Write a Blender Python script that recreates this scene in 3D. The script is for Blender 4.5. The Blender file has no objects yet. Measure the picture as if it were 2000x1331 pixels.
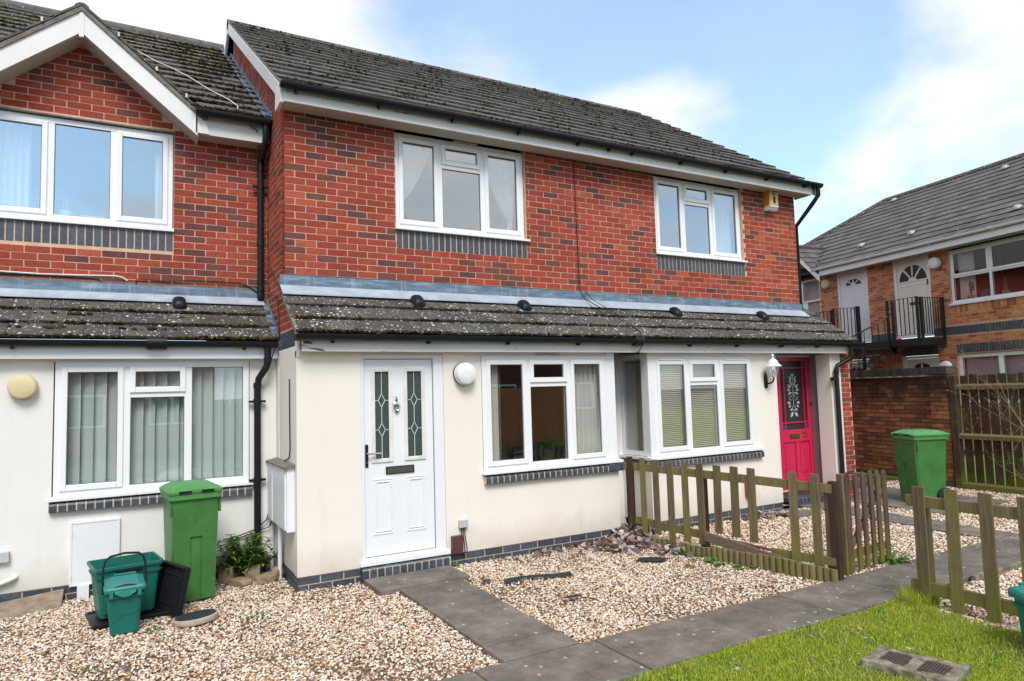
import bpy, bmesh, math, random
import numpy as np
from mathutils import Vector, Matrix
random.seed(7)
rng = np.random.default_rng(7)
S = bpy.context.scene
COL = S.collection
rad = math.radians

# ------------------------------------------------------------------ camera
cam_d = bpy.data.cameras.new('camera')
cam = bpy.data.objects.new('camera', cam_d)
COL.objects.link(cam)
cam_d.sensor_width = 36.0
cam_d.lens = 23.994
cam_d.clip_end = 2000
EYE = Vector((-1.4498, -7.3493, 1.8174))
_y, _p, _r = rad(29.6023), rad(4.2072), rad(-1.6314)
_F = Vector((math.sin(_y)*math.cos(_p), math.cos(_y)*math.cos(_p), math.sin(_p)))
_R = Vector((math.cos(_y), -math.sin(_y), 0))
_U = _R.cross(_F)
_R2 = _R*math.cos(_r) + _U*math.sin(_r)
_U2 = _U*math.cos(_r) - _R*math.sin(_r)
_M = Matrix((_R2, _U2, -_F)).transposed().to_4x4()
_M.translation = EYE
cam.matrix_world = _M
S.camera = cam
S.render.resolution_x, S.render.resolution_y = 1024, 681

# ------------------------------------------------------------------ sky and sun
SUN_AZ, SUN_EL = 198.0, 50.0          # compass direction the sun stands in (0 = +Y, clockwise), elevation
w = bpy.data.worlds.new('World')
S.world = w
w.use_nodes = True
nt = w.node_tree
nt.nodes.clear()
N, L = nt.nodes, nt.links
out = N.new('ShaderNodeOutputWorld')
sky = N.new('ShaderNodeTexSky')
sky.sky_type = 'NISHITA'
sky.sun_disc = False
sky.sun_elevation = rad(SUN_EL)
sky.sun_rotation = rad(SUN_AZ)
sky.air_density = 0.9
sky.dust_density = 0.5
sky.ozone_density = 1.4
bg = N.new('ShaderNodeBackground'); bg.inputs['Strength'].default_value = 0.15
tint = N.new('ShaderNodeMix'); tint.data_type = 'RGBA'; tint.blend_type = 'MULTIPLY'; tint.inputs[0].default_value = 1.0
L.new(sky.outputs[0], tint.inputs[6]); tint.inputs[7].default_value = (0.86, 1.06, 1.04, 1)
L.new(tint.outputs[2], bg.inputs['Color'])
tc = N.new('ShaderNodeTexCoord')
sep = N.new('ShaderNodeSeparateXYZ'); L.new(tc.outputs['Generated'], sep.inputs[0])
def mth(op, a, b=None, c=None, clamp=False):
    n = N.new('ShaderNodeMath'); n.operation = op; n.use_clamp = clamp
    for i, v in enumerate((a, b, c)):
        if v is None: continue
        if isinstance(v, (int, float)): n.inputs[i].default_value = v
        else: L.new(v, n.inputs[i])
    return n.outputs[0]
zc = mth('ADD', mth('MAXIMUM', sep.outputs['Z'], 0.0), 0.22)
px_, py_ = mth('DIVIDE', sep.outputs['X'], zc), mth('DIVIDE', sep.outputs['Y'], zc)
cmb = N.new('ShaderNodeCombineXYZ'); L.new(px_, cmb.inputs[0]); L.new(py_, cmb.inputs[1])
cmb.inputs[2].default_value = 3.7
def noise(scale, detail, rough, vec, dist=0.0):
    n = N.new('ShaderNodeTexNoise'); n.inputs['Scale'].default_value = scale; n.inputs['Detail'].default_value = detail
    n.inputs['Roughness'].default_value = rough; n.inputs['Distortion'].default_value = dist
    L.new(vec, n.inputs['Vector']); return n.outputs['Fac']
n1 = noise(0.75, 8, 0.55, cmb.outputs[0], 0.25)
n2 = noise(2.6, 6, 0.6, cmb.outputs[0], 0.4)
# cloud banks: broad masses, the unseen ones added for ambient light and pane reflections (direction, cosine radius, weight)
mass = mth('MULTIPLY', n1, 1.0)
mass = mth('ADD', mass, mth('MULTIPLY', mth('SUBTRACT', n2, 0.5), 0.34))
def bank(az, el, c0, c1, wgt):
    global mass
    d = Vector((math.sin(rad(az))*math.cos(rad(el)), math.cos(rad(az))*math.cos(rad(el)), math.sin(rad(el))))
    vm = N.new('ShaderNodeVectorMath'); vm.operation = 'DOT_PRODUCT'
    L.new(tc.outputs['Generated'], vm.inputs[0]); vm.inputs[1].default_value = d
    mr = N.new('ShaderNodeMapRange'); mr.interpolation_type = 'SMOOTHSTEP'
    mr.inputs['From Min'].default_value = c0; mr.inputs['From Max'].default_value = c1
    mr.inputs['To Min'].default_value = 0; mr.inputs['To Max'].default_value = wgt
    L.new(vm.outputs['Value'], mr.inputs['Value'])
    mass = mth('ADD', mass, mr.outputs[0])
for b in ((14, 27, .90, .985, .38), (31, 35, .960, .996, -.34), (50, 27, .965, .996, -.20), (43, 18.5, .986, .998, .30), (63, 16, .97, .997, .12), (66, 31, .985, .998, .10), (160, 20, .88, .99, .16), (-12, 33, .97, .998, -.12),
          (115, 34, .84, .97, .26), (195, 48, .84, .97, .22), (245, 28, .82, .97, .34), (305, 32, .84, .97, .30),
          (145, 65, .90, .98, -.15), (270, 60, .90, .98, -.15), (20, 70, .9, .98, .15)):
    bank(*b)
hz = N.new('ShaderNodeMapRange'); hz.inputs['From Min'].default_value = 0.0; hz.inputs['From Max'].default_value = 0.42
hz.inputs['To Min'].default_value = 0.13; hz.inputs['To Max'].default_value = 0.0; L.new(sep.outputs['Z'], hz.inputs['Value'])
mass = mth('ADD', mass, hz.outputs[0])
cm = N.new('ShaderNodeMapRange'); cm.interpolation_type = 'SMOOTHSTEP'
cm.inputs['From Min'].default_value = 0.46; cm.inputs['From Max'].default_value = 0.74
cm.inputs['To Min'].default_value = 0.26; cm.inputs['To Max'].default_value = 1.0
L.new(mass, cm.inputs['Value'])
cr = N.new('ShaderNodeValToRGB')
cr.color_ramp.elements[0].position = 0.35; cr.color_ramp.elements[0].color = (0.80, 0.86, 0.93, 1)
cr.color_ramp.elements[1].position = 0.62; cr.color_ramp.elements[1].color = (1.0, 1.0, 1.0, 1)
L.new(n2, cr.inputs[0])
bg2 = N.new('ShaderNodeBackground'); bg2.inputs['Strength'].default_value = 0.555
L.new(cr.outputs[0], bg2.inputs['Color'])
mixs = N.new('ShaderNodeMixShader')
L.new(cm.outputs[0], mixs.inputs[0]); L.new(bg.outputs[0], mixs.inputs[1]); L.new(bg2.outputs[0], mixs.inputs[2])
L.new(mixs.outputs[0], out.inputs[0])

sun_d = bpy.data.lights.new('sun', 'SUN')
sun = bpy.data.objects.new('sun', sun_d)
COL.objects.link(sun)
sun_d.energy = 1.55
sun_d.angle = rad(24)
sun_d.color = (1.0, 0.96, 0.9)
_sd = Vector((math.sin(rad(SUN_AZ))*math.cos(rad(SUN_EL)), math.cos(rad(SUN_AZ))*math.cos(rad(SUN_EL)), math.sin(rad(SUN_EL))))
sun.rotation_euler = _sd.to_track_quat('Z', 'Y').to_euler()
S.view_settings.view_transform = 'Standard'
S.view_settings.look = 'None'
S.view_settings.gamma = 1.0
S.view_settings.use_curve_mapping = False
S.view_settings.exposure = 1.0
try:
    S.cycles.max_bounces = 8; S.cycles.transparent_max_bounces = 24; S.cycles.use_denoising = True
    S.cycles.caustics_reflective = False; S.cycles.caustics_refractive = False
except Exception: pass

# ------------------------------------------------------------------ materials
MATS = {}
def mk(name, col, rough=.6, col2=None, scale=6.0, det=5, bump=0.0, bscale=60.0, metal=0.0, spec=.5, rnd=0.0, ramp=(.35, .7), stretch=None, coat=0.0):
    """Noise-mottled surface. rnd: brightness spread from piece to piece."""
    m = bpy.data.materials.new(name); m.use_nodes = True
    n, l = m.node_tree.nodes, m.node_tree.links
    b = n['Principled BSDF']
    b.inputs['Roughness'].default_value = rough; b.inputs['Metallic'].default_value = metal
    b.inputs['Specular IOR Level'].default_value = spec
    b.inputs['Coat Weight'].default_value = coat
    geo = n.new('ShaderNodeNewGeometry')
    vec = geo.outputs['Position']
    if stretch:
        mp = n.new('ShaderNodeMapping'); mp.inputs['Scale'].default_value = stretch; l.new(vec, mp.inputs[0]); vec = mp.outputs[0]
    c2 = col2 if col2 else tuple(c*.82 for c in col)
    nz = n.new('ShaderNodeTexNoise'); nz.inputs['Scale'].default_value = scale; nz.inputs['Detail'].default_value = det; nz.inputs['Roughness'].default_value = .6
    l.new(vec, nz.inputs['Vector'])
    rp = n.new('ShaderNodeValToRGB')
    rp.color_ramp.elements[0].position = ramp[0]; rp.color_ramp.elements[0].color = (*c2, 1)
    rp.color_ramp.elements[1].position = ramp[1]; rp.color_ramp.elements[1].color = (*col, 1)
    l.new(nz.outputs['Fac'], rp.inputs[0])
    cout = rp.outputs[0]
    if rnd:
        r_ = piece_random(n, l)
        hs = n.new('ShaderNodeHueSaturation'); l.new(cout, hs.inputs['Color'])
        mr = n.new('ShaderNodeMapRange'); mr.inputs['To Min'].default_value = 1-rnd; mr.inputs['To Max'].default_value = 1+rnd
        l.new(r_, mr.inputs['Value']); l.new(mr.outputs[0], hs.inputs['Value']); cout = hs.outputs[0]
    l.new(cout, b.inputs['Base Color'])
    if bump:
        nb = n.new('ShaderNodeTexNoise'); nb.inputs['Scale'].default_value = bscale; nb.inputs['Detail'].default_value = 4
        l.new(vec, nb.inputs['Vector'])
        bp = n.new('ShaderNodeBump'); bp.inputs['Strength'].default_value = bump; bp.inputs['Distance'].default_value = .01
        l.new(nb.outputs['Fac'], bp.inputs['Height']); l.new(bp.outputs[0], b.inputs['Normal'])
    m['cout'] = 0
    MATS[name] = m
    return m
def piece_random(n, l):
    oi = n.new('ShaderNodeObjectInfo'); ge = n.new('ShaderNodeNewGeometry')
    a = n.new('ShaderNodeMath'); a.operation = 'ADD'; l.new(oi.outputs['Random'], a.inputs[0]); l.new(ge.outputs['Random Per Island'], a.inputs[1])
    f = n.new('ShaderNodeMath'); f.operation = 'FRACT'; l.new(a.outputs[0], f.inputs[0])
    return f.outputs[0]
def ramp_node(n, l, src, stops, const=False):
    rp = n.new('ShaderNodeValToRGB'); e = rp.color_ramp.elements
    if const: rp.color_ramp.interpolation = 'CONSTANT'
    while len(e) < len(stops): e.new(.5)
    for k, (p, c) in enumerate(stops):
        e[k].position = p; e[k].color = (*c, 1)
    l.new(src, rp.inputs[0]); return rp.outputs[0]
def mixc(n, l, fac, a, b):
    mx = n.new('ShaderNodeMix'); mx.data_type = 'RGBA'
    for i, v in ((0, fac), (6, a), (7, b)):
        if isinstance(v, (int, float)): mx.inputs[i].default_value = v
        elif isinstance(v, tuple): mx.inputs[i].default_value = (*v, 1)
        else: l.new(v, mx.inputs[i])
    return mx.outputs[2]
def nz_node(n, l, scale, det=4, vec=None, rough=.6):
    t = n.new('ShaderNodeTexNoise'); t.inputs['Scale'].default_value = scale; t.inputs['Detail'].default_value = det; t.inputs['Roughness'].default_value = rough
    if vec is not None: l.new(vec, t.inputs['Vector'])
    return t.outputs['Fac']
def start(name, rough=.7, spec=.4):
    m = bpy.data.materials.new(name); m.use_nodes = True; MATS[name] = m
    n, l = m.node_tree.nodes, m.node_tree.links
    b = n['Principled BSDF']; b.inputs['Roughness'].default_value = rough; b.inputs['Specular IOR Level'].default_value = spec
    g = n.new('ShaderNodeNewGeometry')
    return m, n, l, b, g.outputs['Position']
def bump_to(n, l, b, h, st=.4, dist=.01):
    bp = n.new('ShaderNodeBump'); bp.inputs['Strength'].default_value = st; bp.inputs['Distance'].default_value = dist
    l.new(h, bp.inputs['Height']); l.new(bp.outputs[0], b.inputs['Normal'])

def brick_mat(name, stops, mot, dirt=None):
    m, n, l, b, P = start(name, .85, .25)
    r = piece_random(n, l)
    c = ramp_node(n, l, r, stops, True)
    n1 = nz_node(n, l, 9, 4, P); n2 = nz_node(n, l, 70, 3, P)
    f1 = ramp_node(n, l, n1, ((.48, (0, 0, 0)), (.66, (1, 1, 1))))
    fm = n.new('ShaderNodeMath'); fm.operation = 'MULTIPLY'; l.new(f1, fm.inputs[0]); fm.inputs[1].default_value = .55
    c = mixc(n, l, fm.outputs[0], c, mot)
    hs = n.new('ShaderNodeHueSaturation'); l.new(c, hs.inputs['Color'])
    mr = n.new('ShaderNodeMapRange'); mr.inputs['From Min'].default_value = .3; mr.inputs['From Max'].default_value = .7
    mr.inputs['To Min'].default_value = .78; mr.inputs['To Max'].default_value = 1.2; l.new(n2, mr.inputs['Value']); l.new(mr.outputs[0], hs.inputs['Value'])
    big = n.new('ShaderNodeMapRange'); big.inputs['From Min'].default_value = .3; big.inputs['From Max'].default_value = .7; big.inputs['To Min'].default_value = .80; big.inputs['To Max'].default_value = 1.14; l.new(nz_node(n, l, .9, 5, P, .65), big.inputs['Value'])
    hs2 = n.new('ShaderNodeHueSaturation'); l.new(hs.outputs[0], hs2.inputs['Color']); l.new(big.outputs[0], hs2.inputs['Value'])
    c = hs2.outputs[0]
    if dirt: c = dirt(n, l, P, c)
    l.new(c, b.inputs['Base Color'])
    bump_to(n, l, b, n2, .5, .006)
brick_mat('brick_red', ((0, (.36, .062, .036)), (.2, (.315, .052, .032)), (.36, (.39, .075, .042)), (.52, (.29, .05, .035)), (.64, (.34, .066, .045)), (.74, (.170, .060, .053)), (.87, (.125, .052, .051)), (.95, (.43, .10, .055))), (.23, .062, .05))
brick_mat('brick_orange', ((0, (.60, .27, .12)), (.2, (.55, .23, .105)), (.45, (.64, .31, .15)), (.62, (.50, .18, .09)), (.78, (.38, .12, .075)), (.9, (.31, .10, .07))), (.36, .12, .07))
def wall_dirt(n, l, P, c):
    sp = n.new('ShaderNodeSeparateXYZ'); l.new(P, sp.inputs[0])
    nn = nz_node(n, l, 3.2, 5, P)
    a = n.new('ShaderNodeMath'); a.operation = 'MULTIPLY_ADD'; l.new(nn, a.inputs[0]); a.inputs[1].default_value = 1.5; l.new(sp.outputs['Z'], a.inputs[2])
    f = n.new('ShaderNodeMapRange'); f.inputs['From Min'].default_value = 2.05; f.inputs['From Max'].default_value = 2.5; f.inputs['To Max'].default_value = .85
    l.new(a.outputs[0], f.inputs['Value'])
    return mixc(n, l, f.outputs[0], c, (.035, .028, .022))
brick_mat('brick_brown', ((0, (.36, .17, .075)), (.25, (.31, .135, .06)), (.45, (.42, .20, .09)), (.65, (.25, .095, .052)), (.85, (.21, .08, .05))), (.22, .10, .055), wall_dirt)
mk('mortar_buff', (.70, .48, .345), .9, (.57, .38, .26), 14, bump=.3)
mk('mortar_pink', (.66, .42, .28), .9, (.54, .32, .21), 14, bump=.3)
mk('mortar_sill', (.66, .53, .37), .9, (.52, .41, .27), 14, bump=.3)
mk('mortar_dark', (.10, .075, .05), .95, (.05, .04, .03), 8, bump=.3)
mk('brick_blue', (.075, .095, .125), .42, (.045, .056, .075), 30, bump=.25, bscale=90, rnd=.22)
mk('brick_soot', (.085, .083, .080), .85, (.040, .038, .036), 9, bump=.6, bscale=40, rnd=.3)

def render_mat(name, c, c2):
    m, n, l, b, P = start(name, .85, .25)
    a = nz_node(n, l, 1.3, 6, P)
    col = ramp_node(n, l, a, ((.3, c2), (.62, c)))
    mp = n.new('ShaderNodeMapping'); mp.inputs['Scale'].default_value = (9, 9, .8); l.new(P, mp.inputs[0])
    s = nz_node(n, l, 1.0, 5, mp.outputs[0])
    sf = ramp_node(n, l, s, ((.58, (0, 0, 0)), (.82, (.26, .26, .26))))
    col = mixc(n, l, sf, col, tuple(v*.72 for v in c2))
    sp = n.new('ShaderNodeSeparateXYZ'); l.new(P, sp.inputs[0])
    ad = n.new('ShaderNodeMath'); ad.operation = 'MULTIPLY_ADD'; l.new(nz_node(n, l, 5, 5, P), ad.inputs[0]); ad.inputs[1].default_value = .35; l.new(sp.outputs['Z'], ad.inputs[2])
    mr = n.new('ShaderNodeMapRange'); mr.inputs['From Min'].default_value = .24; mr.inputs['From Max'].default_value = .58; mr.inputs['To Min'].default_value = .50; mr.inputs['To Max'].default_value = 0
    l.new(ad.outputs[0], mr.inputs['Value'])
    col = mixc(n, l, mr.outputs[0], col, (.42, .36, .27))
    l.new(col, b.inputs['Base Color'])
    bump_to(n, l, b, nz_node(n, l, 140, 3, P), .22, .004)
render_mat('render_cream', (.84, .79, .715), (.805, .75, .67))
render_mat('render_white', (.81, .795, .765), (.77, .75, .715))
mk('upvc_white', (.845, .855, .87), .32, (.81, .825, .845), 3, spec=.5)
mk('upvc_plain', (.83, .84, .86), .4, (.79, .81, .835), 2.5)
mk('door_white', (.80, .825, .865), .35, (.78, .805, .85), 3)
mk('seam_grey', (.16, .17, .18), .7)
mk('bead_cream', (.83, .82, .76), .4)
def peel_mat(name):
    m, n, l, b, P = start(name, .6, .35)
    mp = n.new('ShaderNodeMapping'); mp.inputs['Scale'].default_value = (1.0, 1.5, 6.0); l.new(P, mp.inputs[0])
    a = nz_node(n, l, 3.2, 7, mp.outputs[0], .68)
    f = ramp_node(n, l, a, ((.635, (0, 0, 0)), (.665, (1, 1, 1))))
    base = ramp_node(n, l, nz_node(n, l, 1.6, 5, P), ((.3, (.70, .685, .66)), (.65, (.80, .795, .785))))
    l.new(mixc(n, l, f, base, (.26, .20, .155)), b.inputs['Base Color'])
    bump_to(n, l, b, a, .25, .01)
peel_mat('paint_peeling')
mk('paint_white', (.78, .775, .76), .5, (.72, .71, .68), 2.2)
mk('soffit_beige', (.56, .50, .43), .7, (.50, .445, .38), 2.5)

def tile_mat(name, c, c2, lich, moss_amt, lscale=26):
    m, n, l, b, P = start(name, .9, .3)
    r = piece_random(n, l)
    base = ramp_node(n, l, nz_node(n, l, 11, 6, P), ((.32, c2), (.68, c)))
    hs = n.new('ShaderNodeHueSaturation'); l.new(base, hs.inputs['Color'])
    mr = n.new('ShaderNodeMapRange'); mr.inputs['To Min'].default_value = .8; mr.inputs['To Max'].default_value = 1.22; l.new(r, mr.inputs['Value']); l.new(mr.outputs[0], hs.inputs['Value'])
    base = hs.outputs[0]
    # pale lichen rosettes of two sizes
    dv = n.new('ShaderNodeVectorMath'); dv.operation = 'MULTIPLY_ADD'
    nn = n.new('ShaderNodeTexNoise'); nn.inputs['Scale'].default_value = 35; l.new(P, nn.inputs['Vector'])
    l.new(nn.outputs['Color'], dv.inputs[0]); dv.inputs[1].default_value = (.03, .03, .03); l.new(P, dv.inputs[2])
    dm = ramp_node(n, l, nz_node(n, l, 2.7, 4, P), ((.36, (.25, .25, .25)), (.62, (1, 1, 1))))
    for sc, thr, dens in ((lscale, .30, lich*.55), (lscale*2.2, .33, lich*.62)):
        v = n.new('ShaderNodeTexVoronoi'); v.inputs['Scale'].default_value = sc; l.new(dv.outputs[0], v.inputs['Vector'])
        f1 = ramp_node(n, l, v.outputs['Distance'], ((thr*.75, (1, 1, 1)), (thr, (0, 0, 0))))
        sc2 = n.new('ShaderNodeSeparateColor'); l.new(v.outputs['Color'], sc2.inputs[0])
        lt = n.new('ShaderNodeMath'); lt.operation = 'LESS_THAN'; l.new(sc2.outputs[0], lt.inputs[0]); dd = n.new('ShaderNodeMath'); dd.operation = 'MULTIPLY'; l.new(dm, dd.inputs[0]); dd.inputs[1].default_value = dens; l.new(dd.outputs[0], lt.inputs[1])
        mu = n.new('ShaderNodeMath'); mu.operation = 'MULTIPLY'; l.new(f1, mu.inputs[0]); l.new(lt.outputs[0], mu.inputs[1])
        lc = ramp_node(n, l, sc2.outputs[1], ((0, (.60, .59, .55)), (.7, (.74, .73, .69)), (1, (.46, .40, .28))))
        base = mixc(n, l, mu.outputs[0], base, lc)
    a = nz_node(n, l, 3.5, 6, P, .7)
    mf = ramp_node(n, l, a, ((1-moss_amt-.06, (0, 0, 0)), (1-moss_amt+.05, (.85, .85, .85))))
    base = mixc(n, l, mf, base, (.085, .095, .03))
    l.new(base, b.inputs['Base Color'])
    bump_to(n, l, b, nz_node(n, l, 90, 4, P), .5, .006)
tile_mat('tile_lichen', (.098, .086, .075), (.060, .053, .046), .60, .32, 21)
tile_mat('tile_mossy', (.135, .120, .108), (.080, .070, .063), .05, .34)
tile_mat('tile_grey', (.135, .120, .118), (.098, .086, .085), .02, .20, 14)
mk('moss', (.085, .085, .022), 1.0, (.034, .030, .014), 9, bump=.6, bscale=120, rnd=.55, spec=.1)
mk('moss_brown', (.060, .036, .018), 1.0, (.022, .016, .010), 9, bump=.6, bscale=120, rnd=.5, spec=.1)
mk('verge_mortar', (.24, .215, .18), .95, (.13, .115, .095), 14, bump=.5)
def lead_mat():
    m, n, l, b, P = start('lead', .48, .5)
    b.inputs['Metallic'].default_value = .35
    mp = n.new('ShaderNodeMapping'); mp.inputs['Scale'].default_value = (2.2, 2.2, 14); l.new(P, mp.inputs[0])
    a = nz_node(n, l, 1.6, 6, mp.outputs[0], .65)
    c = ramp_node(n, l, a, ((.30, (.085, .125, .18)), (.5, (.15, .21, .285)), (.72, (.34, .41, .50))))
    mp2 = n.new('ShaderNodeMapping'); mp2.inputs['Scale'].default_value = (16, 16, 1.2); l.new(P, mp2.inputs[0])
    s = ramp_node(n, l, nz_node(n, l, 1.4, 4, mp2.outputs[0]), ((.55, (0, 0, 0)), (.75, (.5, .5, .5))))
    l.new(mixc(n, l, s, c, (.50, .56, .62)), b.inputs['Base Color'])
lead_mat()
mk('lead_pale', (.50, .555, .62), .5, (.36, .41, .47), 5, metal=.2)
mk('plastic_black', (.011, .014, .018), .42, (.008, .010, .013), 8, spec=.28)
mk('metal_black', (.013, .014, .016), .45, (.010, .010, .011), 8)
mk('cable_black', (.012, .012, .012), .6)
mk('cable_white', (.72, .72, .70), .5)
mk('room_wall', (.24, .235, .225), .9)
mk('room_dark', (.10, .095, .09), .9)
mk('curtain_white', (.74, .75, .76), .9, (.66, .67, .68), 2, rnd=.03)
mk('curtain_cream', (.82, .80, .76), .9, (.74, .715, .67), 1.5)
mk('curtain_brown', (.16, .12, .10), .9)
mk('blind_green', (.72, .80, .77), .8, (.64, .72, .69), 1.5, rnd=.06)
mk('blind_tan', (.66, .59, .44), .7, (.60, .54, .40), 2)
mk('chrome', (.72, .73, .75), .18, metal=1.0)
mk('brass', (.20, .155, .06), .4, (.13, .10, .045), 20, metal=.7)
mk('paint_red', (.62, .020, .085), .35, (.55, .016, .07), 5, coat=.2)
mk('paint_blue', (.012, .075, .30), .2)
mk('paint_cream_door', (.80, .775, .69), .4, (.76, .735, .65), 3)
mk('plastic_orange', (.72, .30, .035), .45)
mk('plastic_pale_yellow', (.82, .52, .22), .5)
mk('plastic_cream', (.70, .60, .36), .45, (.66, .56, .33), 8)
mk('plastic_opal', (.86, .85, .86), .35)
mk('plastic_grey', (.55, .57, .60), .5)
mk('plastic_white', (.80, .82, .86), .4, (.76, .78, .82), 3)
mk('plastic_terracotta', (.27, .085, .055), .5, (.20, .06, .045), 12)
mk('plastic_maroon', (.105, .042, .042), .5)
mk('ink_dark', (.03, .028, .026), .7)
mk('plastic_green', (.056, .215, .050), .45, (.045, .150, .038), 5.0, bump=.08, bscale=200)
mk('plastic_green_pale', (.095, .30, .085), .45, (.065, .23, .06), 6, bump=.08, bscale=200)
mk('plastic_teal', (.006, .150, .118), .42, (.005, .120, .096), 3, bump=.08, bscale=200)
mk('plastic_teal_pale', (.02, .215, .185), .45, (.012, .175, .15), 6, bump=.08, bscale=200)
mk('plastic_dark', (.011, .012, .016), .45, spec=.3)
mk('rubber', (.014, .014, .016), .8)
mk('letter_white', (.70, .72, .72), .6)
mk('stone_tan', (.36, .285, .175), .95, (.20, .155, .10), 12, bump=.7, bscale=30)
mk('stone_slab', (.34, .27, .195), .95, (.17, .13, .09), 9, bump=.8, bscale=38, stretch=(1, 1, 3))
def slab_mat():
    m, n, l, b, P = start('paving_concrete', .88, .3)
    r = piece_random(n, l)
    c = ramp_node(n, l, nz_node(n, l, 3.4, 8, P, .72), ((.30, (.078, .064, .052)), (.5, (.155, .131, .109)), (.72, (.26, .222, .188))))
    hs = n.new('ShaderNodeHueSaturation'); l.new(c, hs.inputs['Color'])
    mr = n.new('ShaderNodeMapRange'); mr.inputs['To Min'].default_value = .88; mr.inputs['To Max'].default_value = 1.12; l.new(r, mr.inputs['Value']); l.new(mr.outputs[0], hs.inputs['Value'])
    c = hs.outputs[0]
    v = n.new('ShaderNodeTexVoronoi'); v.inputs['Scale'].default_value = 13; l.new(P, v.inputs['Vector'])
    f1 = ramp_node(n, l, v.outputs['Distance'], ((.12, (1, 1, 1)), (.2, (0, 0, 0))))
    sc2 = n.new('ShaderNodeSeparateColor'); l.new(v.outputs['Color'], sc2.inputs[0])
    lt = n.new('ShaderNodeMath'); lt.operation = 'LESS_THAN'; l.new(sc2.outputs[0], lt.inputs[0]); lt.inputs[1].default_value = .30
    mu = n.new('ShaderNodeMath'); mu.operation = 'MULTIPLY'; l.new(f1, mu.inputs[0]); l.new(lt.outputs[0], mu.inputs[1])
    c = mixc(n, l, mu.outputs[0], c, (.46, .46, .43))
    g = ramp_node(n, l, nz_node(n, l, 160, 2, P), ((.42, (0, 0, 0)), (.7, (.3, .3, .3))))
    c = mixc(n, l, g, c, (.22, .20, .18))
    l.new(c, b.inputs['Base Color'])
    bump_to(n, l, b, nz_node(n, l, 60, 5, P), .5, .008)
slab_mat()
mk('moss_joint', (.12, .105, .025), 1.0, (.05, .055, .015), 20, bump=.6)
mk('soil', (.20, .135, .085), 1.0, (.11, .075, .045), 25, bump=.9, bscale=90)
mk('tarmac', (.075, .075, .077), .95, (.05, .05, .052), 40, bump=.4)
mk('turf', (.13, .17, .03), 1.0, (.10, .10, .03), 7, bump=.8, bscale=120)
mk('turf_far', (.115, .26, .025), 1.0, (.09, .20, .02), 5, bump=.8, bscale=60)
def pebble_mat():
    m, n, l, b, P = start('pebble', .75, .35)
    oi = n.new('ShaderNodeObjectInfo')
    c = ramp_node(n, l, oi.outputs['Random'], ((0, (.72, .58, .44)), (.15, (.82, .73, .61)), (.28, (.60, .41, .27)), (.40, (.82, .74, .63)), (.52, (.50, .27, .14)), (.64, (.72, .54, .38)), (.78, (.85, .79, .71)), (.86, (.40, .23, .14)), (.93, (.27, .22, .19)), (.975, (.13, .11, .10))), True)
    hs = n.new('ShaderNodeHueSaturation'); l.new(c, hs.inputs['Color'])
    mr = n.new('ShaderNodeMapRange'); mr.inputs['From Min'].default_value = .3; mr.inputs['From Max'].default_value = .7; mr.inputs['To Min'].default_value = .78; mr.inputs['To Max'].default_value = 1.15
    l.new(nz_node(n, l, 60, 3, P), mr.inputs['Value']); l.new(mr.outputs[0], hs.inputs['Value'])
    l.new(hs.outputs[0], b.inputs['Base Color'])
pebble_mat()
def blade_mat(name, stops):
    m, n, l, b, P = start(name, .7, .25)
    r = piece_random(n, l)
    c = ramp_node(n, l, r, stops)
    big = ramp_node(n, l, nz_node(n, l, 2.4, 4, P), ((.35, (0, 0, 0)), (.65, (.55, .55, .55))))
    c = mixc(n, l, big, c, (.50, .47, .07))
    l.new(c, b.inputs['Base Color'])
    tr = n.new('ShaderNodeBsdfTranslucent'); l.new(c, tr.inputs[0])
    mx = n.new('ShaderNodeMixShader'); mx.inputs[0].default_value = .3
    l.new(b.outputs[0], mx.inputs[1]); l.new(tr.outputs[0], mx.inputs[2]); l.new(mx.outputs[0], n['Material Output'].inputs[0])
blade_mat('grass_blade', ((0, (.16, .29, .016)), (.45, (.30, .46, .026)), (.75, (.46, .54, .05)), (1, (.66, .56, .19))))
def leaf_mat(name, stops, rough=.5, trans=.25):
    m, n, l, b, P = start(name, rough, .4)
    c = ramp_node(n, l, piece_random(n, l), stops)
    hs = n.new('ShaderNodeHueSaturation'); l.new(c, hs.inputs['Color'])
    mr = n.new('ShaderNodeMapRange'); mr.inputs['To Min'].default_value = .75; mr.inputs['To Max'].default_value = 1.25; l.new(nz_node(n, l, 50, 2, P), mr.inputs['Value']); l.new(mr.outputs[0], hs.inputs['Value'])
    l.new(hs.outputs[0], b.inputs['Base Color'])
    tr = n.new('ShaderNodeBsdfTranslucent'); l.new(hs.outputs[0], tr.inputs[0])
    mx = n.new('ShaderNodeMixShader'); mx.inputs[0].default_value = trans
    l.new(b.outputs[0], mx.inputs[1]); l.new(tr.outputs[0], mx.inputs[2]); l.new(mx.outputs[0], n['Material Output'].inputs[0])
leaf_mat('leaf_shrub', ((0, (.030, .085, .015)), (.45, (.065, .16, .022)), (.8, (.16, .28, .04)), (1, (.30, .38, .08))), .35)
leaf_mat('leaf_weed', ((0, (.055, .17, .02)), (.6, (.09, .25, .03)), (1, (.16, .30, .05))), .5)
leaf_mat('leaf_dead', ((0, (.10, .06, .05)), (.25, (.20, .13, .115)), (.5, (.34, .265, .25)), (.7, (.52, .45, .44)), (.86, (.25, .10, .055)), (1, (.68, .62, .60))), .7, .1)
leaf_mat('leaf_bud', ((0, (.35, .07, .05)), (.5, (.28, .24, .06)), (1, (.16, .26, .05))), .6)
mk('twig', (.30, .25, .17), .9, (.17, .14, .10), 30)
mk('twig_green', (.20, .20, .07), .9, (.13, .12, .05), 30)
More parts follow.
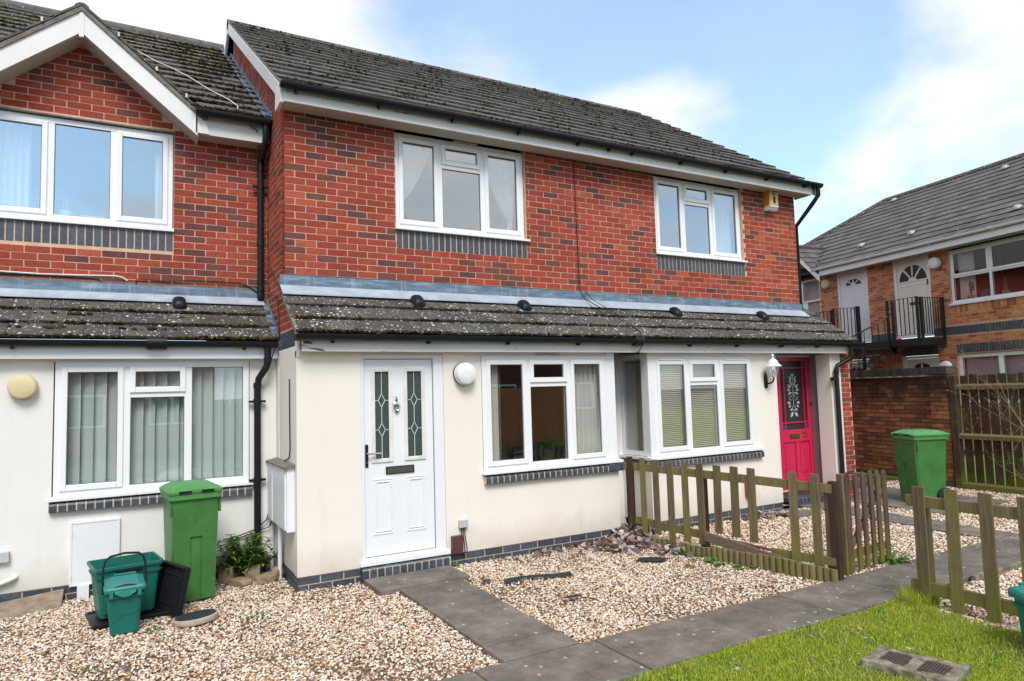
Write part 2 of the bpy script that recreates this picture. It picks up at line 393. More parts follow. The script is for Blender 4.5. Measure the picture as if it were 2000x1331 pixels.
def wood_mat(name, c, c2, moss, amt, zlow=.35):
    m, n, l, b, P = start(name, .9, .25)
    mp = n.new('ShaderNodeMapping'); mp.inputs['Scale'].default_value = (26, 26, 2.0); l.new(P, mp.inputs[0])
    g = nz_node(n, l, 1.6, 6, mp.outputs[0], .65)
    col = ramp_node(n, l, g, ((.32, c2), (.66, c)))
    a = nz_node(n, l, 4.5, 6, P, .7)
    sp = n.new('ShaderNodeSeparateXYZ'); l.new(P, sp.inputs[0])
    lowm = n.new('ShaderNodeMapRange'); lowm.inputs['From Min'].default_value = 0; lowm.inputs['From Max'].default_value = zlow; lowm.inputs['To Min'].default_value = .34; lowm.inputs['To Max'].default_value = 0
    l.new(sp.outputs['Z'], lowm.inputs['Value'])
    r = piece_random(n, l)
    ad = n.new('ShaderNodeMath'); ad.operation = 'ADD'; l.new(a, ad.inputs[0]); l.new(lowm.outputs[0], ad.inputs[1])
    ad2 = n.new('ShaderNodeMath'); ad2.operation = 'MULTIPLY_ADD'; l.new(r, ad2.inputs[0]); ad2.inputs[1].default_value = .16; l.new(ad.outputs[0], ad2.inputs[2])
    f = ramp_node(n, l, ad2.outputs[0], ((1-amt-.12, (0, 0, 0)), (1-amt+.14, (.8, .8, .8))))
    col = mixc(n, l, f, col, moss)
    hs = n.new('ShaderNodeHueSaturation'); l.new(col, hs.inputs['Color'])
    mr = n.new('ShaderNodeMapRange'); mr.inputs['To Min'].default_value = .8; mr.inputs['To Max'].default_value = 1.2; l.new(r, mr.inputs['Value']); l.new(mr.outputs[0], hs.inputs['Value'])
    l.new(hs.outputs[0], b.inputs['Base Color'])
    bump_to(n, l, b, g, .6, .008)
wood_mat('wood_mossy', (.225, .168, .10), (.100, .070, .042), (.160, .158, .030), .33)
wood_mat('wood_gate', (.160, .105, .078), (.064, .040, .030), (.16, .15, .022), .27)
wood_mat('wood_post', (.075, .038, .027), (.036, .019, .014), (.06, .05, .02), .2)
wood_mat('wood_log', (.30, .215, .13), (.14, .095, .058), (.17, .15, .05), .22)
wood_mat('wood_dark', (.095, .058, .036), (.036, .022, .014), (.105, .110, .014), .30)
mk('wood_grey', (.25, .18, .13), .95, (.12, .08, .058), 8, bump=.7, stretch=(3, 3, 20))
mk('bark', (.07, .055, .045), .95, (.04, .03, .025), 20, bump=.6)

def glass_mat(name, refl, tint=(.97, .98, .98), rough=0.0):
    m = bpy.data.materials.new(name); m.use_nodes = True; MATS[name] = m
    n, l = m.node_tree.nodes, m.node_tree.links
    n.remove(n['Principled BSDF'])
    t = n.new('ShaderNodeBsdfTransparent'); t.inputs[0].default_value = (*tint, 1)
    g = n.new('ShaderNodeBsdfGlossy'); g.inputs['Roughness'].default_value = rough; g.inputs['Color'].default_value = (.93, .97, 1, 1)
    f = n.new('ShaderNodeLayerWeight'); f.inputs['Blend'].default_value = .5
    pw = n.new('ShaderNodeMath'); pw.operation = 'POWER'; l.new(f.outputs['Facing'], pw.inputs[0]); pw.inputs[1].default_value = 4.0
    a = n.new('ShaderNodeMath'); a.operation = 'MULTIPLY_ADD'; a.use_clamp = True; l.new(pw.outputs[0], a.inputs[0]); a.inputs[1].default_value = .9; a.inputs[2].default_value = refl
    mx = n.new('ShaderNodeMixShader'); l.new(a.outputs[0], mx.inputs[0]); l.new(t.outputs[0], mx.inputs[1]); l.new(g.outputs[0], mx.inputs[2])
    l.new(mx.outputs[0], n['Material Output'].inputs[0])
glass_mat('glass', .125)
glass_mat('glass_coated', .27)
glass_mat('glass_lamp', .05)
mk('glass_obscure', (.055, .085, .085), .3, (.035, .055, .056), 40, bump=.5, bscale=130, spec=.6)
mk('glass_dark', (.030, .030, .032), .25, (.02, .02, .022), 20, bump=.3, bscale=80, spec=.5)
mk('etching', (.50, .58, .58), .6)
mk('pot_white', (.75, .74, .70), .5)
mk('pot_green', (.28, .34, .28), .5)
mk('cushion_blue', (.035, .12, .22), .9)
mk('grate_brown', (.105, .072, .060), .8, (.06, .042, .036), 20, bump=.5)
mk('concrete_old', (.32, .28, .21), .95, (.105, .092, .055), 14, bump=.8, bscale=40)
mk('cover_black', (.040, .048, .052), .55, (.028, .034, .038), 20)
mk('cover_rim', (.50, .42, .35), .8, (.42, .35, .29), 12)
mk('membrane', (.022, .025, .028), .8)
mk('timber_board', (.13, .052, .036), .9, (.08, .032, .022), 10)

# ------------------------------------------------------------------ geometry helpers
class G:
    """A bag of vertices and faces; several shapes go into one mesh."""
    def __init__(s): s.v, s.f, s.m, s.cur = [], [], [], 0
    def face(s, pts):
        k = len(s.v); s.v += [tuple(p) for p in pts]; s.f.append(tuple(range(k, k+len(pts)))); s.m.append(s.cur)
    def box(s, x0, x1, y0, y1, z0, z1):
        if x0 > x1: x0, x1 = x1, x0
        if y0 > y1: y0, y1 = y1, y0
        if z0 > z1: z0, z1 = z1, z0
        k = len(s.v)
        s.v += [(x, y, z) for z in (z0, z1) for y in (y0, y1) for x in (x0, x1)]
        for q in ((0, 2, 3, 1), (4, 5, 7, 6), (0, 1, 5, 4), (2, 6, 7, 3), (0, 4, 6, 2), (1, 3, 7, 5)):
            s.f.append(tuple(k+i for i in q)); s.m.append(s.cur)
        return s
    def obox(s, c, ax, ay, az):
        """Box with centre c and half-axis vectors ax, ay, az."""
        c, ax, ay, az = map(Vector, (c, ax, ay, az)); k = len(s.v)
        s.v += [tuple(c+ax*i+ay*j+az*h) for h in (-1, 1) for j in (-1, 1) for i in (-1, 1)]
        for q in ((0, 2, 3, 1), (4, 5, 7, 6), (0, 1, 5, 4), (2, 6, 7, 3), (0, 4, 6, 2), (1, 3, 7, 5)):
            s.f.append(tuple(k+i for i in q)); s.m.append(s.cur)
        return s
    def bar(s, a, b, wx, wy, up=(0, 0, 1)):
        """Rectangular bar from a to b."""
        a, b = Vector(a), Vector(b); d = (b-a); up = Vector(up)
        x = d.cross(up)
        if x.length < 1e-6: x = d.cross(Vector((1, 0, 0)))
        x.normalize(); y = x.cross(d).normalized()
        return s.obox((a+b)/2, x*wx/2, y*wy/2, d/2)
    def prism(s, poly, a, b):
        """poly: list of 3-D points; extruded from poly+a to poly+b."""
        a, b = Vector(a), Vector(b); n = len(poly); k = len(s.v)
        s.v += [tuple(Vector(p)+a) for p in poly] + [tuple(Vector(p)+b) for p in poly]
        s.f.append(tuple(range(k+n-1, k-1, -1))); s.f.append(tuple(range(k+n, k+2*n))); s.m += [s.cur]*2
        for i in range(n):
            j = (i+1) % n; s.f.append((k+i, k+j, k+n+j, k+n+i)); s.m.append(s.cur)
        return s
    def tube(s, pts, r, seg=8, cap=True, taper=None):
        pts = [Vector(p) for p in pts]; k = len(s.v); n = len(pts)
        up = Vector((0, 0, 1)); px = None
        for i, p in enumerate(pts):
            d = (pts[min(i+1, n-1)]-pts[max(i-1, 0)]).normalized()
            if px is None:
                x = d.cross(up)
                if x.length < 1e-3: x = d.cross(Vector((1, 0, 0)))
            else: x = px - d*px.dot(d)
            if x.length < 1e-5: x = d.cross(Vector((0, 1, 0)))
            x.normalize(); y = d.cross(x); px = x
            rr = r if taper is None else r*(1+(taper-1)*i/max(1, n-1))
            s.v += [tuple(p+x*(rr*math.cos(2*math.pi*j/seg))+y*(rr*math.sin(2*math.pi*j/seg))) for j in range(seg)]
        for i in range(n-1):
            for j in range(seg):
                j2 = (j+1) % seg
                s.f.append((k+i*seg+j, k+i*seg+j2, k+(i+1)*seg+j2, k+(i+1)*seg+j)); s.m.append(s.cur)
        if cap:
            s.f.append(tuple(k+j for j in range(seg-1, -1, -1))); s.f.append(tuple(k+(n-1)*seg+j for j in range(seg))); s.m += [s.cur]*2
        return s
    def lathe(s, c, prof, seg=24, axis='z', sx=1.0, sy=1.0):
        """prof: list of (radius, height along axis)."""
        c = Vector(c); k = len(s.v)
        for r, h in prof:
            for j in range(seg):
                a = 2*math.pi*j/seg; u, v = r*math.cos(a)*sx, r*math.sin(a)*sy
                s.v.append(tuple(c+(Vector((u, v, h)) if axis == 'z' else Vector((u, -h, v)) if axis == 'y' else Vector((-h, u, v)))))
        n = len(prof)
        for i in range(n-1):
            for j in range(seg):
                j2 = (j+1) % seg
                s.f.append((k+i*seg+j, k+i*seg+j2, k+(i+1)*seg+j2, k+(i+1)*seg+j)); s.m.append(s.cur)
        s.f.append(tuple(k+j for j in range(seg-1, -1, -1))); s.f.append(tuple(k+(n-1)*seg+j for j in range(seg))); s.m += [s.cur]*2
        return s
    def frame(s, x0, x1, z0, z1, w, y0, y1, wb=None):
        """Rectangular frame of bars in the XZ plane, butted at the corners."""
        wb = w if wb is None else wb
        s.box(x0, x0+w, y0, y1, z0, z1); s.box(x1-w, x1, y0, y1, z0, z1)
        s.box(x0+w, x1-w, y0, y1, z1-w, z1); s.box(x0+w, x1-w, y0, y1, z0, z0+wb)
        return s
    def grid(s, fn, nu, nv):
        k = len(s.v)
        s.v += [tuple(fn(i/nu, j/nv)) for j in range(nv+1) for i in range(nu+1)]
        for j in range(nv):
            for i in range(nu):
                a = k+j*(nu+1)+i; s.f.append((a, a+1, a+nu+2, a+nu+1)); s.m.append(s.cur)
        return s
    def mesh(s, name, mats=None, smooth=False):
        me = bpy.data.meshes.new(name); me.from_pydata(s.v, [], s.f)
        for m_ in (mats or []): me.materials.append(MATS[m_])
        if mats and len(mats) > 1: me.polygons.foreach_set('material_index', s.m)
        if smooth: me.polygons.foreach_set('use_smooth', [True]*len(me.polygons))
        me.update(); return me
def fix_normals(me):
    bm = bmesh.new(); bm.from_mesh(me); bmesh.ops.recalc_face_normals(bm, faces=bm.faces); bm.to_mesh(me); bm.free()
def ob(name, g, mats, parent=None, smooth=False, bevel=0.0, seg=2, kind=None, loc=None, label=None):
    mats = [mats] if isinstance(mats, str) else mats
    me = g if isinstance(g, bpy.types.Mesh) else g.mesh(name, mats, smooth)
    if isinstance(g, G): fix_normals(me)
    o = bpy.data.objects.new(name, me); COL.objects.link(o)
    if parent is not None: o.parent = parent
    if loc is not None: o.location = loc
    if bevel:
        md = o.modifiers.new('edge', 'BEVEL'); md.width = bevel; md.segments = seg; md.limit_method = 'ANGLE'; md.angle_limit = rad(40)
        if not smooth:
            me.polygons.foreach_set('use_smooth', [True]*len(me.polygons)); md.harden_normals = True
    elif smooth:
        try: me.set_sharp_from_angle(angle=rad(42))
        except Exception: pass
    if kind: o['kind'] = kind
    if label: o['label'] = label
    return o
def thing(name, label, cat, loc=(0, 0, 0), rot=0.0, group=None):
    o = bpy.data.objects.new(name, None); COL.objects.link(o)
    o.empty_display_size = .1
    o.location = loc; o.rotation_euler = (0, 0, rot); o['label'] = label; o['category'] = cat
    if group: o['group'] = group
    return o
def tag(o, label, cat, group=None):
    o['label'] = label; o['category'] = cat
    if group: o['group'] = group
    return o
def struct(o): o['kind'] = 'structure'; return o
def dup(root, loc=None, rot=None, label=None):
    r = root.copy(); COL.objects.link(r)
    if loc is not None: r.location = loc
    if rot is not None: r.rotation_euler = (0, 0, rot)
    if label: r['label'] = label
    for ch in list(root.children):
        c = ch.copy(); COL.objects.link(c); c.parent = r
        for g_ in list(ch.children):
            d = g_.copy(); COL.objects.link(d); d.parent = c
    return r

class Pieces:
    """Collects alike pieces of one thing; the 300 that show largest become parts, the rest one joined part."""
    def __init__(s, name, rest, owner, limit=300): s.n, s.rest, s.owner, s.limit, s.items, s.cache = name, rest, owner, limit, [], {}
    def add(s, key, make, mat, M, parent, normal, area):
        """M: matrix in the owner's frame."""
        if key not in s.cache:
            g = G(); make(g); me = g.mesh(s.n, [mat]); fix_normals(me); s.cache[key] = me
        W = s.owner.matrix_basis @ M
        p = W.translation; d = EYE-p; nw = (s.owner.matrix_basis.to_3x3() @ Vector(normal)).normalized()
        c = nw.dot(d.normalized())
        s.items.append((area*max(c, 0.02)/d.length_squared if c > 0 else 0, key, M, parent, mat))
    def emit(s):
        s.items.sort(key=lambda t: -t[0])
        for a, key, M, parent, mat in s.items[:s.limit]:
            o = bpy.data.objects.new(s.n, s.cache[key]); COL.objects.link(o); o.parent = parent; o.matrix_basis = M
        rest = s.items[s.limit:]
        bym = {}
        for it in rest: bym.setdefault(it[4], []).append(it)
        vs, fs, mi, ml = [], [], [], list(bym)
        for mi_, m_ in enumerate(ml):
            for a, key, M, parent, mat in bym[m_]:
                me = s.cache[key]; k = len(vs)
                vs += [tuple(M @ v.co) for v in me.vertices]
                for p in me.polygons: fs.append(tuple(k+i for i in p.vertices)); mi.append(mi_)
        if fs:
            me = bpy.data.meshes.new(s.rest); me.from_pydata(vs, [], fs)
            for m_ in ml: me.materials.append(MATS[m_])
            me.polygons.foreach_set('material_index', mi); me.update()
            o = bpy.data.objects.new(s.rest, me); COL.objects.link(o); o.parent = s.owner; o['kind'] = 'stuff'
def brick_maker(w, h, d=.045):
    def f(g): g.box(0, w, 0, d, 0, h)
    return f
def lay_bricks(P, parent, org, ux, nrm, width, z0, rows, mat, openings=(), keep=None, phase=0, proud=.0035, course=.075, bl=.214, joint=.011, first_odd=0):
    """Stretcher bond on a vertical wall plane: org = corner at z 0, ux = direction along the wall, nrm = outward normal."""
    ux, nrm, org = Vector(ux), Vector(nrm), Vector(org)
    mod = bl+joint
    R = Matrix((ux, -nrm, Vector((0, 0, 1)))).transposed().to_4x4()
    for r in range(rows):
        zb = z0+r*course; zt = zb+course-joint
        u = -mod+phase - (mod/2 if (r+first_odd) % 2 else 0)
        while u < width:
            segs = [(max(u, 0), min(u+bl, width))]
            for (a, b, c, d) in openings:
                if zt > c+.012 and zb < d-.012:
                    ns = []
                    for (p, q) in segs:
                        if q <= a or p >= b: ns.append((p, q)); continue
                        if p < a-.008: ns.append((p, a-.004))
                        if q > b+.008: ns.append((b+.004, q))
                    segs = ns
            for (p, q) in segs:
                if q-p < .03: continue
                if keep and not keep((p+q)/2, (zb+zt)/2): continue
                wq = round((q-p)/.005)*.005
                wq = min(wq, q-p) if q-p < bl-.003 else bl
                wq = round(wq, 3)
                j = random.uniform(-.0015, .0015)
                M = Matrix.Translation(org+ux*p+Vector((0, 0, zb))+nrm*(proud+j)) @ R
                P.add((wq, round(course-joint, 3), mat), brick_maker(wq, course-joint), mat, M, parent, nrm, wq*.065)
            u += mod
def wall_cells(g, u0, u1, z0, z1, ops, place):
    """Wall slab cut by rectangular openings: place(u0,u1,z0,z1) adds one cell."""
    us = sorted({u0, u1, *[min(max(v, u0), u1) for o in ops for v in o[:2]]}); zs = sorted({z0, z1, *[min(max(v, z0), z1) for o in ops for v in o[2:]]})
    for i in range(len(us)-1):
        run = None
        for j in range(len(zs)-1):
            um, zm = (us[i]+us[i+1])/2, (zs[j]+zs[j+1])/2
            solid = not any(a < um < b and c < zm < d for a, b, c, d in ops)
            if solid: run = (run[0], zs[j+1]) if run else (zs[j], zs[j+1])
            if (not solid or j == len(zs)-2) and run:
                place(us[i], us[i+1], *run); run = None
def tile_roof(P, parent, org, ux, slope, n, gauge, spans, mat, cover=.30, thick=.030, bond=True, lift=0.0, jit=.004):
    """Interlocking flat tiles. org: eaves corner, ux: along the eaves, slope: unit vector up the slope. spans(i) -> list of (u0,u1)."""
    org, ux, sl = Vector(org), Vector(ux).normalized(), Vector(slope).normalized()
    nr = ux.cross(sl)
    if nr.z < 0: nr = -nr
    sgn = 1 if ux.cross(sl).dot(nr) > 0 else -1
    Lt = gauge+.055
    tilt = math.atan2(thick*.95, Lt)
    s2 = (sl*math.cos(tilt)-nr*math.sin(tilt)).normalized(); n2 = (nr*math.cos(tilt)+sl*math.sin(tilt)).normalized()
    R = Matrix((ux, s2, n2)).transposed().to_4x4()
    for i in range(n):
        for (a, b) in spans(i):
            u = a - (cover/2 if bond and i % 2 else 0)
            while u < b-.02:
                p, q = max(u, a), min(u+cover-.004, b)
                if q-p > .03:
                    wq = round(q-p, 2) if q-p < cover-.012 else cover-.004
                    j = random.uniform(-jit, jit)
                    M = Matrix.Translation(org+ux*p+sl*(i*gauge+random.uniform(-jit, jit))+nr*(thick*1.0+lift+j*.6)) @ R
                    def mkt(g, wq=wq): g.box(0, wq, 0, Lt, -thick*.75, 0)
                    P.add(('t', wq, mat, round(gauge, 3)), mkt, mat, M, parent, n2, wq*gauge)
                u += cover
    return nr
# ------------------------------------------------------------------ windows, gutters, doors
def window(parent, x0, x1, z0, z1, yf, cells, glass='glass', fw=.06, mull=.07, seal='seam_grey', label=None, head=True):
    """White casement window. cells: (xa, xb, za, zb, 'fix' | 'sash'), full cell bounds between mullion centre lines."""
    g = G()
    g.frame(x0, x1, z0, z1, fw, yf, yf+.07)
    xs = sorted({c[0] for c in cells if c[0] > x0+.02})
    for x in xs: g.box(x-mull/2, x+mull/2, yf+.001, yf+.069, z0+fw, z1-fw)
    for c in cells:
        if c[3] < z1-.02:
            a = c[0]+(mull/2 if c[0] > x0+.02 else fw); b = c[1]-(mull/2 if c[1] < x1-.02 else fw)
            g.box(a, b, yf+.002, yf+.068, c[3]-mull*.42, c[3]+mull*.42)
    wo = ob('window', g, 'upvc_white', parent, bevel=.004, label=label)
    for (a, b, c, d, kind) in cells:
        la = a+(mull/2 if a > x0+.02 else fw); lb = b-(mull/2 if b < x1-.02 else fw)
        lc = c+(mull*.42 if c > z0+.02 else fw); ld = d-(mull*.42 if d < z1-.02 else fw)
        if kind == 'sash':
            s = G(); s.frame(la-.010, lb+.010, lc-.010, ld+.010, .052, yf-.016, yf+.02, .056)
            ob('sash', s, 'upvc_white', wo, bevel=.006)
            la, lb, lc, ld = la+.042, lb-.042, lc+.046, ld-.042
            yg = yf+.004
        else: yg = yf+.016
        s = G(); s.frame(la-.002, lb+.002, lc-.002, ld+.002, .008, yg-.004, yg+.01)
        ob('gasket', s, seal, wo)
        s = G(); s.box(la+.004, lb-.004, yg+.003, yg+.007, lc+.004, ld-.004)
        ob('pane', s, glass, wo)
    return wo
def white_sill(parent, x0, x1, z, yb, proj=.05, h=.035):
    g = G(); g.prism([(0, yb, z), (0, yb-proj, z-.008), (0, yb-proj, z-h), (0, yb, z-h)], (x0, 0, 0), (x1, 0, 0))
    return ob('sill', g, 'upvc_plain', parent, bevel=.003)
def sill_bricks(parent, x0, x1, ztop, yface, h=.095, proj=.055, name='sill_brick'):
    """Bullnose engineering bricks on edge, mortar between."""
    g = G(); g.prism([(0, yface+.02, ztop-.004), (0, yface-proj+.030, ztop-.013), (0, yface-proj+.014, ztop-.021), (0, yface-proj+.0035, ztop-.039), (0, yface-proj+.0035, ztop-h+.003), (0, yface+.02, ztop-h+.003)], (x0+.004, 0, 0), (x1-.004, 0, 0))
    base = ob('brick_sill', g, 'mortar_sill', parent)
    s = G()
    pr = [(0, .02, 0), (0, -proj+.028, -.010), (0, -proj+.010, -.018), (0, -proj, -.036), (0, -proj, -h), (0, .02, -h)]
    s.prism(pr, (.0, 0, 0), (.0625, 0, 0))
    me = s.mesh(name, ['brick_blue']); fix_normals(me)
    n = int(round((x1-x0)/.075)); st = (x1-x0)/n
    for i in range(n):
        o = bpy.data.objects.new(name, me); COL.objects.link(o); o.parent = base
        o.location = (x0+i*st+(st-.0625)/2, yface+random.uniform(-.0015, .0015), ztop+random.uniform(-.001, .001))
    return base
def soldier_bricks(parent, x0, x1, z0, z1, yface, mat='brick_blue', st=.075, name='soldier_brick'):
    n = int(round((x1-x0)/st)); st = (x1-x0)/n; yface += .0035
    g = G(); g.box(0, st-.013, 0, .04, 0, z1-z0)
    me = g.mesh(name, [mat]); fix_normals(me)
    for i in range(n):
        o = bpy.data.objects.new(name, me); COL.objects.link(o); o.parent = parent
        o.location = (x0+i*st+.0065, yface+random.uniform(-.001, .001), z0)
def gutter(parent, x0, x1, y, z, mat='plastic_black', r=.056, brackets=(), stops=True, flat=False):
    g = G(); seg = 10
    prof = [(r*math.cos(math.pi+math.pi*i/seg), r*.98*math.sin(math.pi+math.pi*i/seg)) for i in range(seg+1)]
    inner = [(p[0]*.90, p[1]*.90+.002) for p in reversed(prof)]
    poly = prof+[(r*1.06, .004), (r*.9, .004)][:0]+inner
    k = [(0, y+a, z+b) for a, b in poly]
    n = len(k)
    # half-round channel as a skin with thickness
    for i in range(len(prof)-1):
        p, q = prof[i], prof[i+1]; u, v = inner[len(inner)-1-i], inner[len(inner)-2-i]
        g.face([(x0, y+p[0], z+p[1]), (x1, y+p[0], z+p[1]), (x1, y+q[0], z+q[1]), (x0, y+q[0], z+q[1])])
        g.face([(x0, y+v[0], z+v[1]), (x1, y+v[0], z+v[1]), (x1, y+u[0], z+u[1]), (x0, y+u[0], z+u[1])])
    for s_ in (-1, 1): g.box(x0, x1, y+s_*r*.95-.004, y+s_*r*.95+.004, z-.001, z+.007)
    if stops:
        for x in (x0, x1): g.prism([(x, y+a, z+b) for a, b in prof], (-.004, 0, 0), (.004, 0, 0))
    o = ob('gutter', g, mat, parent, smooth=True)
    for bx in brackets:
        b = G()
        for i in range(seg):
            p, q = prof[i], prof[i+1]
            b.obox((bx, y+(p[0]+q[0])/2*1.08, z+(p[1]+q[1])/2*1.08), (.014, 0, 0), (0, (q[0]-p[0])*.56, (q[1]-p[1])*.56), (0, -(q[1]-p[1])*.12, (q[0]-p[0])*.12))
        b.box(bx-.014, bx+.014, y+r*1.0, y+r*1.0+.03, z-.06, z-.005)
        b.box(bx-.012, bx+.012, y-.005, y+r*.9, z-r-.022, z-r*.9)
        ob('gutter_bracket', b, mat, o)
    return o
def downpipe(parent, pts, r=.035, mat='plastic_black', collars=(), name='downpipe'):
    g = G(); g.tube(pts, r, 12)
    o = ob(name, g, mat, parent, smooth=True)
    for c in collars:
        k = G(); k.tube([(c[0], c[1], c[2]-.028), (c[0], c[1], c[2]+.028)], r*1.16, 12)
        if len(c) > 3: k.box(c[0]-.085, c[0]+.085, c[1]-.012, c[1]+.028, c[2]-.012, c[2]+.012)
        ob('pipe_clip', k, mat, o, smooth=True)
    return o
def sheet(name, fn, nu, nv, mat, parent=None, smooth=True, **k):
    g = G(); g.grid(fn, nu, nv)
    return ob(name, g, mat, parent, smooth=smooth, **k)
def lead_flashing(parent, x0, x1, y, ztop, zk, yb, zb, laps=()):
    """Upstand against the wall dressed down over the tiles."""
    g = G()
    xs = [x0, *laps, x1]
    for i in range(len(xs)-1):
        a, b = xs[i], xs[i+1]-.002
        dy = -.004*(i % 2)
        g.cur = 0; nn = max(2, int((b-a)/.12))
        for k in range(nn):
            p, q = a+(b-a)*k/nn, a+(b-a)*(k+1)/nn
            w1, w2 = .006*math.sin(p*5.1+i), .006*math.sin(q*5.1+i)
            g.cur = 0
            g.face([(p, y-.012+dy, ztop), (q, y-.012+dy, ztop), (q, y-.016+dy, zk+.015), (p, y-.016+dy, zk+.015)])
            g.face([(p, y, ztop+.001), (q, y, ztop+.001), (q, y-.012+dy, ztop), (p, y-.012+dy, ztop)])
            g.cur = 1
            g.face([(p, y-.016+dy, zk+.015), (q, y-.016+dy, zk+.015), (q, yb+dy+w2, zb+.004), (p, yb+dy+w1, zb+.004)])
            g.face([(p, yb+dy+w1, zb+.004), (q, yb+dy+w2, zb+.004), (q, yb+dy+w2, zb-.008), (p, yb+dy+w1, zb-.008)])
    return ob('lead_flashing', g, ['lead', 'lead_pale'], parent)
def roof_vent(parent, loc, slope):
    """Black bubble vent lying on the tiles."""
    g = G(); sl = Vector((0, math.cos(slope), math.sin(slope))); nr = Vector((0, -math.sin(slope), math.cos(slope)))
    def fn(u, v):
        a = (u-.5)*2; b = (v-.5)*2
        f = max(0, 1-abs(a)**2.6)*max(0, 1-abs(b)**2.6)
        return Vector(loc)+Vector((1, 0, 0))*(.072*a*(1-.16*abs(b)**3))+sl*(.105*b*(1-.12*abs(a)**3))+nr*(.010+.062*f**.55)
    g.grid(fn, 14, 14)
    return ob('roof_vent', g, 'plastic_black', parent, smooth=True)
def moss_on(parent, org, ux, slope, length, rows, gauge, count, mat, size=(.008, .022), lift=.028, name='moss', dens=None):
    """Cushions of moss caught along the lower edges of the tile courses (too many to count)."""
    org, ux, sl = Vector(org), Vector(ux), Vector(slope).normalized(); nr = ux.cross(sl)
    ico = [(0, 0, 1), (.894, 0, .447), (.276, .851, .447), (-.724, .526, .447), (-.724, -.526, .447), (.276, -.851, .447), (.724, .526, -.447), (-.276, .851, -.447), (-.894, 0, -.447), (-.276, -.851, -.447), (.724, -.526, -.447)]
    fc = [(0, 1, 2), (0, 2, 3), (0, 3, 4), (0, 4, 5), (0, 5, 1), (1, 6, 2), (2, 7, 3), (3, 8, 4), (4, 9, 5), (5, 10, 1), (1, 10, 6), (2, 6, 7), (3, 7, 8), (4, 8, 9), (5, 9, 10)]
    g = G()
    for _ in range(count):
        u = random.random()*length; i = random.randint(0, rows)
        # patchy
        if (math.sin(u*2.3+i*1.7)+math.sin(u*5.9-i*.9)+random.uniform(-1.2, 1.2)) < (dens if dens is not None else -.2): continue
        s = random.uniform(*size)*random.choice((1, 1, 1, 1.7)); q = random.uniform(.6, 1.2)
        up = random.random() < .25
        c = org+ux*u+sl*(i*gauge+(random.uniform(0, .5*gauge) if up else random.uniform(-.012, .016)))+nr*(lift*(.3 if up else random.uniform(.35, 1)))
        k = len(g.v); jx = [random.uniform(.7, 1.25) for _ in ico]
        g.v += [tuple(c+(ux*(x*s*1.5)+sl*(y*s*1.1)+nr*(z*s*q))*jx[n_]) for n_, (x, y, z) in enumerate(ico)]
        g.f += [tuple(k+t for t in f) for f in fc]; g.m += [0]*len(fc)
    return ob(name, g, mat, parent, smooth=True, kind='stuff')
def leaf_sheet(g, c, d, n_, L_, W_, fold=.25, curl=.2, nseg=3):
    """One leaf: blade folded along its midrib."""
    c, d, n_ = Vector(c), Vector(d).normalized(), Vector(n_); s = d.cross(n_)
    if s.length < 1e-4: s = d.cross(Vector((1, 0, .2)))
    s.normalize(); n_ = s.cross(d)
    k = len(g.v); wd = [.12, .8, 1, .7, .05] if nseg == 4 else [.15, 1, .85, .05]
    for i, w_ in enumerate(wd):
        t = i/(len(wd)-1); m_ = c+d*(L_*t)-n_*(curl*L_*t*t)
        g.v += [tuple(m_-s*(W_*w_/2)+n_*(fold*W_*w_/2)), tuple(m_), tuple(m_+s*(W_*w_/2)+n_*(fold*W_*w_/2))]
    for i in range(len(wd)-1):
        a = k+3*i; g.f += [(a, a+1, a+4, a+3), (a+1, a+2, a+5, a+4)]; g.m += [g.cur]*2
def rake_board(parent, name, y0, y1, foot, apex, depth, mat):
    """Sloping barge board in an XZ plane between y0 and y1: foot and apex are (x, z) of its top edge."""
    (xa, za), (xb, zb) = foot, apex
    g = G(); g.prism([(xa, y0, za), (xb, y0, zb), (xb, y0, zb-depth), (xa, y0, za-depth)], (0, 0, 0), (0, y1-y0, 0))
    return ob(name, g, mat, parent)

PF, DA = -.587, 1.024          # front of the lean-to, and how far the left house stands back
SL = Vector((0, .832, .5547)).normalized()     # main roof slope
SL = Vector((0, 1, .658)).normalized()
LSL = Vector((0, 1, .70)).normalized()          # lean-to slope

# ================================================================== the brick pair in the middle
B = thing('terraced_house', 'red brick pair of terraced houses with cream porch front, white door and red door', 'house')
PB = Pieces('brick', 'brickwork', B)
TB = Pieces('roof_tile', 'roof_tiling', B)
XE = 8.178
W1 = (1.2375, 2.985); W2 = (5.145, 6.935)
# upper front wall
ops_up = [(W1[0], W1[1], 3.49, 4.95), (W2[0], W2[1], 3.49, 4.95)]
g = G(); wall_cells(g, 0.001, XE, 2.9, 4.93, [(a, b, c+.215, d) for a, b, c, d in ops_up], lambda a, b, c, d: g.box(a, b, .0008, .12, c, d))
wall_up = ob('front_wall', g, 'mortar_buff', B)
lay_bricks(PB, wall_up, (0, 0, 0), (1, 0, 0), (0, -1, 0), XE, 4.841-.075*26+.005, 27, 'brick_red', ops_up, first_odd=0)
for a, b in (W1, W2): soldier_bricks(wall_up, a, b, 3.492, 3.70, -.006)
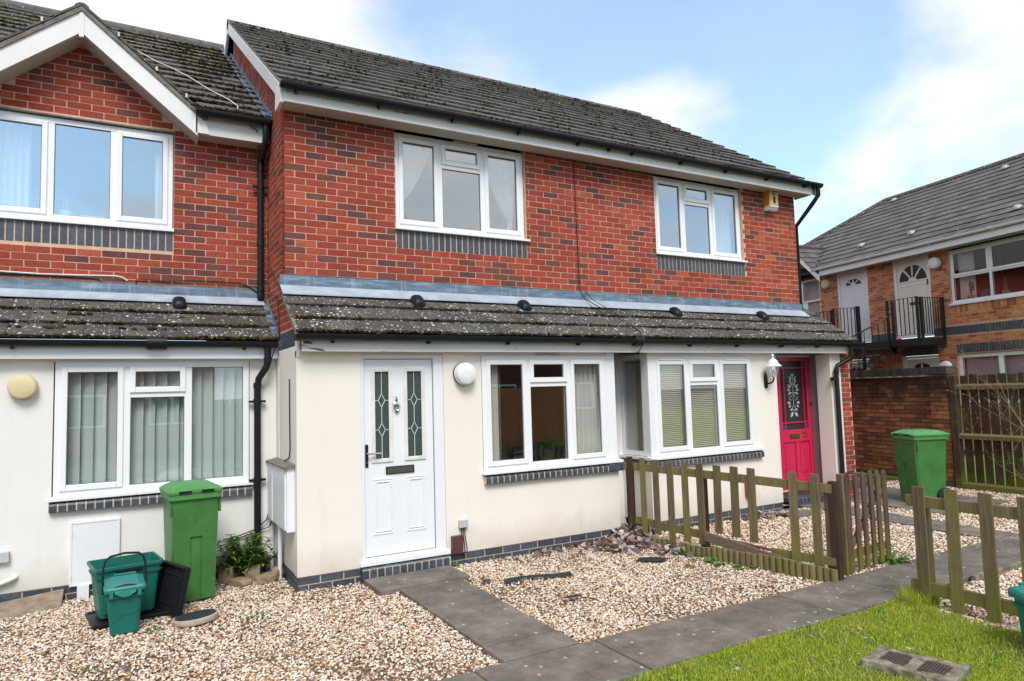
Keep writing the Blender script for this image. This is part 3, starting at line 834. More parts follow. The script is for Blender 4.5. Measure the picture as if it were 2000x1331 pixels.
# left flank above and beside the left house's roofs
def roofz(y): return 5.09+(y+.30)*.658
g = G()
poly = [(0, .003, 0), (0, .003, 4.98), (0, 3.95, 7.78), (0, 3.95, 2.0), (0, 1.2, 0)]
g.prism([(0.001, y, z) for _, y, z in poly], (0, 0, 0), (.1, 0, 0))
poly2 = [(.001, PF+.05, 2.30), (.001, .003, 2.91), (.001, .003, 0), (.001, PF+.05, 0)]
g.prism(poly2, (0, 0, 0), (.1, 0, 0))
flank = ob('side_wall', g, 'mortar_pink', B)
lay_bricks(PB, flank, (0, 3.9, 0), (0, -1, 0), (-1, 0, 0), 3.9, 2.966-.075*6, 70, 'brick_red', keep=lambda u, z: z < roofz(3.9-u)-.24 and (z < 5.2 or (z > 4.9+(3.9-u-.7)*.64)) and z > 2.49, phase=.1, proud=.0006)
lay_bricks(PB, flank, (0, 0, 0), (0, -1, 0), (-1, 0, 0), .52, 2.966-.075*6, 8, 'brick_red', keep=lambda u, z: z < 2.45+.70*(.52-u)+.02, phase=.05, proud=.0006)
g = G(); wall_cells(g, 0, 1, 0, 1, [], lambda *a: None)
# dark soldier course and render below it on the flank
for i in range(9):
    s = G(); s.box(-.006, .03, -.50+i*.088, -.50+i*.088+.078, 2.31, 2.49)
    ob('soldier_brick', s, 'brick_blue', flank)
g = G(); g.box(-.008, .06, PF+.02, .60, .11, 2.315)
ob('side_render', g, 'render_cream', B, bevel=.006)
g = G(); g.box(-.012, .02, PF-.01, PF+.055, 2.20, 2.36)
ob('corner_board', g, 'paint_peeling', B)
# right flank (hidden end)
g = G(); g.box(XE-.1, XE-.002, .12, 8.0, 0, 5.0); g.box(.0, XE, 7.9, 8.0, 0, 5.0)
g.prism([(XE-.1, .12, 4.95), (XE-.1, 3.95, 7.72), (XE-.1, 8, 4.95)], (0, 0, 0), (.1, 0, 0))
g.prism([(8.27, PF+.1, 2.25), (8.27, .12, 2.9), (8.27, .12, 0), (8.27, PF+.1, 0)], (0, 0, 0), (.1, 0, 0))
ob('end_wall', g, 'brick_red', B)
# main roof
g = G(); RZ = 7.93
g.prism([(0, -.24, 5.02+.06*.658), (0, 4.0, 5.02+4.3*.658), (0, 4.0, 4.94+4.3*.658), (0, -.24, 4.94+.06*.658)], (-.05, 0, 0), (8.42, 0, 0))
g.prism([(0, 8.3, 5.02), (0, 4.0, 5.02+4.3*.658), (0, 4.0, 4.94+4.3*.658), (0, 8.3, 4.94)], (-.05, 0, 0), (8.42, 0, 0))
roof = ob('roof', g, 'plastic_dark', B)
gaugeM = .338
tile_roof(TB, roof, (-.07, -.325, 5.015), (1, 0, 0), SL, 15, gaugeM, lambda i: [(0, 8.50)], 'tile_mossy', thick=.034, bond=True)
moss_on(roof, (-.05, -.325, 5.02), Vector((1, 0, 0)), SL, 8.4, 15, gaugeM, 7000, 'moss_brown', (.004, .009), .032)
moss_on(roof, (-.05, -.325, 5.02), Vector((1, 0, 0)), SL, 8.4, 15, gaugeM, 3600, 'moss', (.005, .011), .034, dens=.7)
rid = G(); rid.tube([(-.09, 3.99, 7.80), (8.40, 3.99, 7.80)], .082, 10)
ob('ridge', rid, 'tile_mossy', roof, smooth=True)
for k in range(19):
    s = G(); s.tube([(-.09+k*.45, 3.99, 7.802), (-.09+k*.45+.03, 3.99, 7.802)], .086, 10); ob('ridge_joint', s, 'verge_mortar', roof, smooth=True)
# left barge board, verge
def verge_x(name, x0, x1, ya, yb, za_off, depth, mat):
    g = G(); z = lambda y: 5.02+(y+.30)*.658+za_off
    g.prism([(0, ya, z(ya)), (0, yb, z(yb)), (0, yb, z(yb)-depth), (0, ya, z(ya)-depth)], (x0, 0, 0), (x1, 0, 0))
    return ob(name, g, mat, B)
verge_x('barge_board', -.085, -.05, -.26, 4.0, -.012, .17, 'paint_white')
verge_x('verge', -.078, -.02, -.31, 4.0, .018, .03, 'verge_mortar')
verge_x('barge_board', 8.40, 8.43, -.26, 4.0, -.012, .17, 'paint_white')
g = G(); g.prism([(0, 4.0, 7.84), (0, 8.3, 5.0), (0, 8.3, 4.83), (0, 4.0, 7.67)], (-.085, 0, 0), (-.05, 0, 0)); ob('barge_board', g, 'paint_white', B)
g = G(); g.prism([(-.05, -.255, 5.0), (-.05, .02, 5.12), (-.05, .02, 4.86), (-.05, -.255, 4.86)], (-.04, 0, 0), (.0, 0, 0)); ob('eaves_end', g, 'paint_peeling', B)
# eaves
g = G(); g.box(-.05, 8.30, -.272, -.247, 4.872, 5.03); ob('fascia', g, 'paint_peeling', B)
g = G(); g.box(-.03, 8.28, -.247, .0, 4.884, 4.896); ob('soffit', g, 'soffit_beige', B)
g = G(); g.box(8.272, 8.30, -.246, .06, 4.872, 5.06); ob('eaves_end', g, 'paint_peeling', B)
gut = gutter(B, -.10, 8.43, -.335, 5.035, brackets=[.06+.89*i for i in range(10)]+[4.12])
downpipe(B, [(8.36, -.335, 4.98), (8.36, -.335, 4.86), (8.335, -.24, 4.74), (8.30, .08, 4.42), (8.30, .08, 3.0)], .035)
# lean-to roof
zl = lambda y: 2.44+(y+.72)*.70
g = G(); g.prism([(0, -.67, zl(-.67)), (0, .0, zl(0)), (0, .0, zl(0)-.05), (0, -.67, zl(-.67)-.05)], (-.03, 0, 0), (8.52, 0, 0))
lroof = ob('lean_to_roof', g, 'plastic_dark', B)
tile_roof(TB, lroof, (-.045, -.735, zl(-.735)), (1, 0, 0), LSL, 4, .268, lambda i: [(0, 8.58)], 'tile_lichen', thick=.034)
moss_on(lroof, (-.04, -.735, zl(-.735)), Vector((1, 0, 0)), LSL, 8.55, 2, .268, 5200, 'moss_brown', (.004, .010), .034, dens=-.5)
moss_on(lroof, (-.04, -.735, zl(-.735)), Vector((1, 0, 0)), LSL, 8.55, 0, .268, 260, 'moss', (.006, .014), .038, dens=.2)
g = G(); g.prism([(0, -.735, zl(-.735)+.032), (0, -.10, zl(-.10)+.012), (0, -.10, zl(-.10)-.03), (0, -.735, zl(-.735)-.02)], (-.052, 0, 0), (-.024, 0, 0)); ob('verge', g, 'verge_mortar', B)
g = G(); g.prism([(0, -.735, zl(-.735)+.02), (0, -.10, zl(-.10)+.02), (0, -.10, zl(-.10)-.03), (0, -.735, zl(-.735)-.02)], (8.515, 0, 0), (8.53, 0, 0)); ob('verge', g, 'verge_mortar', B)
lead_flashing(B, -.055, 8.20, -.006, 3.10, 2.975, -.165, zl(-.165)+.055, [1.25, 2.60, 3.84, 4.99, 6.55])
g = G(); g.box(.01, 8.17, -.006, .01, 3.10, 3.112); ob('flashing_joint', g, 'mortar_dark', B)
for x in (1.40, 2.79, 5.25, 7.01): roof_vent(lroof, (x, -.215, zl(-.215)+.045), math.atan(.70))
g = G(); g.box(.02, 8.44, -.700, -.678, 2.250, 2.375); ob('porch_fascia', g, 'paint_peeling', B)
g = G(); g.prism([(.025, -.7045, 2.29), (.20, -.7045, 2.275), (.24, -.7045, 2.256), (.20, -.7045, 2.256), (.06, -.7045, 2.285)], (0, 0, 0), (0, .004, 0)); g.prism([(.03, -.7045, 2.35), (.10, -.7045, 2.345), (.12, -.7045, 2.32), (.03, -.7045, 2.325)], (0, 0, 0), (0, .004, 0)); ob('rotten_patch', g, 'wood_grey', B)
g = G(); g.box(.02, 8.42, -.678, PF+.0, 2.256, 2.268); ob('porch_soffit', g, 'paint_white', B)
gutter(B, -.05, 8.60, -.765, 2.408, brackets=[.30, 1.30, 2.25, 3.20, 4.10, 4.98, 5.85, 6.75, 7.55])
s = G(); s.tube([(4.02, -.765, 2.395), (4.16, -.765, 2.395)], .064, 12); ob('gutter_union', s, 'plastic_black', B, smooth=True)
downpipe(B, [(8.33, -.755, 2.36), (8.33, -.75, 2.22), (8.30, -.73, 2.16), (8.12, -.65, 2.06), (8.09, -.645, 1.99), (8.09, -.645, .05)], .034, collars=[(8.09, -.645, 1.97), (8.33, -.752, 2.24), (8.02, -.645, 1.86)])
s = G(); s.tube([(8.09, -.645, 1.86), (7.93, -.645, 1.86)], .011, 8); ob('pipe_clip', s, 'plastic_black', B)

# ground floor front: rendered wall with its openings
DO = (.62, 1.53, .02, 2.235)
ops_lo = [DO, (1.985, 3.85, .905, 2.30), (3.85, 4.37, .0, 2.30), (4.37, 6.285, .905, 2.30), (6.80, 8.03, .02, 2.30)]
for a_, b_ in ((-.012, 3.85), (4.37, 6.80)):
    g = G(); wall_cells(g, a_, b_, .112, 2.262, ops_lo, lambda a, b, c, d: g.box(a, b, PF, PF+.12, c, d)); fw_ = ob('porch_wall', g, 'render_cream', B)
g = G(); g.box(8.03, 8.245, PF, PF+.12, .112, 2.262); ob('porch_wall', g, 'render_cream', B)
g = G(); g.box(3.84, 4.39, -.02, .05, 0, 2.3); g.box(3.80, 3.85, PF+.12, -.02, .1, .905); g.box(4.37, 4.42, PF+.12, -.02, .1, .89); ob('recess_wall', g, 'render_white', B)
# plinth of engineering bricks
for a, b in ((1.55, 3.845), (4.375, 6.79), (8.03, 8.24)): pl = G(); pl.box(a, b, PF+.0125, PF+.10, -.06, .112); ob('plinth', pl, 'mortar_sill', B)
pl = G(); pl.box(.001, .60, PF+.0125, .60, -.06, .112)
plinth = ob('plinth', pl, 'mortar_sill', B)
PP = Pieces('plinth_brick', 'plinth_brickwork', B)
for a, b in ((0.0, .60), (1.55, 3.845), (4.375, 6.79)): lay_bricks(PP, plinth, (a, PF+.012, 0), (1, 0, 0), (0, -1, 0), b-a, -.038, 2, 'brick_blue', phase=.1)
lay_bricks(PP, plinth, (.0, .60, 0), (0, -1, 0), (-1, 0, 0), 1.175, -.038, 2, 'brick_blue', phase=.04)
PP.emit()
# windows
mz = 4.545
window(B, W1[0]+.008, W1[1]-.008, 3.735, 4.868, .045, [(W1[0]+.008, 1.815, 3.735, 4.868, 'sash'), (1.815, 2.395, mz, 4.868, 'sash'), (1.815, 2.395, 3.735, mz, 'fix'), (2.395, W1[1]-.008, 3.735, 4.868, 'sash')], 'glass_coated')
white_sill(B, W1[0]-.015, W1[1]+.03, 3.735, .06, .105, .034)
window(B, W2[0]+.008, W2[1]-.008, 3.735, 4.868, .045, [(W2[0]+.008, 5.735, 3.735, 4.868, 'sash'), (5.735, 6.30, mz, 4.868, 'sash'), (5.735, 6.30, 3.735, mz, 'fix'), (6.30, W2[1]-.008, 3.735, 4.868, 'sash')], 'glass_coated')
white_sill(B, W2[0]-.015, W2[1]+.03, 3.735, .06, .105, .034)
g = G(); g.box(2.0, 2.32, .02, .05, 4.872, 4.884); g.box(5.26, 5.64, .022, .05, 4.815, 4.826); g.box(6.42, 6.80, .022, .05, 4.815, 4.826); ob('trickle_vent', g, 'soffit_beige', B)
window(B, 1.99, 3.70, .94, 2.215, PF-.012, [(1.99, 2.58, .94, 2.215, 'sash'), (2.58, 3.145, 1.885, 2.215, 'sash'), (2.58, 3.145, .94, 1.885, 'fix'), (3.145, 3.70, .94, 2.215, 'sash')])
g = G(); g.box(3.70, 3.835, PF-.013, PF+.10, .94, 2.25); g.box(1.985, 3.70, PF+.0, PF+.06, 2.215, 2.256); ob('corner_post', g, 'upvc_plain', B, bevel=.004)
g = G(); g.box(2.70, 3.03, PF-.022, PF, 2.226, 2.238); ob('trickle_vent', g, 'soffit_beige', B)
white_sill(B, 1.965, 3.885, .945, PF+.05, .115, .038)
sb24 = sill_bricks(B, 1.985, 3.88, .902, PF)
g = G(); g.box(3.66, 3.90, PF-.065, PF+.14, .812, .895); ob('sill_corner_brick', g, 'brick_blue', B, bevel=.01)
window(B, 4.46, 6.275, .93, 2.20, PF-.012, [(4.46, 5.06, .93, 2.20, 'sash'), (5.06, 5.622, 1.85, 2.20, 'sash'), (5.06, 5.622, .93, 1.85, 'fix'), (5.622, 6.275, .93, 2.20, 'sash')])
g = G(); g.box(4.37, 4.46, PF-.014, PF+.07, .93, 2.256); g.box(4.46, 6.285, PF, PF+.06, 2.20, 2.256); ob('corner_post', g, 'upvc_plain', B, bevel=.004)
g = G(); g.box(4.56, 4.96, PF-.036, PF-.026, 2.158, 2.172); g.box(5.74, 6.16, PF-.036, PF-.026, 2.158, 2.172); ob('trickle_vent', g, 'upvc_white', B)
# side light of the right bay, facing the recess
g = G(); x = 4.372
g.box(x, x+.06, PF+.071, PF+.13, .93, 2.256); g.box(x, x+.06, -.075, -.02, .93, 2.256); g.box(x, x+.06, PF+.13, -.075, 2.185, 2.256); g.box(x, x+.06, PF+.13, -.075, .93, .99)
sw = ob('side_window', g, 'upvc_white', B, bevel=.004)
g = G(); g.box(x+.012, x+.018, PF+.125, -.07, .985, 2.19); ob('pane', g, 'glass', sw)
g = G(); g.prism([(0, PF+.05, .93), (0, PF-.065, .922), (0, PF-.065, .888), (0, PF+.05, .888)], (4.325, 0, 0), (6.40, 0, 0)); g.box(4.325, 4.372, PF+.05, -.02, .888, .925)
ob('sill', g, 'upvc_plain', B, bevel=.003)
sill_bricks(B, 4.36, 6.40, .885, PF)
g = G()
for k in range(5): g.box(4.335, 4.372, -.50+k*.09, -.50+k*.09+.08, .80, .886)
ob('side_sill_brick', g, 'brick_blue', B)
# interiors seen dimly through the glass
g = G()
for (x0, x1, y0, y1, z0, z1) in ((.02, 8.08, PF+.13, 2.4, .02, 2.24), (.02, 8.08, .13, 2.6, 2.75, 4.90)):
    g.face([(x0, y1, z0), (x1, y1, z0), (x1, y1, z1), (x0, y1, z1)]); g.face([(x0, y0, z0), (x1, y0, z0), (x1, y1, z0), (x0, y1, z0)]); g.face([(x0, y0, z1), (x1, y0, z1), (x1, y1, z1), (x0, y1, z1)])
    g.face([(x0, y0, z0), (x0, y1, z0), (x0, y1, z1), (x0, y0, z1)]); g.face([(x1, y0, z0), (x1, y1, z0), (x1, y1, z1), (x1, y0, z1)]); g.face([(4.12, y0+.35, z0), (4.12, y1, z0), (4.12, y1, z1), (4.12, y0+.35, z1)])
g.face([(1.8, -.02+.1, .02), (1.8, 2.4, .02), (1.8, 2.4, 2.24), (1.8, .08, 2.24)]); g.face([(.02, .9, .02), (1.8, .9, .02), (1.8, .9, 2.24), (.02, .9, 2.24)]); g.face([(6.6, PF+.13, .02), (6.6, 2.4, .02), (6.6, 2.4, 2.24), (6.6, PF+.13, 2.24)])
ob('interior', g, 'room_wall', B)

# ---- white front door
yd = PF+.035
g = G(); g.box(.622, .652, PF+.005, PF+.09, .12, 2.232); g.box(1.418, 1.528, PF+.005, PF+.09, .12, 2.232); g.box(.652, 1.418, PF+.005, PF+.09, 2.185, 2.232); g.box(.652, 1.418, PF+.005, PF+.09, .12, .19)
g.box(.59, 1.56, PF-.035, PF+.06, .122, .165)
door = ob('door_frame', g, 'door_white', B, bevel=.004)
g = G(); x0, x1, z0, z1 = .659, 1.411, .197, 2.178
GL = ((.775, .925), (1.125, 1.285))
wall_cells(g, x0, x1, z0, z1, [(a-.012, b+.012, 1.16, 2.055) for a, b in GL], lambda a, b, c, d: g.box(a, b, yd, yd+.045, c, d))
leaf = ob('door_leaf', g, 'door_white', door)
g = G(); g.frame(x0-.007, x1+.007, z0-.0075, z1+.007, .0068, yd-.003, yd+.03); ob('door_gap', g, 'seam_grey', door)
for a, b in GL:
    g = G(); g.frame(a-.038, b+.038, 1.125, 2.09, .04, yd-.014, yd+.006); ob('glazing_bead', g, 'bead_cream', door, bevel=.006)
    g = G(); g.box(a-.01, b+.01, yd+.010, yd+.014, 1.15, 2.06); ob('door_pane', g, 'glass_obscure', door)
    g = G(); xm = (a+b)/2; y = yd+.006
    def came(p, q): g.bar((p[0], y, p[1]), (q[0], y, q[1]), .006, .006, (0, 1, 0))
    for zc_ in (1.755, 1.455):
        dm = [(xm, zc_+.068), (xm+.036, zc_), (xm, zc_-.068), (xm-.036, zc_)]
        for k in range(4): came(dm[k], dm[(k+1) % 4])
        came((a, zc_), (xm-.036, zc_)); came((xm+.036, zc_), (b, zc_))
    came((xm, 2.05), (xm, 1.823)); came((xm, 1.687), (xm, 1.523)); came((xm, 1.387), (xm, 1.165))
    ob('lead_came', g, 'letter_white', door)
    # moulded lower panel
    xa, xb = (a-.03, b+.035)
    g = G(); g.frame(xa, xb, .40, .965, .018, yd-.006, yd+.001); g.frame(xa+.03, xb-.03, .43, .935, .012, yd-.009, yd+.001); ob('door_panel', g, 'door_white', door, bevel=.005)
g = G(); g.box(.883, 1.19, yd-.012, yd, 1.0, 1.078); lb = ob('letterbox', g, 'plastic_black', door, bevel=.003)
g = G(); g.box(.892, 1.181, yd-.017, yd-.010, 1.052, 1.068); g.box(.892, 1.181, yd-.017, yd-.010, 1.010, 1.018); ob('letterbox_trim', g, 'chrome', lb)
g = G(); g.box(.897, 1.176, yd-.016, yd-.010, 1.0185, 1.0515); ob('letterbox_flap', g, 'grate_brown', lb)
g = G(); g.box(.667, .70, yd-.012, yd, 1.085, 1.315); hp = ob('handle_plate', g, 'plastic_black', door, bevel=.008)
g = G(); g.tube([(.683, yd-.01, 1.227), (.683, yd-.05, 1.227), (.70, yd-.056, 1.227), (.825, yd-.056, 1.222)], .010, 8); ob('lever', g, 'chrome', hp, smooth=True)
g = G(); g.lathe((.683, yd-.012, 1.135), [(.010, 0), (.010, .004)], 10, 'y'); ob('keyhole', g, 'chrome', hp)
g = G(); g.lathe((1.005, yd, 1.705), [(.036, 0), (.034, .01), (.02, .018)], 16, 'y', 1, 1); g.lathe((1.005, yd, 1.755), [(.014, 0), (.012, .02)], 12, 'y'); g.lathe((1.005, yd, 1.785), [(.008, 0), (.006, .015)], 10, 'y'); g.lathe((1.005, yd, 1.635), [(.013, 0), (.012, .028)], 12, 'y'); g.tube([(1.005+.03*math.cos(t), yd-.022, 1.69+.045*math.sin(t)) for t in [math.pi+math.pi*k/8 for k in range(9)]], .007, 6)
ob('door_knocker', g, 'chrome', door, smooth=True)
g = G(); g.box(.60, 1.545, PF-.06, PF+.05, -.05, .10); step = ob('door_step', g, 'mortar_sill', B)
s = G(); s.prism([(0, .06, .118), (0, -.045, .112), (0, -.066, .088), (0, -.066, -.05), (0, .06, -.05)], (0, 0, 0), (.066, 0, 0)); me = s.mesh('step_brick', ['brick_blue']); fix_normals(me)
for k in range(12):
    o = bpy.data.objects.new('step_brick', me); COL.objects.link(o); o.parent = step; o.location = (.598+k*.0785, PF, random.uniform(-.001, .001))

# ---- red door in its recess
yr = -.172
g = G(); g.box(6.80, 8.03, yr+.06, yr+.16, .0, 2.30); ob('porch_back_wall', g, 'render_white', B)
g = G(); g.box(6.76, 6.80, PF+.12, yr+.06, .0, 2.28); ob('porch_side_wall', g, 'render_white', B)
g = G(); g.box(8.15, 8.24, -.34, yr+.1, .0, 2.28); g.box(8.03, 8.24, PF+.12, -.34, .0, 2.28); g.box(8.03, 8.244, PF+.002, PF+.12, .0, .112); ob('porch_reveal', g, 'render_white', B)
g = G(); g.frame(7.20, 8.15, .12, 2.275, .055, yr-.03, yr+.055)
dr = ob('red_door_frame', g, 'paint_white', B)
rx0, rx1 = 7.262, 8.086
g = G(); ops = [(7.375, 7.98, 1.09, 2.16), (7.37, 7.655, .36, .90), (7.715, 7.985, .36, .90)]
wall_cells(g, rx0, rx1, .17, 2.222, ops, lambda a, b, c, d: g.box(a, b, yr-.012, yr+.03, c, d))
ob('door_leaf', g, 'paint_red', dr, bevel=.003)
for a, b in ((7.37, 7.655), (7.715, 7.985)):
    g = G(); g.box(a, b, yr+.006, yr+.026, .36, .90); g.box(a+.05, b-.05, yr-.004, yr+.007, .42, .84); ob('door_panel', g, 'paint_red', dr, bevel=.008)
g = G()
for xx in (7.445, 7.90): g.box(xx-.009, xx+.009, yr-.014, yr+.01, 1.09, 2.16)
for zz in (1.20, 2.05): g.box(7.375, 7.98, yr-.0145, yr+.0095, zz-.009, zz+.009)
ob('glazing_bar', g, 'paint_red', dr)
g = G(); g.box(7.375, 7.98, yr+.004, yr+.008, 1.09, 2.16); ob('door_pane', g, 'glass_dark', dr)
g = G()
for a, b in ((7.378, 7.436), (7.909, 7.977)):
    for c, d in ((1.093, 1.191), (2.059, 2.157)): g.box(a, b, yr+.001, yr+.0042, c, d)
ob('blue_pane', g, 'paint_blue', dr)
# etched bouquet on the centre pane
g = G(); cx_ = 7.672; y = yr+.002
def petal(x, z, a, L_, W_):
    dx, dz = math.cos(a), math.sin(a); pts = []
    for t, w_ in ((0, .2), (.35, 1), (.7, .8), (1, .05)): pts.append((t, w_))
    up = [(x+dx*L_*t-dz*W_*w_/2, y, z+dz*L_*t+dx*W_*w_/2) for t, w_ in pts]; dn = [(x+dx*L_*t+dz*W_*w_/2, y, z+dz*L_*t-dx*W_*w_/2) for t, w_ in pts]
    g.prism(up+dn[::-1], (0, 0, 0), (0, .0015, 0))
def arc(x, z, r, a0, a1, wd=.008):
    p = [(x+r*math.cos(a0+(a1-a0)*k/7), y, z+r*math.sin(a0+(a1-a0)*k/7)) for k in range(8)]
    for k in range(7): g.bar(p[k], p[k+1], wd, .002, (0, 1, 0))
for s_ in (-1, 1):
    for (dx, z, a, L_, W_) in ((.01, 1.90, 75, .075, .03), (.025, 1.86, 45, .08, .035), (.035, 1.80, 60, .085, .04), (.05, 1.74, 35, .09, .04), (.065, 1.70, 5, .075, .035), (.06, 1.67, -30, .07, .03), (.03, 1.76, 85, .08, .035), (.075, 1.50, 10, .07, .045), (.07, 1.47, -40, .06, .035), (.02, 1.36, -50, .10, .05), (.03, 1.41, -20, .06, .035), (.09, 1.72, 70, .05, .022)):
        aa = rad(a) if s_ > 0 else math.pi-rad(a)
        petal(cx_+s_*dx, z, aa, L_, W_)
    arc(cx_+s_*.045, 1.60, .055, 0 if s_ > 0 else math.pi, (-.5*math.pi) if s_ > 0 else 1.5*math.pi); arc(cx_+s_*.05, 1.63, .028, 0, 5.2, .006)
    arc(cx_, 1.42, .035, -.5*math.pi, -.5*math.pi+s_*math.pi)
g.bar((cx_, y, 1.90), (cx_, y, 1.46), .008, .002, (0, 1, 0)); g.bar((cx_-.075, y, 1.665), (cx_+.075, y, 1.665), .008, .002, (0, 1, 0))
ob('etched_flowers', g, 'etching', dr)
g = G(); g.box(7.52, 7.745, yr-.024, yr-.011, .955, 1.025); lb = ob('letterbox', g, 'brass', dr, bevel=.004)
g = G(); g.box(7.54, 7.725, yr-.03, yr-.023, .968, 1.012); ob('letterbox_flap', g, 'brass', lb, bevel=.003)
g = G(); g.lathe((8.045, yr-.012, 1.48), [(.026, 0), (.024, .02), (.012, .024), (.012, .04)], 14, 'y'); ob('lock', g, 'brass', dr, smooth=True)
g = G(); g.lathe((8.055, yr-.012, 1.075), [(.012, 0), (.012, .006)], 12, 'y'); ob('keyhole', g, 'brass', dr)
def text_mesh(name, txt, size, M, mat, parent, depth=.004, space=1.0):
    cu = bpy.data.curves.new(name, 'FONT'); cu.body = txt; cu.size = size; cu.extrude = depth/2; cu.align_x = 'CENTER'; cu.align_y = 'CENTER'; cu.space_character = space
    t = bpy.data.objects.new(name+'_tmp', cu); COL.objects.link(t)
    dg = bpy.context.evaluated_depsgraph_get(); me = bpy.data.meshes.new_from_object(t.evaluated_get(dg))
    bpy.data.objects.remove(t); bpy.data.curves.remove(cu)
    me.materials.clear(); me.materials.append(MATS[mat]); me.transform(M); me.name = name
    o = bpy.data.objects.new(name, me); COL.objects.link(o)
    if parent: o.parent = parent
    return o
def facing(x, y, z): return Matrix.Translation((x, y, z)) @ Matrix.Rotation(rad(90), 4, 'X')
text_mesh('house_number', '25', .12, facing(7.865, yr-.015, 1.0), 'brass', dr, .006)
g = G(); g.box(7.18, 8.14, yr-.08, yr+.05, .115, .165); ob('threshold', g, 'timber_board', B)
g = G(); g.box(7.10, 8.15, -.46, yr+.06, -.05, .06); st2 = ob('door_step', g, 'mortar_dark', B)
s = G(); s.prism([(0, .30, .115), (0, -.0, .11), (0, -.025, .09), (0, -.03, -.05), (0, .30, -.05)], (0, 0, 0), (.068, 0, 0)); me = s.mesh('step_brick', ['brick_blue']); fix_normals(me)
for k in range(13):
    o = bpy.data.objects.new('step_brick', me); COL.objects.link(o); o.parent = st2; o.location = (7.10+k*.08, -.45, random.uniform(-.001, .001))
# brick pier at the far end
g = G(); g.box(8.259, 8.507, PF+.0008, -.05, 0, 2.30); pier = ob('brick_pier', g, 'mortar_pink', B)
lay_bricks(PB, pier, (8.258, PF, 0), (1, 0, 0), (0, -1, 0), .252, .0, 30, 'brick_red', phase=.113, first_odd=0)
lay_bricks(PB, pier, (8.258, -.05, 0), (0, -1, 0), (-1, 0, 0), .54, .0, 30, 'brick_red', phase=.05, first_odd=1)
g = G(); g.box(8.225, 8.256, PF-.014, PF+.1, .05, 2.256); ob('corner_board', g, 'paint_white', B)
PB.emit(); TB.emit()
# ================================================================== the left house, set back
A = thing('gabled_house', 'red brick house with small white gable and green tinted blinds in its lower window', 'house')
PA_ = Pieces('brick', 'brickwork', A); TA = Pieces('roof_tile', 'roof_tiling', A)
YF = DA; YP = PF+DA            # upper front, lean-to front
XL = -7.2
WA = (-2.745, -1.0)
ops = [(WA[0], WA[1], 3.47, 4.835)]
gx, gz = -1.885, 5.90          # gable apex
def under_gable(x, z): return z < 4.83 or (abs(x-gx) < 1.1 and z < 5.70-abs(x-gx)*.83)
g = G(); wall_cells(g, XL, -.002, 2.9, 4.86, [(WA[0], WA[1], 3.685, 4.835)], lambda a, b, c, d: g.box(a, b, YF+.0008, YF+.12, c, d))
g.prism([(gx-1.1, YF+.0008, 4.86), (gx+1.1, YF+.0008, 4.86), (gx, YF+.0008, 5.80)], (0, 0, 0), (0, .117, 0))
wa = ob('front_wall', g, 'mortar_buff', A)
lay_bricks(PA_, wa, (-4.0, YF, 0), (1, 0, 0), (0, -1, 0), 3.995, 4.786-.075*24+.005, 39, 'brick_red', [(WA[0]+4.0, WA[1]+4.0, 3.47, 4.835)], keep=lambda u, z: under_gable(-4.0+u, z), phase=4.0-.889-.225*13-.1125+.225, first_odd=1)
soldier_bricks(wa, WA[0], WA[1], 3.472, 3.682, YF-.006, st=.0755)
g = G(); g.box(WA[0], WA[1]+.02, YF-.012, YF+.05, 4.822, 4.836); ob('lintel', g, 'verge_mortar', A)
# lean-to front
opsA = [(-2.04, -.285, .905, 2.26)]
g = G(); wall_cells(g, XL, -.010, .118, 2.262, opsA, lambda a, b, c, d: g.box(a, b, YP, YP+.12, c, d)); ob('porch_wall', g, 'render_white', A)
pl = G(); pl.box(XL, -.012, YP+.012, YP+.1, -.06, .118); plA = ob('plinth', pl, 'mortar_sill', A)
PPA = Pieces('plinth_brick', 'plinth_brickwork', A)
lay_bricks(PPA, plA, (-3.2, YP+.012, 0), (1, 0, 0), (0, -1, 0), 3.18, -.032, 2, 'brick_blue', phase=.17); PPA.emit()
window(A, WA[0]+.01, WA[1]-.008, 3.725, 4.815, YF+.03, [(WA[0]+.01, -2.155, 3.725, 4.815, 'sash'), (-2.155, -1.58, 3.725, 4.815, 'fix'), (-1.58, WA[1]-.008, 3.725, 4.815, 'sash')], 'glass_coated')
white_sill(A, WA[0], WA[1]+.005, 3.728, YF+.05, .085, .040)
window(A, -2.028, -.292, .94, 2.215, YP-.010, [(-2.028, -1.435, .94, 2.215, 'sash'), (-1.435, -.882, 1.885, 2.215, 'sash'), (-1.435, -.882, .94, 1.885, 'fix'), (-.882, -.292, .94, 2.215, 'fix')])
g = G(); g.box(-2.04, -.285, YP, YP+.06, 2.215, 2.256); ob('window_head', g, 'upvc_plain', A)
white_sill(A, -2.065, -.255, .945, YP+.05, .110, .040)
sill_bricks(A, -2.06, -.262, .900, YP)
g = G()
for (y0, y1, z0, z1) in ((YP+.13, 3.2, .02, 2.24), (YF+.13, 3.6, 2.75, 4.90)):
    x0, x1 = -5.0, -.03
    g.face([(x0, y1, z0), (x1, y1, z0), (x1, y1, z1), (x0, y1, z1)]); g.face([(x0, y0, z0), (x1, y0, z0), (x1, y1, z0), (x0, y1, z0)]); g.face([(x0, y0, z1), (x1, y0, z1), (x1, y1, z1), (x0, y1, z1)])
    g.face([(x0, y0, z0), (x0, y1, z0), (x0, y1, z1), (x0, y0, z1)]); g.face([(x1, y0, z0), (x1, y1, z0), (x1, y1, z1), (x1, y0, z1)])
ob('interior', g, 'room_wall', A)
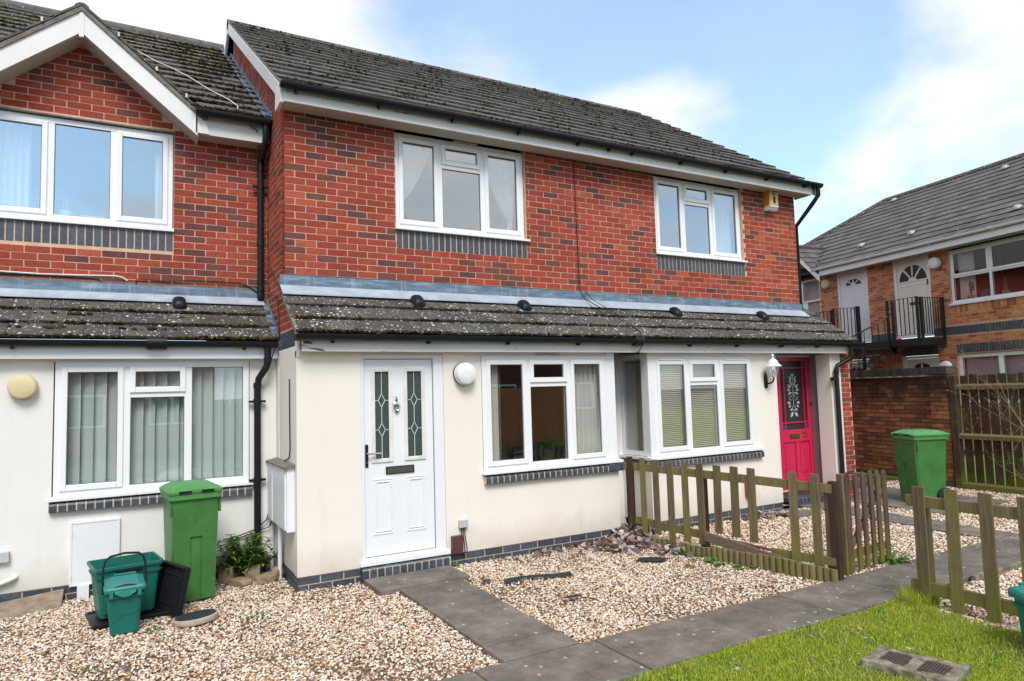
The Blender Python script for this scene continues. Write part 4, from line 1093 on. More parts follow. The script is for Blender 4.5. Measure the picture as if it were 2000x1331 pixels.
# main roof
ZE = 5.035
g = G(); zr = lambda y: ZE+(y-.70)*.658
g.prism([(0, .80, zr(.80)), (0, 5.0, zr(5.0)), (0, 5.0, zr(5.0)-.08), (0, .80, zr(.80)-.08)], (-.84, 0, 0), (-.012, 0, 0))
g.prism([(0, 1.9, zr(1.9)), (0, 5.0, zr(5.0)), (0, 5.0, zr(5.0)-.08), (0, 1.9, zr(1.9)-.08)], (XL, 0, 0), (-.84, 0, 0))
g.prism([(0, .70, zr(.70)), (0, 1.9, zr(1.9)), (0, 1.9, zr(1.9)-.08), (0, .70, zr(.70)-.08)], (XL, 0, 0), (-2.93, 0, 0))
g.prism([(0, 9.3, zr(.7)), (0, 5.0, zr(5.0)), (0, 5.0, zr(5.0)-.08), (0, 9.3, zr(.7)-.08)], (XL, 0, 0), (-.012, 0, 0))
ra = ob('roof', g, 'plastic_dark', A)
def spA(i):
    y = .68+i*.338/math.sqrt(1+.658**2); h = zr(y)
    hw = (5.93-h)/.83
    return [(0, 4.2)] if hw < 0 else [(0, 4.2+gx-hw-.02), (4.2+gx+hw+.02, 4.2)]
tile_roof(TA, ra, (-4.2-.012, .675, zr(.675)), (1, 0, 0), SL, 15, .338, lambda i: spA(i), 'tile_mossy', thick=.034)
moss_on(ra, (-.85, .675, zr(.675)+.005), Vector((1, 0, 0)), SL, .83, 14, .338, 2600, 'moss_brown', (.005, .013), .034, dens=-.6)
moss_on(ra, (-1.6, 1.2, zr(1.2)+.005), Vector((1, 0, 0)), SL, 1.58, 12, .338, 4000, 'moss_brown', (.005, .012), .034, dens=-.2)
moss_on(ra, (-3.3, 3.2, zr(3.2)+.005), Vector((1, 0, 0)), SL, 3.2, 5, .338, 2600, 'moss', (.005, .013), .034, dens=.3)
s = G(); s.tube([(-6, 5.0, zr(5)-.03), (-.03, 5.0, zr(5)-.03)], .11, 10); ob('ridge', s, 'tile_mossy', ra, smooth=True)
# stepped lead soakers where the roof meets the taller flank
g = G()
for k in range(26):
    y = .62+k*.165; z = zr(y)+.02
    g.prism([(0, y, z), (0, y+.17, z+.17*.658), (0, y+.15, z+.17*.658+.055), (0, y+.05, z+.125+.01*(k % 3))], (-.014-.003*(k % 2), 0, 0), (-.008, 0, 0))
    g.face([(-.012, y, z), (-.012, y+.17, z+.112), (-.10, y+.17, zr(y+.17)+.04), (-.10, y, zr(y)+.04)])
ob('lead_soaker', g, 'lead', A)
# gable roof, ridge and verge
gy = .72
for s_ in (-1, 1):
    g = G(); yb = .70+(gz+.03-ZE)/.658; xe = gx+s_*1.16; ze = gz+.03-1.16*.83
    g.prism([(gx, gy, gz+.03), (xe, gy, ze), (xe, gy, ze-.05), (gx, gy, gz-.02)], (0, 0, 0), (0, .33, 0))
    g.prism([(gx, gy+.33, gz+.03), (xe, gy+.33, ze), (xe, gy+.33, ze-.05), (gx, gy+.33, gz-.02)], (0, 0, 0), (0, max(.1, yb-gy-.33), 0))
    ob('gable_roof', g, 'tile_mossy', A)
    g = G()
    for k in range(5):
        a0 = .0+k*.235; a1 = a0+.27
        xa, za = gx+s_*a0, gz+.06-a0*.83+.0; xb, zb = gx+s_*a1, gz+.075-a1*.83
        g.prism([(xa, gy-.012, za), (xb, gy-.012, zb), (xb, gy-.012, zb-.028), (xa, gy-.012, za-.028)], (0, 0, 0), (0, .32, 0))
    ob('verge_tile', g, 'tile_mossy', A)
    g = G(); g.prism([(gx, gy-.006, gz+.028), (gx+s_*1.17, gy-.006, gz+.028-1.17*.83), (gx+s_*1.17, gy-.006, gz-.022-1.17*.83), (gx, gy-.006, gz-.022)], (0, 0, 0), (0, .05, 0)); ob('verge', g, 'verge_mortar', A)
    for t in (.30, .62, .88):
        g = G(); x = gx+s_*t*1.12; z = gz+.08-t*1.12*.83; g.box(x-.010, x+.010, gy-.03, gy+.05, z-.035, z+.012); ob('verge_clip', g, 'plastic_grey', A)
    rake_board(A, 'barge_board', gy+.012, gy+.038, (gx+s_*1.10, gz-.02-1.10*.83), (gx+s_*.012, gz-.025), .235, 'paint_white')
    g = G(); xx = gx+s_*.86; g.prism([(gx+s_*1.12, gy+.04, gz-.04-1.12*.83), (gx+s_*.0, gy+.04, gz-.06), (gx, gy+.04, gz-.26), (gx+s_*1.12, gy+.04, gz-.24-1.12*.83)], (0, 0, 0), (0, .26, 0)); ob('gable_soffit', g, 'soffit_beige', A)
g = G(); g.box(gx-.022, gx+.022, gy+.006, gy+.045, gz-.30, gz-.03); ob('barge_cap', g, 'paint_white', A)
g = G(); g.tube([(gx, gy+.015, gz+.0), (gx, 1.9, gz+.0)], .075, 10); ob('ridge', g, 'tile_mossy', A, smooth=True)
# short eaves between gable and taller house
g = G(); g.box(-.80, -.02, gy+.04, gy+.062, 4.765, 4.98); ob('fascia', g, 'paint_white', A)
g = G(); g.prism([(-.80, gy+.04, 4.765), (-.80, gy+.04, 4.98), (-.72, gy+.04, 4.98), (-.66, gy+.04, 4.765)], (0, -.028, 0), (0, .0, 0)); ob('eaves_foot', g, 'paint_white', A)
g = G(); g.box(-.78, -.02, gy+.062, YF, 4.772, 4.786); ob('soffit', g, 'soffit_beige', A)
g = G(); g.box(XL, -2.97, gy+.04, gy+.062, 4.765, 4.98); g.box(XL, -2.97, gy+.062, YF, 4.772, 4.786); ob('fascia', g, 'paint_white', A)
gutter(A, -.80, -.022, .675, 5.0, brackets=[-.72])
downpipe(A, [(-.07, .69, 4.95), (-.07, .69, 4.80), (-.075, .74, 4.70), (-.085, .94, 4.62), (-.085, .955, 4.55), (-.085, .955, 2.99), (-.085, .92, 2.96)], .036, collars=[(-.085, .955, 4.52), (-.085, .955, 4.30, 1), (-.085, .955, 3.62), (-.085, .955, 3.08), (-.085, .945, 3.0)])
g = G(); g.tube([(-.25, .70, 4.93), (-.16, .74, 4.90), (-.12, .86, 4.80), (-.11, .93, 4.66)], .007, 6); ob('aerial_lead', g, 'cable_black', A)
# lean-to roof
zla = lambda y: 2.44+(y-DA+.72)*.70
g = G(); g.prism([(0, DA-.67, zla(DA-.67)), (0, DA, zla(DA)), (0, DA, zla(DA)-.05), (0, DA-.67, zla(DA-.67)-.05)], (XL, 0, 0), (-.02, 0, 0))
lra = ob('lean_to_roof', g, 'plastic_dark', A)
tile_roof(TA, lra, (-3.30, DA-.735, zla(DA-.735)), (1, 0, 0), LSL, 4, .268, lambda i: [(0, 3.282)], 'tile_lichen', thick=.036)
moss_on(lra, (-3.2, DA-.735, zla(DA-.735)), Vector((1, 0, 0)), LSL, 3.17, 2, .268, 3000, 'moss_brown', (.004, .010), .036, dens=-.6)
moss_on(lra, (-.55, DA-.735, zla(DA-.735)), Vector((1, 0, 0)), LSL, .50, 2, .268, 700, 'moss', (.004, .010), .034, dens=-1.4)
moss_on(lra, (-2.4, DA-.6, zla(DA-.6)), Vector((1, 0, 0)), LSL, 1.6, 1, .268, 90, 'moss_brown', (.012, .022), .030, dens=.6)
lead_flashing(A, XL, -.05, YF-.006, 3.075, 2.965, YF-.155, zla(YF-.155)+.055, [-4.0, -1.18])
g = G(); g.box(-3.4, -.02, YF-.012, YF+.005, 3.075, 3.10); ob('flashing_joint', g, 'verge_mortar', A)
g = G()
for k in range(6):
    y = DA-.70+k*.115; z = zla(y); g.prism([(0, y, z+.02), (0, y+.12, z+.104), (0, y+.10, z+.15), (0, y+.02, z+.11)], (-.014, 0, 0), (-.008, 0, 0)); g.face([(-.012, y, z+.03), (-.012, y+.12, z+.114), (-.07, y+.12, z+.12), (-.07, y, z+.036)])
ob('lead_soaker', g, 'lead', A)
roof_vent(lra, (-.945, DA-.185, zla(DA-.185)+.045), math.atan(.7))
g = G(); g.box(XL, -.015, YP-.113, YP-.091, 2.238, 2.375); ob('porch_fascia', g, 'upvc_plain', A)
g = G(); g.box(XL, -.015, YP-.091, YP, 2.246, 2.258); ob('porch_soffit', g, 'upvc_plain', A)
gutter(A, XL, -.03, YP-.165, 2.405, brackets=[-2.35, -1.235, -1.115, -.36])
s = G(); s.tube([(-1.27, YP-.165, 2.392), (-1.09, YP-.165, 2.392)], .064, 12); ob('gutter_union', s, 'plastic_black', A, smooth=True)
downpipe(A, [(-.125, YP-.160, 2.36), (-.125, YP-.155, 2.20), (-.135, YP-.15, 2.15), (-.205, YP-.08, 2.02), (-.215, YP-.065, 1.93), (-.215, YP-.06, .0)], .036, collars=[(-.215, YP-.06, 1.95), (-.125, YP-.157, 2.22), (-.215, YP-.06, 1.78, 1), (-.215, YP-.06, .95, 1)])
PA_.emit(); TA.emit()

# ================================================================== curtains, blinds, small things behind glass
def curtain(label, x0, x1, z0, z1, y, mat='curtain_white', folds=7, amp=.018, tie=None, group=None):
    """tie: (x_target, z_tie) gathers the cloth to one side."""
    def fn(u, v):
        z = z0+(z1-z0)*v; x = x0+(x1-x0)*u; a = amp
        if tie:
            xt, zt, side = tie
            if z > zt: k = ((z-zt)/(z1-zt)); k = k**.62
            else: k = .10+.25*(zt-z)/max(.01, zt-z0)
            k = max(k, .10)
            xa = xt; x = xa+(x-xa)*k; a = amp*(.5+.8*k)
        return Vector((x, y+a*math.sin(u*folds*2*math.pi+.4*math.sin(v*4)), z))
    o = sheet('curtain', fn, max(24, folds*8), 24, mat)
    tag(o, label, 'curtain', group); return o
curtain('white net curtain tied back behind the left sash of the middle upstairs window', 1.30, 1.80, 4.02, 4.85, .17, folds=8, tie=(1.28, 4.02, -1))
curtain('white net curtain swept to the right in the right sash of the middle upstairs window', 2.44, 2.93, 3.74, 4.85, .17, folds=9, tie=(2.86, 3.95, 1))
curtain('white curtain hanging in the far right upstairs window, beside the alarm box', 6.48, 6.86, 3.74, 4.85, .19, folds=7)
curtain('white curtain in the left sash of the gable house upstairs window', -2.72, -2.33, 3.73, 4.80, YF+.17, folds=6, amp=.03)
curtain('narrow white curtain edge in the right sash of the gable house upstairs window', -1.18, -1.03, 3.73, 4.62, YF+.17, folds=3)
curtain('cream curtain at the left end of the window beside the white door', 2.06, 2.24, .95, 2.2, PF+.10, 'curtain_cream', folds=4, amp=.025)
curtain('brown curtain edge inside the window beside the white door', 2.245, 2.28, .95, 2.1, PF+.11, 'curtain_brown', folds=1, amp=.01)
curtain('cream curtain at the right end of the window beside the white door', 3.27, 3.64, .95, 2.2, PF+.11, 'curtain_cream', folds=5, amp=.03)
curtain('dark brown curtain lining behind the cream curtain right of the white door', 3.20, 3.29, .95, 2.2, PF+.22, 'curtain_brown', folds=2, amp=.02)
vb = thing('vertical_blind', 'pale green vertical blind drawn across the lower window of the gable house', 'blind', (-1.16, YP+.095, .96))
sl_ = G(); sl_.grid(lambda u, v: Vector(((u-.5)*.122, .008*math.sin(u*math.pi), v*1.22)), 4, 1); ms = sl_.mesh('blind_slat', ['blind_green'], True)
for k in range(16):
    o = bpy.data.objects.new('blind_slat', ms); COL.objects.link(o); o.parent = vb; o.location = (-.82+k*.107, 0, 0); o.rotation_euler = (0, 0, rad(-30+random.uniform(-6, 6)))
g = G(); g.box(-.86, .86, -.02, .02, 1.222, 1.25); ob('headrail', g, 'upvc_plain', vb)
def venetian(label, x0, x1, y0, z0, z1, along='x', st=.025):
    t = thing('venetian_blind', label, 'blind')
    g = G(); n = int((z1-z0)/st)
    for k in range(n):
        z = z0+k*st
        if along == 'x': g.obox(((x0+x1)/2, y0, z), ((x1-x0)/2, 0, 0), (0, .0090, .0092), (0, .0005, -.0005))
        else: g.obox((y0, (x0+x1)/2, z), (0, (x1-x0)/2, 0), (.0090, 0, .0092), (.0005, 0, -.0005))
    ob('slats', g, 'blind_tan', t, kind='stuff')
    g = G()
    if along == 'x': g.box(x0, x1, y0-.015, y0+.015, z1, z1+.03)
    else: g.box(y0-.015, y0+.015, x0, x1, z1, z1+.03)
    ob('headrail', g, 'blind_tan', t)
    g = G()
    for f in (.15, .5, .85):
        if along == 'x': g.tube([(x0+(x1-x0)*f, y0-.014, z0), (x0+(x1-x0)*f, y0-.014, z1)], .0012, 4)
    if g.v: ob('cord', g, 'blind_tan', t)
    return t
venetian('tan slatted blind lowered behind the front of the right hand bay window', 4.50, 6.24, PF+.072, .96, 2.17)
venetian('tan slatted blind lowered behind the narrow side light of the right bay', PF+.14, -.08, 4.43, .98, 2.16, 'y')
pt = thing('potted_plant', 'white pot with a spiky plant on the sill behind the gable house upstairs window', 'plant', (-2.03, YF+.20, 3.735))
g = G(); g.lathe((0, 0, 0), [(.045, 0), (.06, .13), (.052, .13), (.05, .11)], 20); ob('pot', g, 'pot_white', pt, smooth=True)
g = G()
for k in range(12):
    a = k*2.4; leaf_sheet(g, (0, 0, .12), (math.cos(a), math.sin(a)*.6, .9), (math.cos(a), math.sin(a), -.4), .16, .014, .1, .9)
ob('leaves', g, 'leaf_weed', pt)
fr = thing('picture_frame', 'small white picture frame leaning behind the gable house upstairs window', 'frame', (-1.76, YF+.19, 3.735))
g = G(); g.frame(-.13, .10, 0, .10, .015, -.01, .01); ob('frame', g, 'pot_white', fr); g = G(); g.box(-.115, .085, .0, .006, .015, .085); ob('picture', g, 'curtain_cream', fr)

# ================================================================== fittings on the walls
def wall_light(label, loc, mat, r=.13, dep=.085):
    t = thing('wall_light', label, 'light', loc)
    g = G(); g.lathe((0, 0, 0), [(r*.98, 0), (r, .02), (r*.97, .03)], 32, 'y'); ob('base', g, 'plastic_black' if mat == 'plastic_opal' else mat, t, smooth=True)
    g = G(); g.lathe((0, -.031, 0), [(r*.985, 0), (r*.97, dep*.55), (r*.88, dep*.85), (r*.6, dep*.98), (r*.25, dep*1.01)], 32, 'y'); ob('cover', g, mat, t, smooth=True)
    return t
wall_light('round white opal bulkhead lamp on the cream wall right of the white door', (1.765, PF, 2.018), 'plastic_opal', .125)
wall_light('round yellowed cream bulkhead lamp on the wall left of the gable house lower window', (-2.275, YP, 1.985), 'plastic_cream', .118, .07)
t = thing('wall_lantern', 'white carriage lantern on a curled grey bracket left of the red door', 'lantern', (6.56, PF, 1.86))
g = G(); g.prism([(-.022, 0, -.11), (.022, 0, -.11), (.034, 0, -.05), (.03, 0, .06), (.0, 0, .12), (-.03, 0, .06), (-.034, 0, -.05)], (0, -.02, 0), (0, 0, 0)); ob('back_plate', g, 'plastic_black', t, bevel=.004)
g = G(); g.tube([(0, -.015, -.03), (0, -.06, -.045), (0, -.12, -.03), (0, -.15, .01), (0, -.15, .05)], .012, 8); ob('arm', g, 'plastic_black', t, smooth=True)
g = G()
for a in range(6):
    c0, s0 = math.cos(a*math.pi/3), math.sin(a*math.pi/3)
    g.bar((.035*c0, -.15+.035*s0, .055), (.085*c0, -.15+.085*s0, .195), .007, .007)
g.lathe((0, -.15, .045), [(.012, 0), (.04, .008), (.04, .016)], 6)
ob('cage', g, 'plastic_grey', t)
g = G(); g.lathe((0, -.15, .06), [(.032, 0), (.080, .135)], 6); ob('glass', g, 'glass_lamp', t)
g = G(); g.lathe((0, -.15, .07), [(.014, 0), (.016, .05), (.012, .075), (.004, .085)], 10); ob('bulb', g, 'plastic_opal', t, smooth=True)
g = G(); g.lathe((0, -.15, .195), [(.115, 0), (.112, .012), (.075, .045), (.062, .08), (.035, .105), (.016, .112), (.012, .14), (.018, .15), (.010, .165), (.003, .185)], 24); ob('roof', g, 'plastic_white', t, smooth=True)
t = thing('alarm_box', 'orange and cream burglar alarm box high on the brickwork right of the far upstairs window', 'alarm', (7.54, 0, 4.585))
g = G(); g.box(-.10, .105, -.125, -.004, .06, .325); ob('case', g, 'plastic_pale_yellow', t, bevel=.006)
g = G(); g.box(-.103, -.0995, -.122, -.006, .062, .322); ob('side_panel', g, 'plastic_orange', t)
g = G(); g.prism([(-.10, -.004, .06), (-.10, -.125, .06), (-.10, -.128, .045), (-.10, -.085, -.01), (-.10, -.004, -.01)], (0, 0, 0), (.205, 0, 0)); ob('strobe', g, 'plastic_white', t)
g = G(); g.box(-.015, .035, -.128, -.1245, .10, .215); ob('emblem', g, 'ink_dark', t)
for zz, wd, k in ((.292, .075, 4), (.268, .05, 3), (.240, .08, 5)):
    g = G()
    for i in range(k): xx = .005-wd/2+wd*i/k; g.box(xx+.002, xx+wd/k-.001, -.1265, -.1245, zz-.006, zz+.006)
    ob('lettering', g, 'ink_dark', t)
# meter boxes on the flank of the pair
t = thing('meter_cabinet', 'pair of joined white meter cupboards on the side wall between the two houses', 'meter box', (-.012, .13, .52))
for k, (ya, yb) in enumerate(((-.62, .025), (.04, .49))):
    g = G(); g.box(-.075, 0, ya, yb, 0 if k == 0 else -.0, .62); bx = ob('case', g, 'plastic_white', t, bevel=.006)
    g = G(); g.box(-.092, -.075, ya+.02, yb-.02, .02, .60); ob('door', g, 'plastic_white', bx, bevel=.004)
    g = G(); g.box(-.097, -.092, ya+.03, ya+.045, .12, .16); g.box(-.097, -.092, ya+.03, ya+.045, .46, .50); ob('hinge', g, 'plastic_grey', bx)
g = G(); g.prism([(0, -.65, .62), (-.11, -.65, .61), (-.11, -.65, .625), (0, -.65, .65)], (0, 0, 0), (0, 1.16, 0)); ob('rain_hood', g, 'verge_mortar', t)
for y, x in ((.0, -.06), (.42, -.06)):
    g = G(); g.tube([(x, y, .525), (x, y, -.04)], .022, 10)
    o = ob('conduit_pipe', g, 'plastic_white', None, smooth=True); tag(o, 'white conduit pipe rising from the gravel to the meter cupboards, %s' % ('nearer the corner' if y < .2 else 'beside the black downpipe'), 'pipe', 'white conduits under the meter cupboards')
def cable(label, pts, r, mat, name='cable'):
    g = G(); g.tube(pts, r, 6); o = ob(name, g, mat, None, smooth=True); tag(o, label, 'cable'); return o
cable('thin dark cable curving down the side wall into the meter cupboards', [(-.02, -.30, 2.0), (-.02, -.31, 1.5), (-.022, -.33, 1.30), (-.022, -.28, 1.21), (-.022, -.05, 1.17)], .006, 'cable_black')
cable('thin white cable running up the side wall above the meter cupboards', [(-.02, .22, 2.15), (-.02, .22, 1.4), (-.02, .20, 1.18)], .007, 'cable_white')
cable('black cable looping from the meter cupboard down to the shrub', [(-.03, .40, .92), (-.06, .42, .70), (-.12, .40, .52), (-.22, .39, .44), (-.42, .40, .38), (-.55, .42, .36)], .006, 'cable_black')
cable('second black cable sagging behind the shrub along the white wall', [(-.03, .36, .60), (-.10, .40, .44), (-.25, .41, .40), (-.50, .42, .33)], .006, 'cable_black')
cable('black cable dropping straight down the brickwork between the two upstairs windows', [(3.72, -.01, 4.885), (3.745, -.016, 4.84), (3.75, -.014, 4.4), (3.758, -.014, 3.8), (3.765, -.015, 3.13)], .006, 'cable_black')
cable('black cable trailing over the porch tiles down to the gutter joint', [(3.765, -.02, 3.13), (3.78, -.10, 2.99), (3.84, -.2, 2.92), (4.0, -.45, 2.735), (4.06, -.68, 2.575), (4.08, -.82, 2.50), (4.12, -.83, 2.36), (4.13, -.715, 2.25), (4.05, -.62, 2.245)], .006, 'cable_black')
cable('second black cable slanting over the porch tiles beside the first', [(3.86, -.02, 3.10), (3.90, -.12, 2.98), (4.04, -.35, 2.80), (4.10, -.6, 2.63), (4.10, -.78, 2.52)], .005, 'cable_black')
cable('white cable running along the brickwork under the gable house upstairs window', [(-3.2, YF-.02, 3.15), (-2.55, YF-.02, 3.150), (-2.2, YF-.02, 3.142), (-1.86, YF-.02, 3.150), (-1.56, YF-.02, 3.160), (-1.49, YF-.02, 3.150), (-1.44, YF-.02, 3.115)], .009, 'cable_white')
cable('black cable along the brickwork just below the white cable', [(-3.2, YF-.012, 3.135), (-2.5, YF-.012, 3.130), (-2.0, YF-.012, 3.128), (-1.75, YF-.012, 3.125), (-1.68, YF-.012, 3.10)], .007, 'cable_black')
cable('black cable along the lead flashing ending at the black downpipe', [(-1.36, YF-.02, 3.09), (-1.355, YF-.02, 3.14), (-1.2, YF-.02, 3.135), (-1.05, YF-.02, 3.125), (-.86, YF-.02, 3.15), (-.6, YF-.02, 3.155), (-.30, YF-.02, 3.15), (-.22, YF-.025, 3.12), (-.12, YF-.03, 3.05)], .007, 'cable_black')
cable('pale wire lying slack across the gable house roof tiles', [(-1.35, 3.05, zr(3.05)+.06), (-1.15, 2.6, zr(2.6)+.06), (-.95, 2.3, zr(2.3)+.06), (-.78, 1.95, zr(1.95)+.06), (-.60, 1.45, zr(1.45)+.06), (-.42, 1.1, zr(1.1)+.06), (-.35, .85, zr(.85)+.06), (-.37, .72, zr(.72)+.06)], .006, 'cable_white')
cable('black cable hooked over the corner of the lead flashing on the side wall', [(-.02, .16, 3.01), (-.03, .10, 2.99), (-.03, .04, 3.02), (-.03, -.01, 3.05)], .008, 'cable_black')
cable('black cable running down beside the stepped lead on the side wall', [(-.02, .52, 2.95), (-.02, .40, 2.93), (-.02, .28, 2.86), (-.02, .22, 2.70), (-.02, .20, 2.45), (-.05, .24, 2.35), (-.10, .27, 2.20)], .006, 'cable_black')
def wall_box(label, name, x0, x1, y, z0, z1, mat, dep=.04, cat='box', tails=0):
    t = thing(name, label, cat, ((x0+x1)/2, y, z0))
    w_ = (x1-x0)/2
    g = G(); g.box(-w_, w_, -dep, 0, 0, z1-z0); ob('case', g, mat, t, bevel=.005)
    for k in range(tails):
        g = G(); xx = -w_*.4+k*w_*.4; g.tube([(xx, -.015, 0), (xx+.004, -.014, -.10), (xx+.012+.006*k, -.013, -.22), (xx+.02, -.012, -(z0-.06))], .005, 6); ob('lead', g, 'cable_black', t)
    return t
wall_box('small grey junction box with black leads low on the wall right of the white door', 'junction_box', 1.665, 1.765, PF, .375, .455, 'plastic_grey', .045, 'junction box', 3)
wall_box('maroon telephone box at the foot of the wall right of the white door', 'terminal_box', 1.575, 1.700, PF, .115, .30, 'plastic_maroon', .05)
wall_box('terracotta terminal box low on the white wall behind the picket fence', 'terminal_box', 6.02, 6.17, PF, .27, .50, 'plastic_terracotta', .06, 'box', 1)
wall_box('grey junction box cut by the left edge, above a white overflow pipe', 'junction_box', -2.52, -2.345, YP, .40, .495, 'plastic_grey', .05, 'junction box', 1)
g = G(); g.tube([(-2.55, YP-.04, .205), (-2.42, YP-.04, .215), (-2.33, YP-.04, .245), (-2.30, YP-.02, .255), (-2.295, YP+.01, .255)], .022, 10)
o = ob('overflow_pipe', g, 'plastic_white', None, smooth=True); tag(o, 'short white overflow pipe bent into the wall at the left edge', 'pipe')
t = thing('gas_meter_box', 'white semi-recessed gas meter box below the gable house window sill', 'meter box', (-1.68, YP, .10))
g = G(); g.frame(-.205, .205, 0, .595, .02, -.03, 0); ob('surround', g, 'plastic_white', t, bevel=.004)
g = G(); g.box(-.186, .186, -.026, -.004, .018, .578); ob('door', g, 'plastic_white', t, bevel=.004)
g = G(); g.box(-.20, -.186, -.036, -.026, .08, .12); g.box(-.20, -.186, -.036, -.026, .47, .51); ob('hinge', g, 'plastic_white', t)
g = G(); g.box(-.14, -.045, -.045, .005, -.22, .0); ob('duct', g, 'plastic_white', t)
for (x, z) in ((.27, 2.21), (.28, 2.05), (.282, 1.70)):
    pass
# ================================================================== ground
g = G(); g.face([(-300, -300, -.14), (300, -300, -.14), (300, 300, -.14), (-300, 300, -.14)])
struct(ob('ground', g, 'tarmac'))
g = G(); g.box(-7, 10.9, -4.35, 1.2, -.12, -.030); g.box(4.12, 10.9, -6.9, -4.35, -.12, -.030)
struct(ob('gravel_bed', g, 'soil'))
# lawn with a gently uneven top
def lawn_z(x, y): return .006+.010*math.sin(x*2.1+.7)*math.sin(y*1.8)+.005*math.sin(x*5.3+y*4.1)
g = G(); g.grid(lambda u, v: Vector((-1+5.14*u, -8.2+4.365*v, lawn_z(-1+5.14*u, -8.2+4.365*v)-.012)), 60, 50)
struct(ob('lawn', g, 'turf', smooth=True))
g = G(); g.box(10.95, 40, -40, 1.3, -.1, .02); struct(ob('far_lawn', g, 'turf_far'))
g = G(); g.box(-60, 60, -40, -12, -.12, -.10); struct(ob('car_park', g, 'tarmac'))

# paving slabs, each one a piece
path = bpy.data.objects.new('path', None); COL.objects.link(path); path['kind'] = 'structure'
def slab(x0, x1, y0, y1, zt=.0, tilt=0, th=.05, skew=0):
    g = G(); cx, cy = (x0+x1)/2, (y0+y1)/2
    g.prism([(x0+.006, y0+.006, 0), (x1-.006, y0+.006, 0), (x1-.006+skew, y1-.006, 0), (x0+.006+skew, y1-.006, 0)], (0, 0, zt-th), (0, 0, zt))
    for i, v in enumerate(g.v):
        g.v[i] = (v[0], v[1], v[2]+tilt*(v[0]-cx)+random.uniform(-.0008, .0008))
    return ob('paving_slab', g, 'paving_concrete', path, bevel=.007, seg=2)
slab(.60, 1.525, -1.165, -.662, .022, .004)
ys = [-1.168, -1.995, -2.875, -3.19]
for a, b in zip(ys, ys[1:]): slab(.785+random.uniform(-.006, .006), 1.418+random.uniform(-.01, .006), b, a, .012+random.uniform(-.004, .004), random.uniform(-.004, .004))
xs = [-1.37, -.41, .548, 1.515, 2.487, 3.45, 4.36, 5.31, 6.25, 7.2, 8.15, 9.1]
for a, b in zip(xs, xs[1:]): slab(a, b, -3.835+random.uniform(-.015, .015), -3.197+random.uniform(-.012, .008), .008+random.uniform(-.005, .005), random.uniform(-.004, .004))
ys = [-.47, -1.1, -1.75, -2.45, -3.19]
for a, b in zip(ys, ys[1:]): slab(7.30-.09*(-a), 7.80-.09*(-a), b, a, .005)
slab(6.50, 7.08, -1.00, -.70, .0); slab(8.2, 9.9, -2.05, -.75, .0, 0); slab(8.2, 9.9, -.74, .6, -.002)
g = G()
for a in xs[1:-1]: g.box(a-.012, a+.012, -3.83, -3.20, -.03, .001)
for a in (-1.168, -1.995, -2.875, -3.193): g.box(.80, 1.41, a-.010, a+.010, -.03, .003)
ob('joint_moss', g, 'moss_joint', path)
for k in range(4):
    g = G(); x0 = 5.25+k*.9; g.box(x0, x0+.895, -3.90, -3.855, -.06, .03); ob('path_edging', g, 'concrete_old', path, bevel=.006)

# gravel: loose chippings, far too many to count
def inst_nodes(name, mat, smin, smax, flat=(.62, .42)):
    t = bpy.data.node_groups.new(name, 'GeometryNodeTree')
    t.interface.new_socket('Geometry', in_out='INPUT', socket_type='NodeSocketGeometry'); t.interface.new_socket('Geometry', in_out='OUTPUT', socket_type='NodeSocketGeometry')
    n, l = t.nodes, t.links
    gi, go = n.new('NodeGroupInput'), n.new('NodeGroupOutput')
    ico = n.new('GeometryNodeMeshIcoSphere'); ico.inputs['Radius'].default_value = 1; ico.inputs['Subdivisions'].default_value = 1
    sm = n.new('GeometryNodeSetMaterial'); sm.inputs['Material'].default_value = MATS[mat]; l.new(ico.outputs[0], sm.inputs[0])
    ip = n.new('GeometryNodeInstanceOnPoints')
    l.new(gi.outputs[0], ip.inputs['Points']); l.new(sm.outputs[0], ip.inputs['Instance'])
    rr = n.new('FunctionNodeRandomValue'); rr.data_type = 'FLOAT_VECTOR'; rr.inputs[0].default_value = (-.5, -.5, 0); rr.inputs[1].default_value = (.5, .5, 6.283); l.new(rr.outputs[0], ip.inputs['Rotation'])
    rs = n.new('FunctionNodeRandomValue'); rs.data_type = 'FLOAT_VECTOR'; rs.inputs['Seed'].default_value = 3
    rs.inputs[0].default_value = (smin, smin*flat[0], smin*flat[1]); rs.inputs[1].default_value = (smax, smax*.8, smax*.62); l.new(rs.outputs[0], ip.inputs['Scale'])
    l.new(ip.outputs[0], go.inputs[0]); return t
NG = inst_nodes('chippings', 'pebble', .0072, .0150)
NG2 = inst_nodes('chippings_coarse', 'pebble', .010, .019)
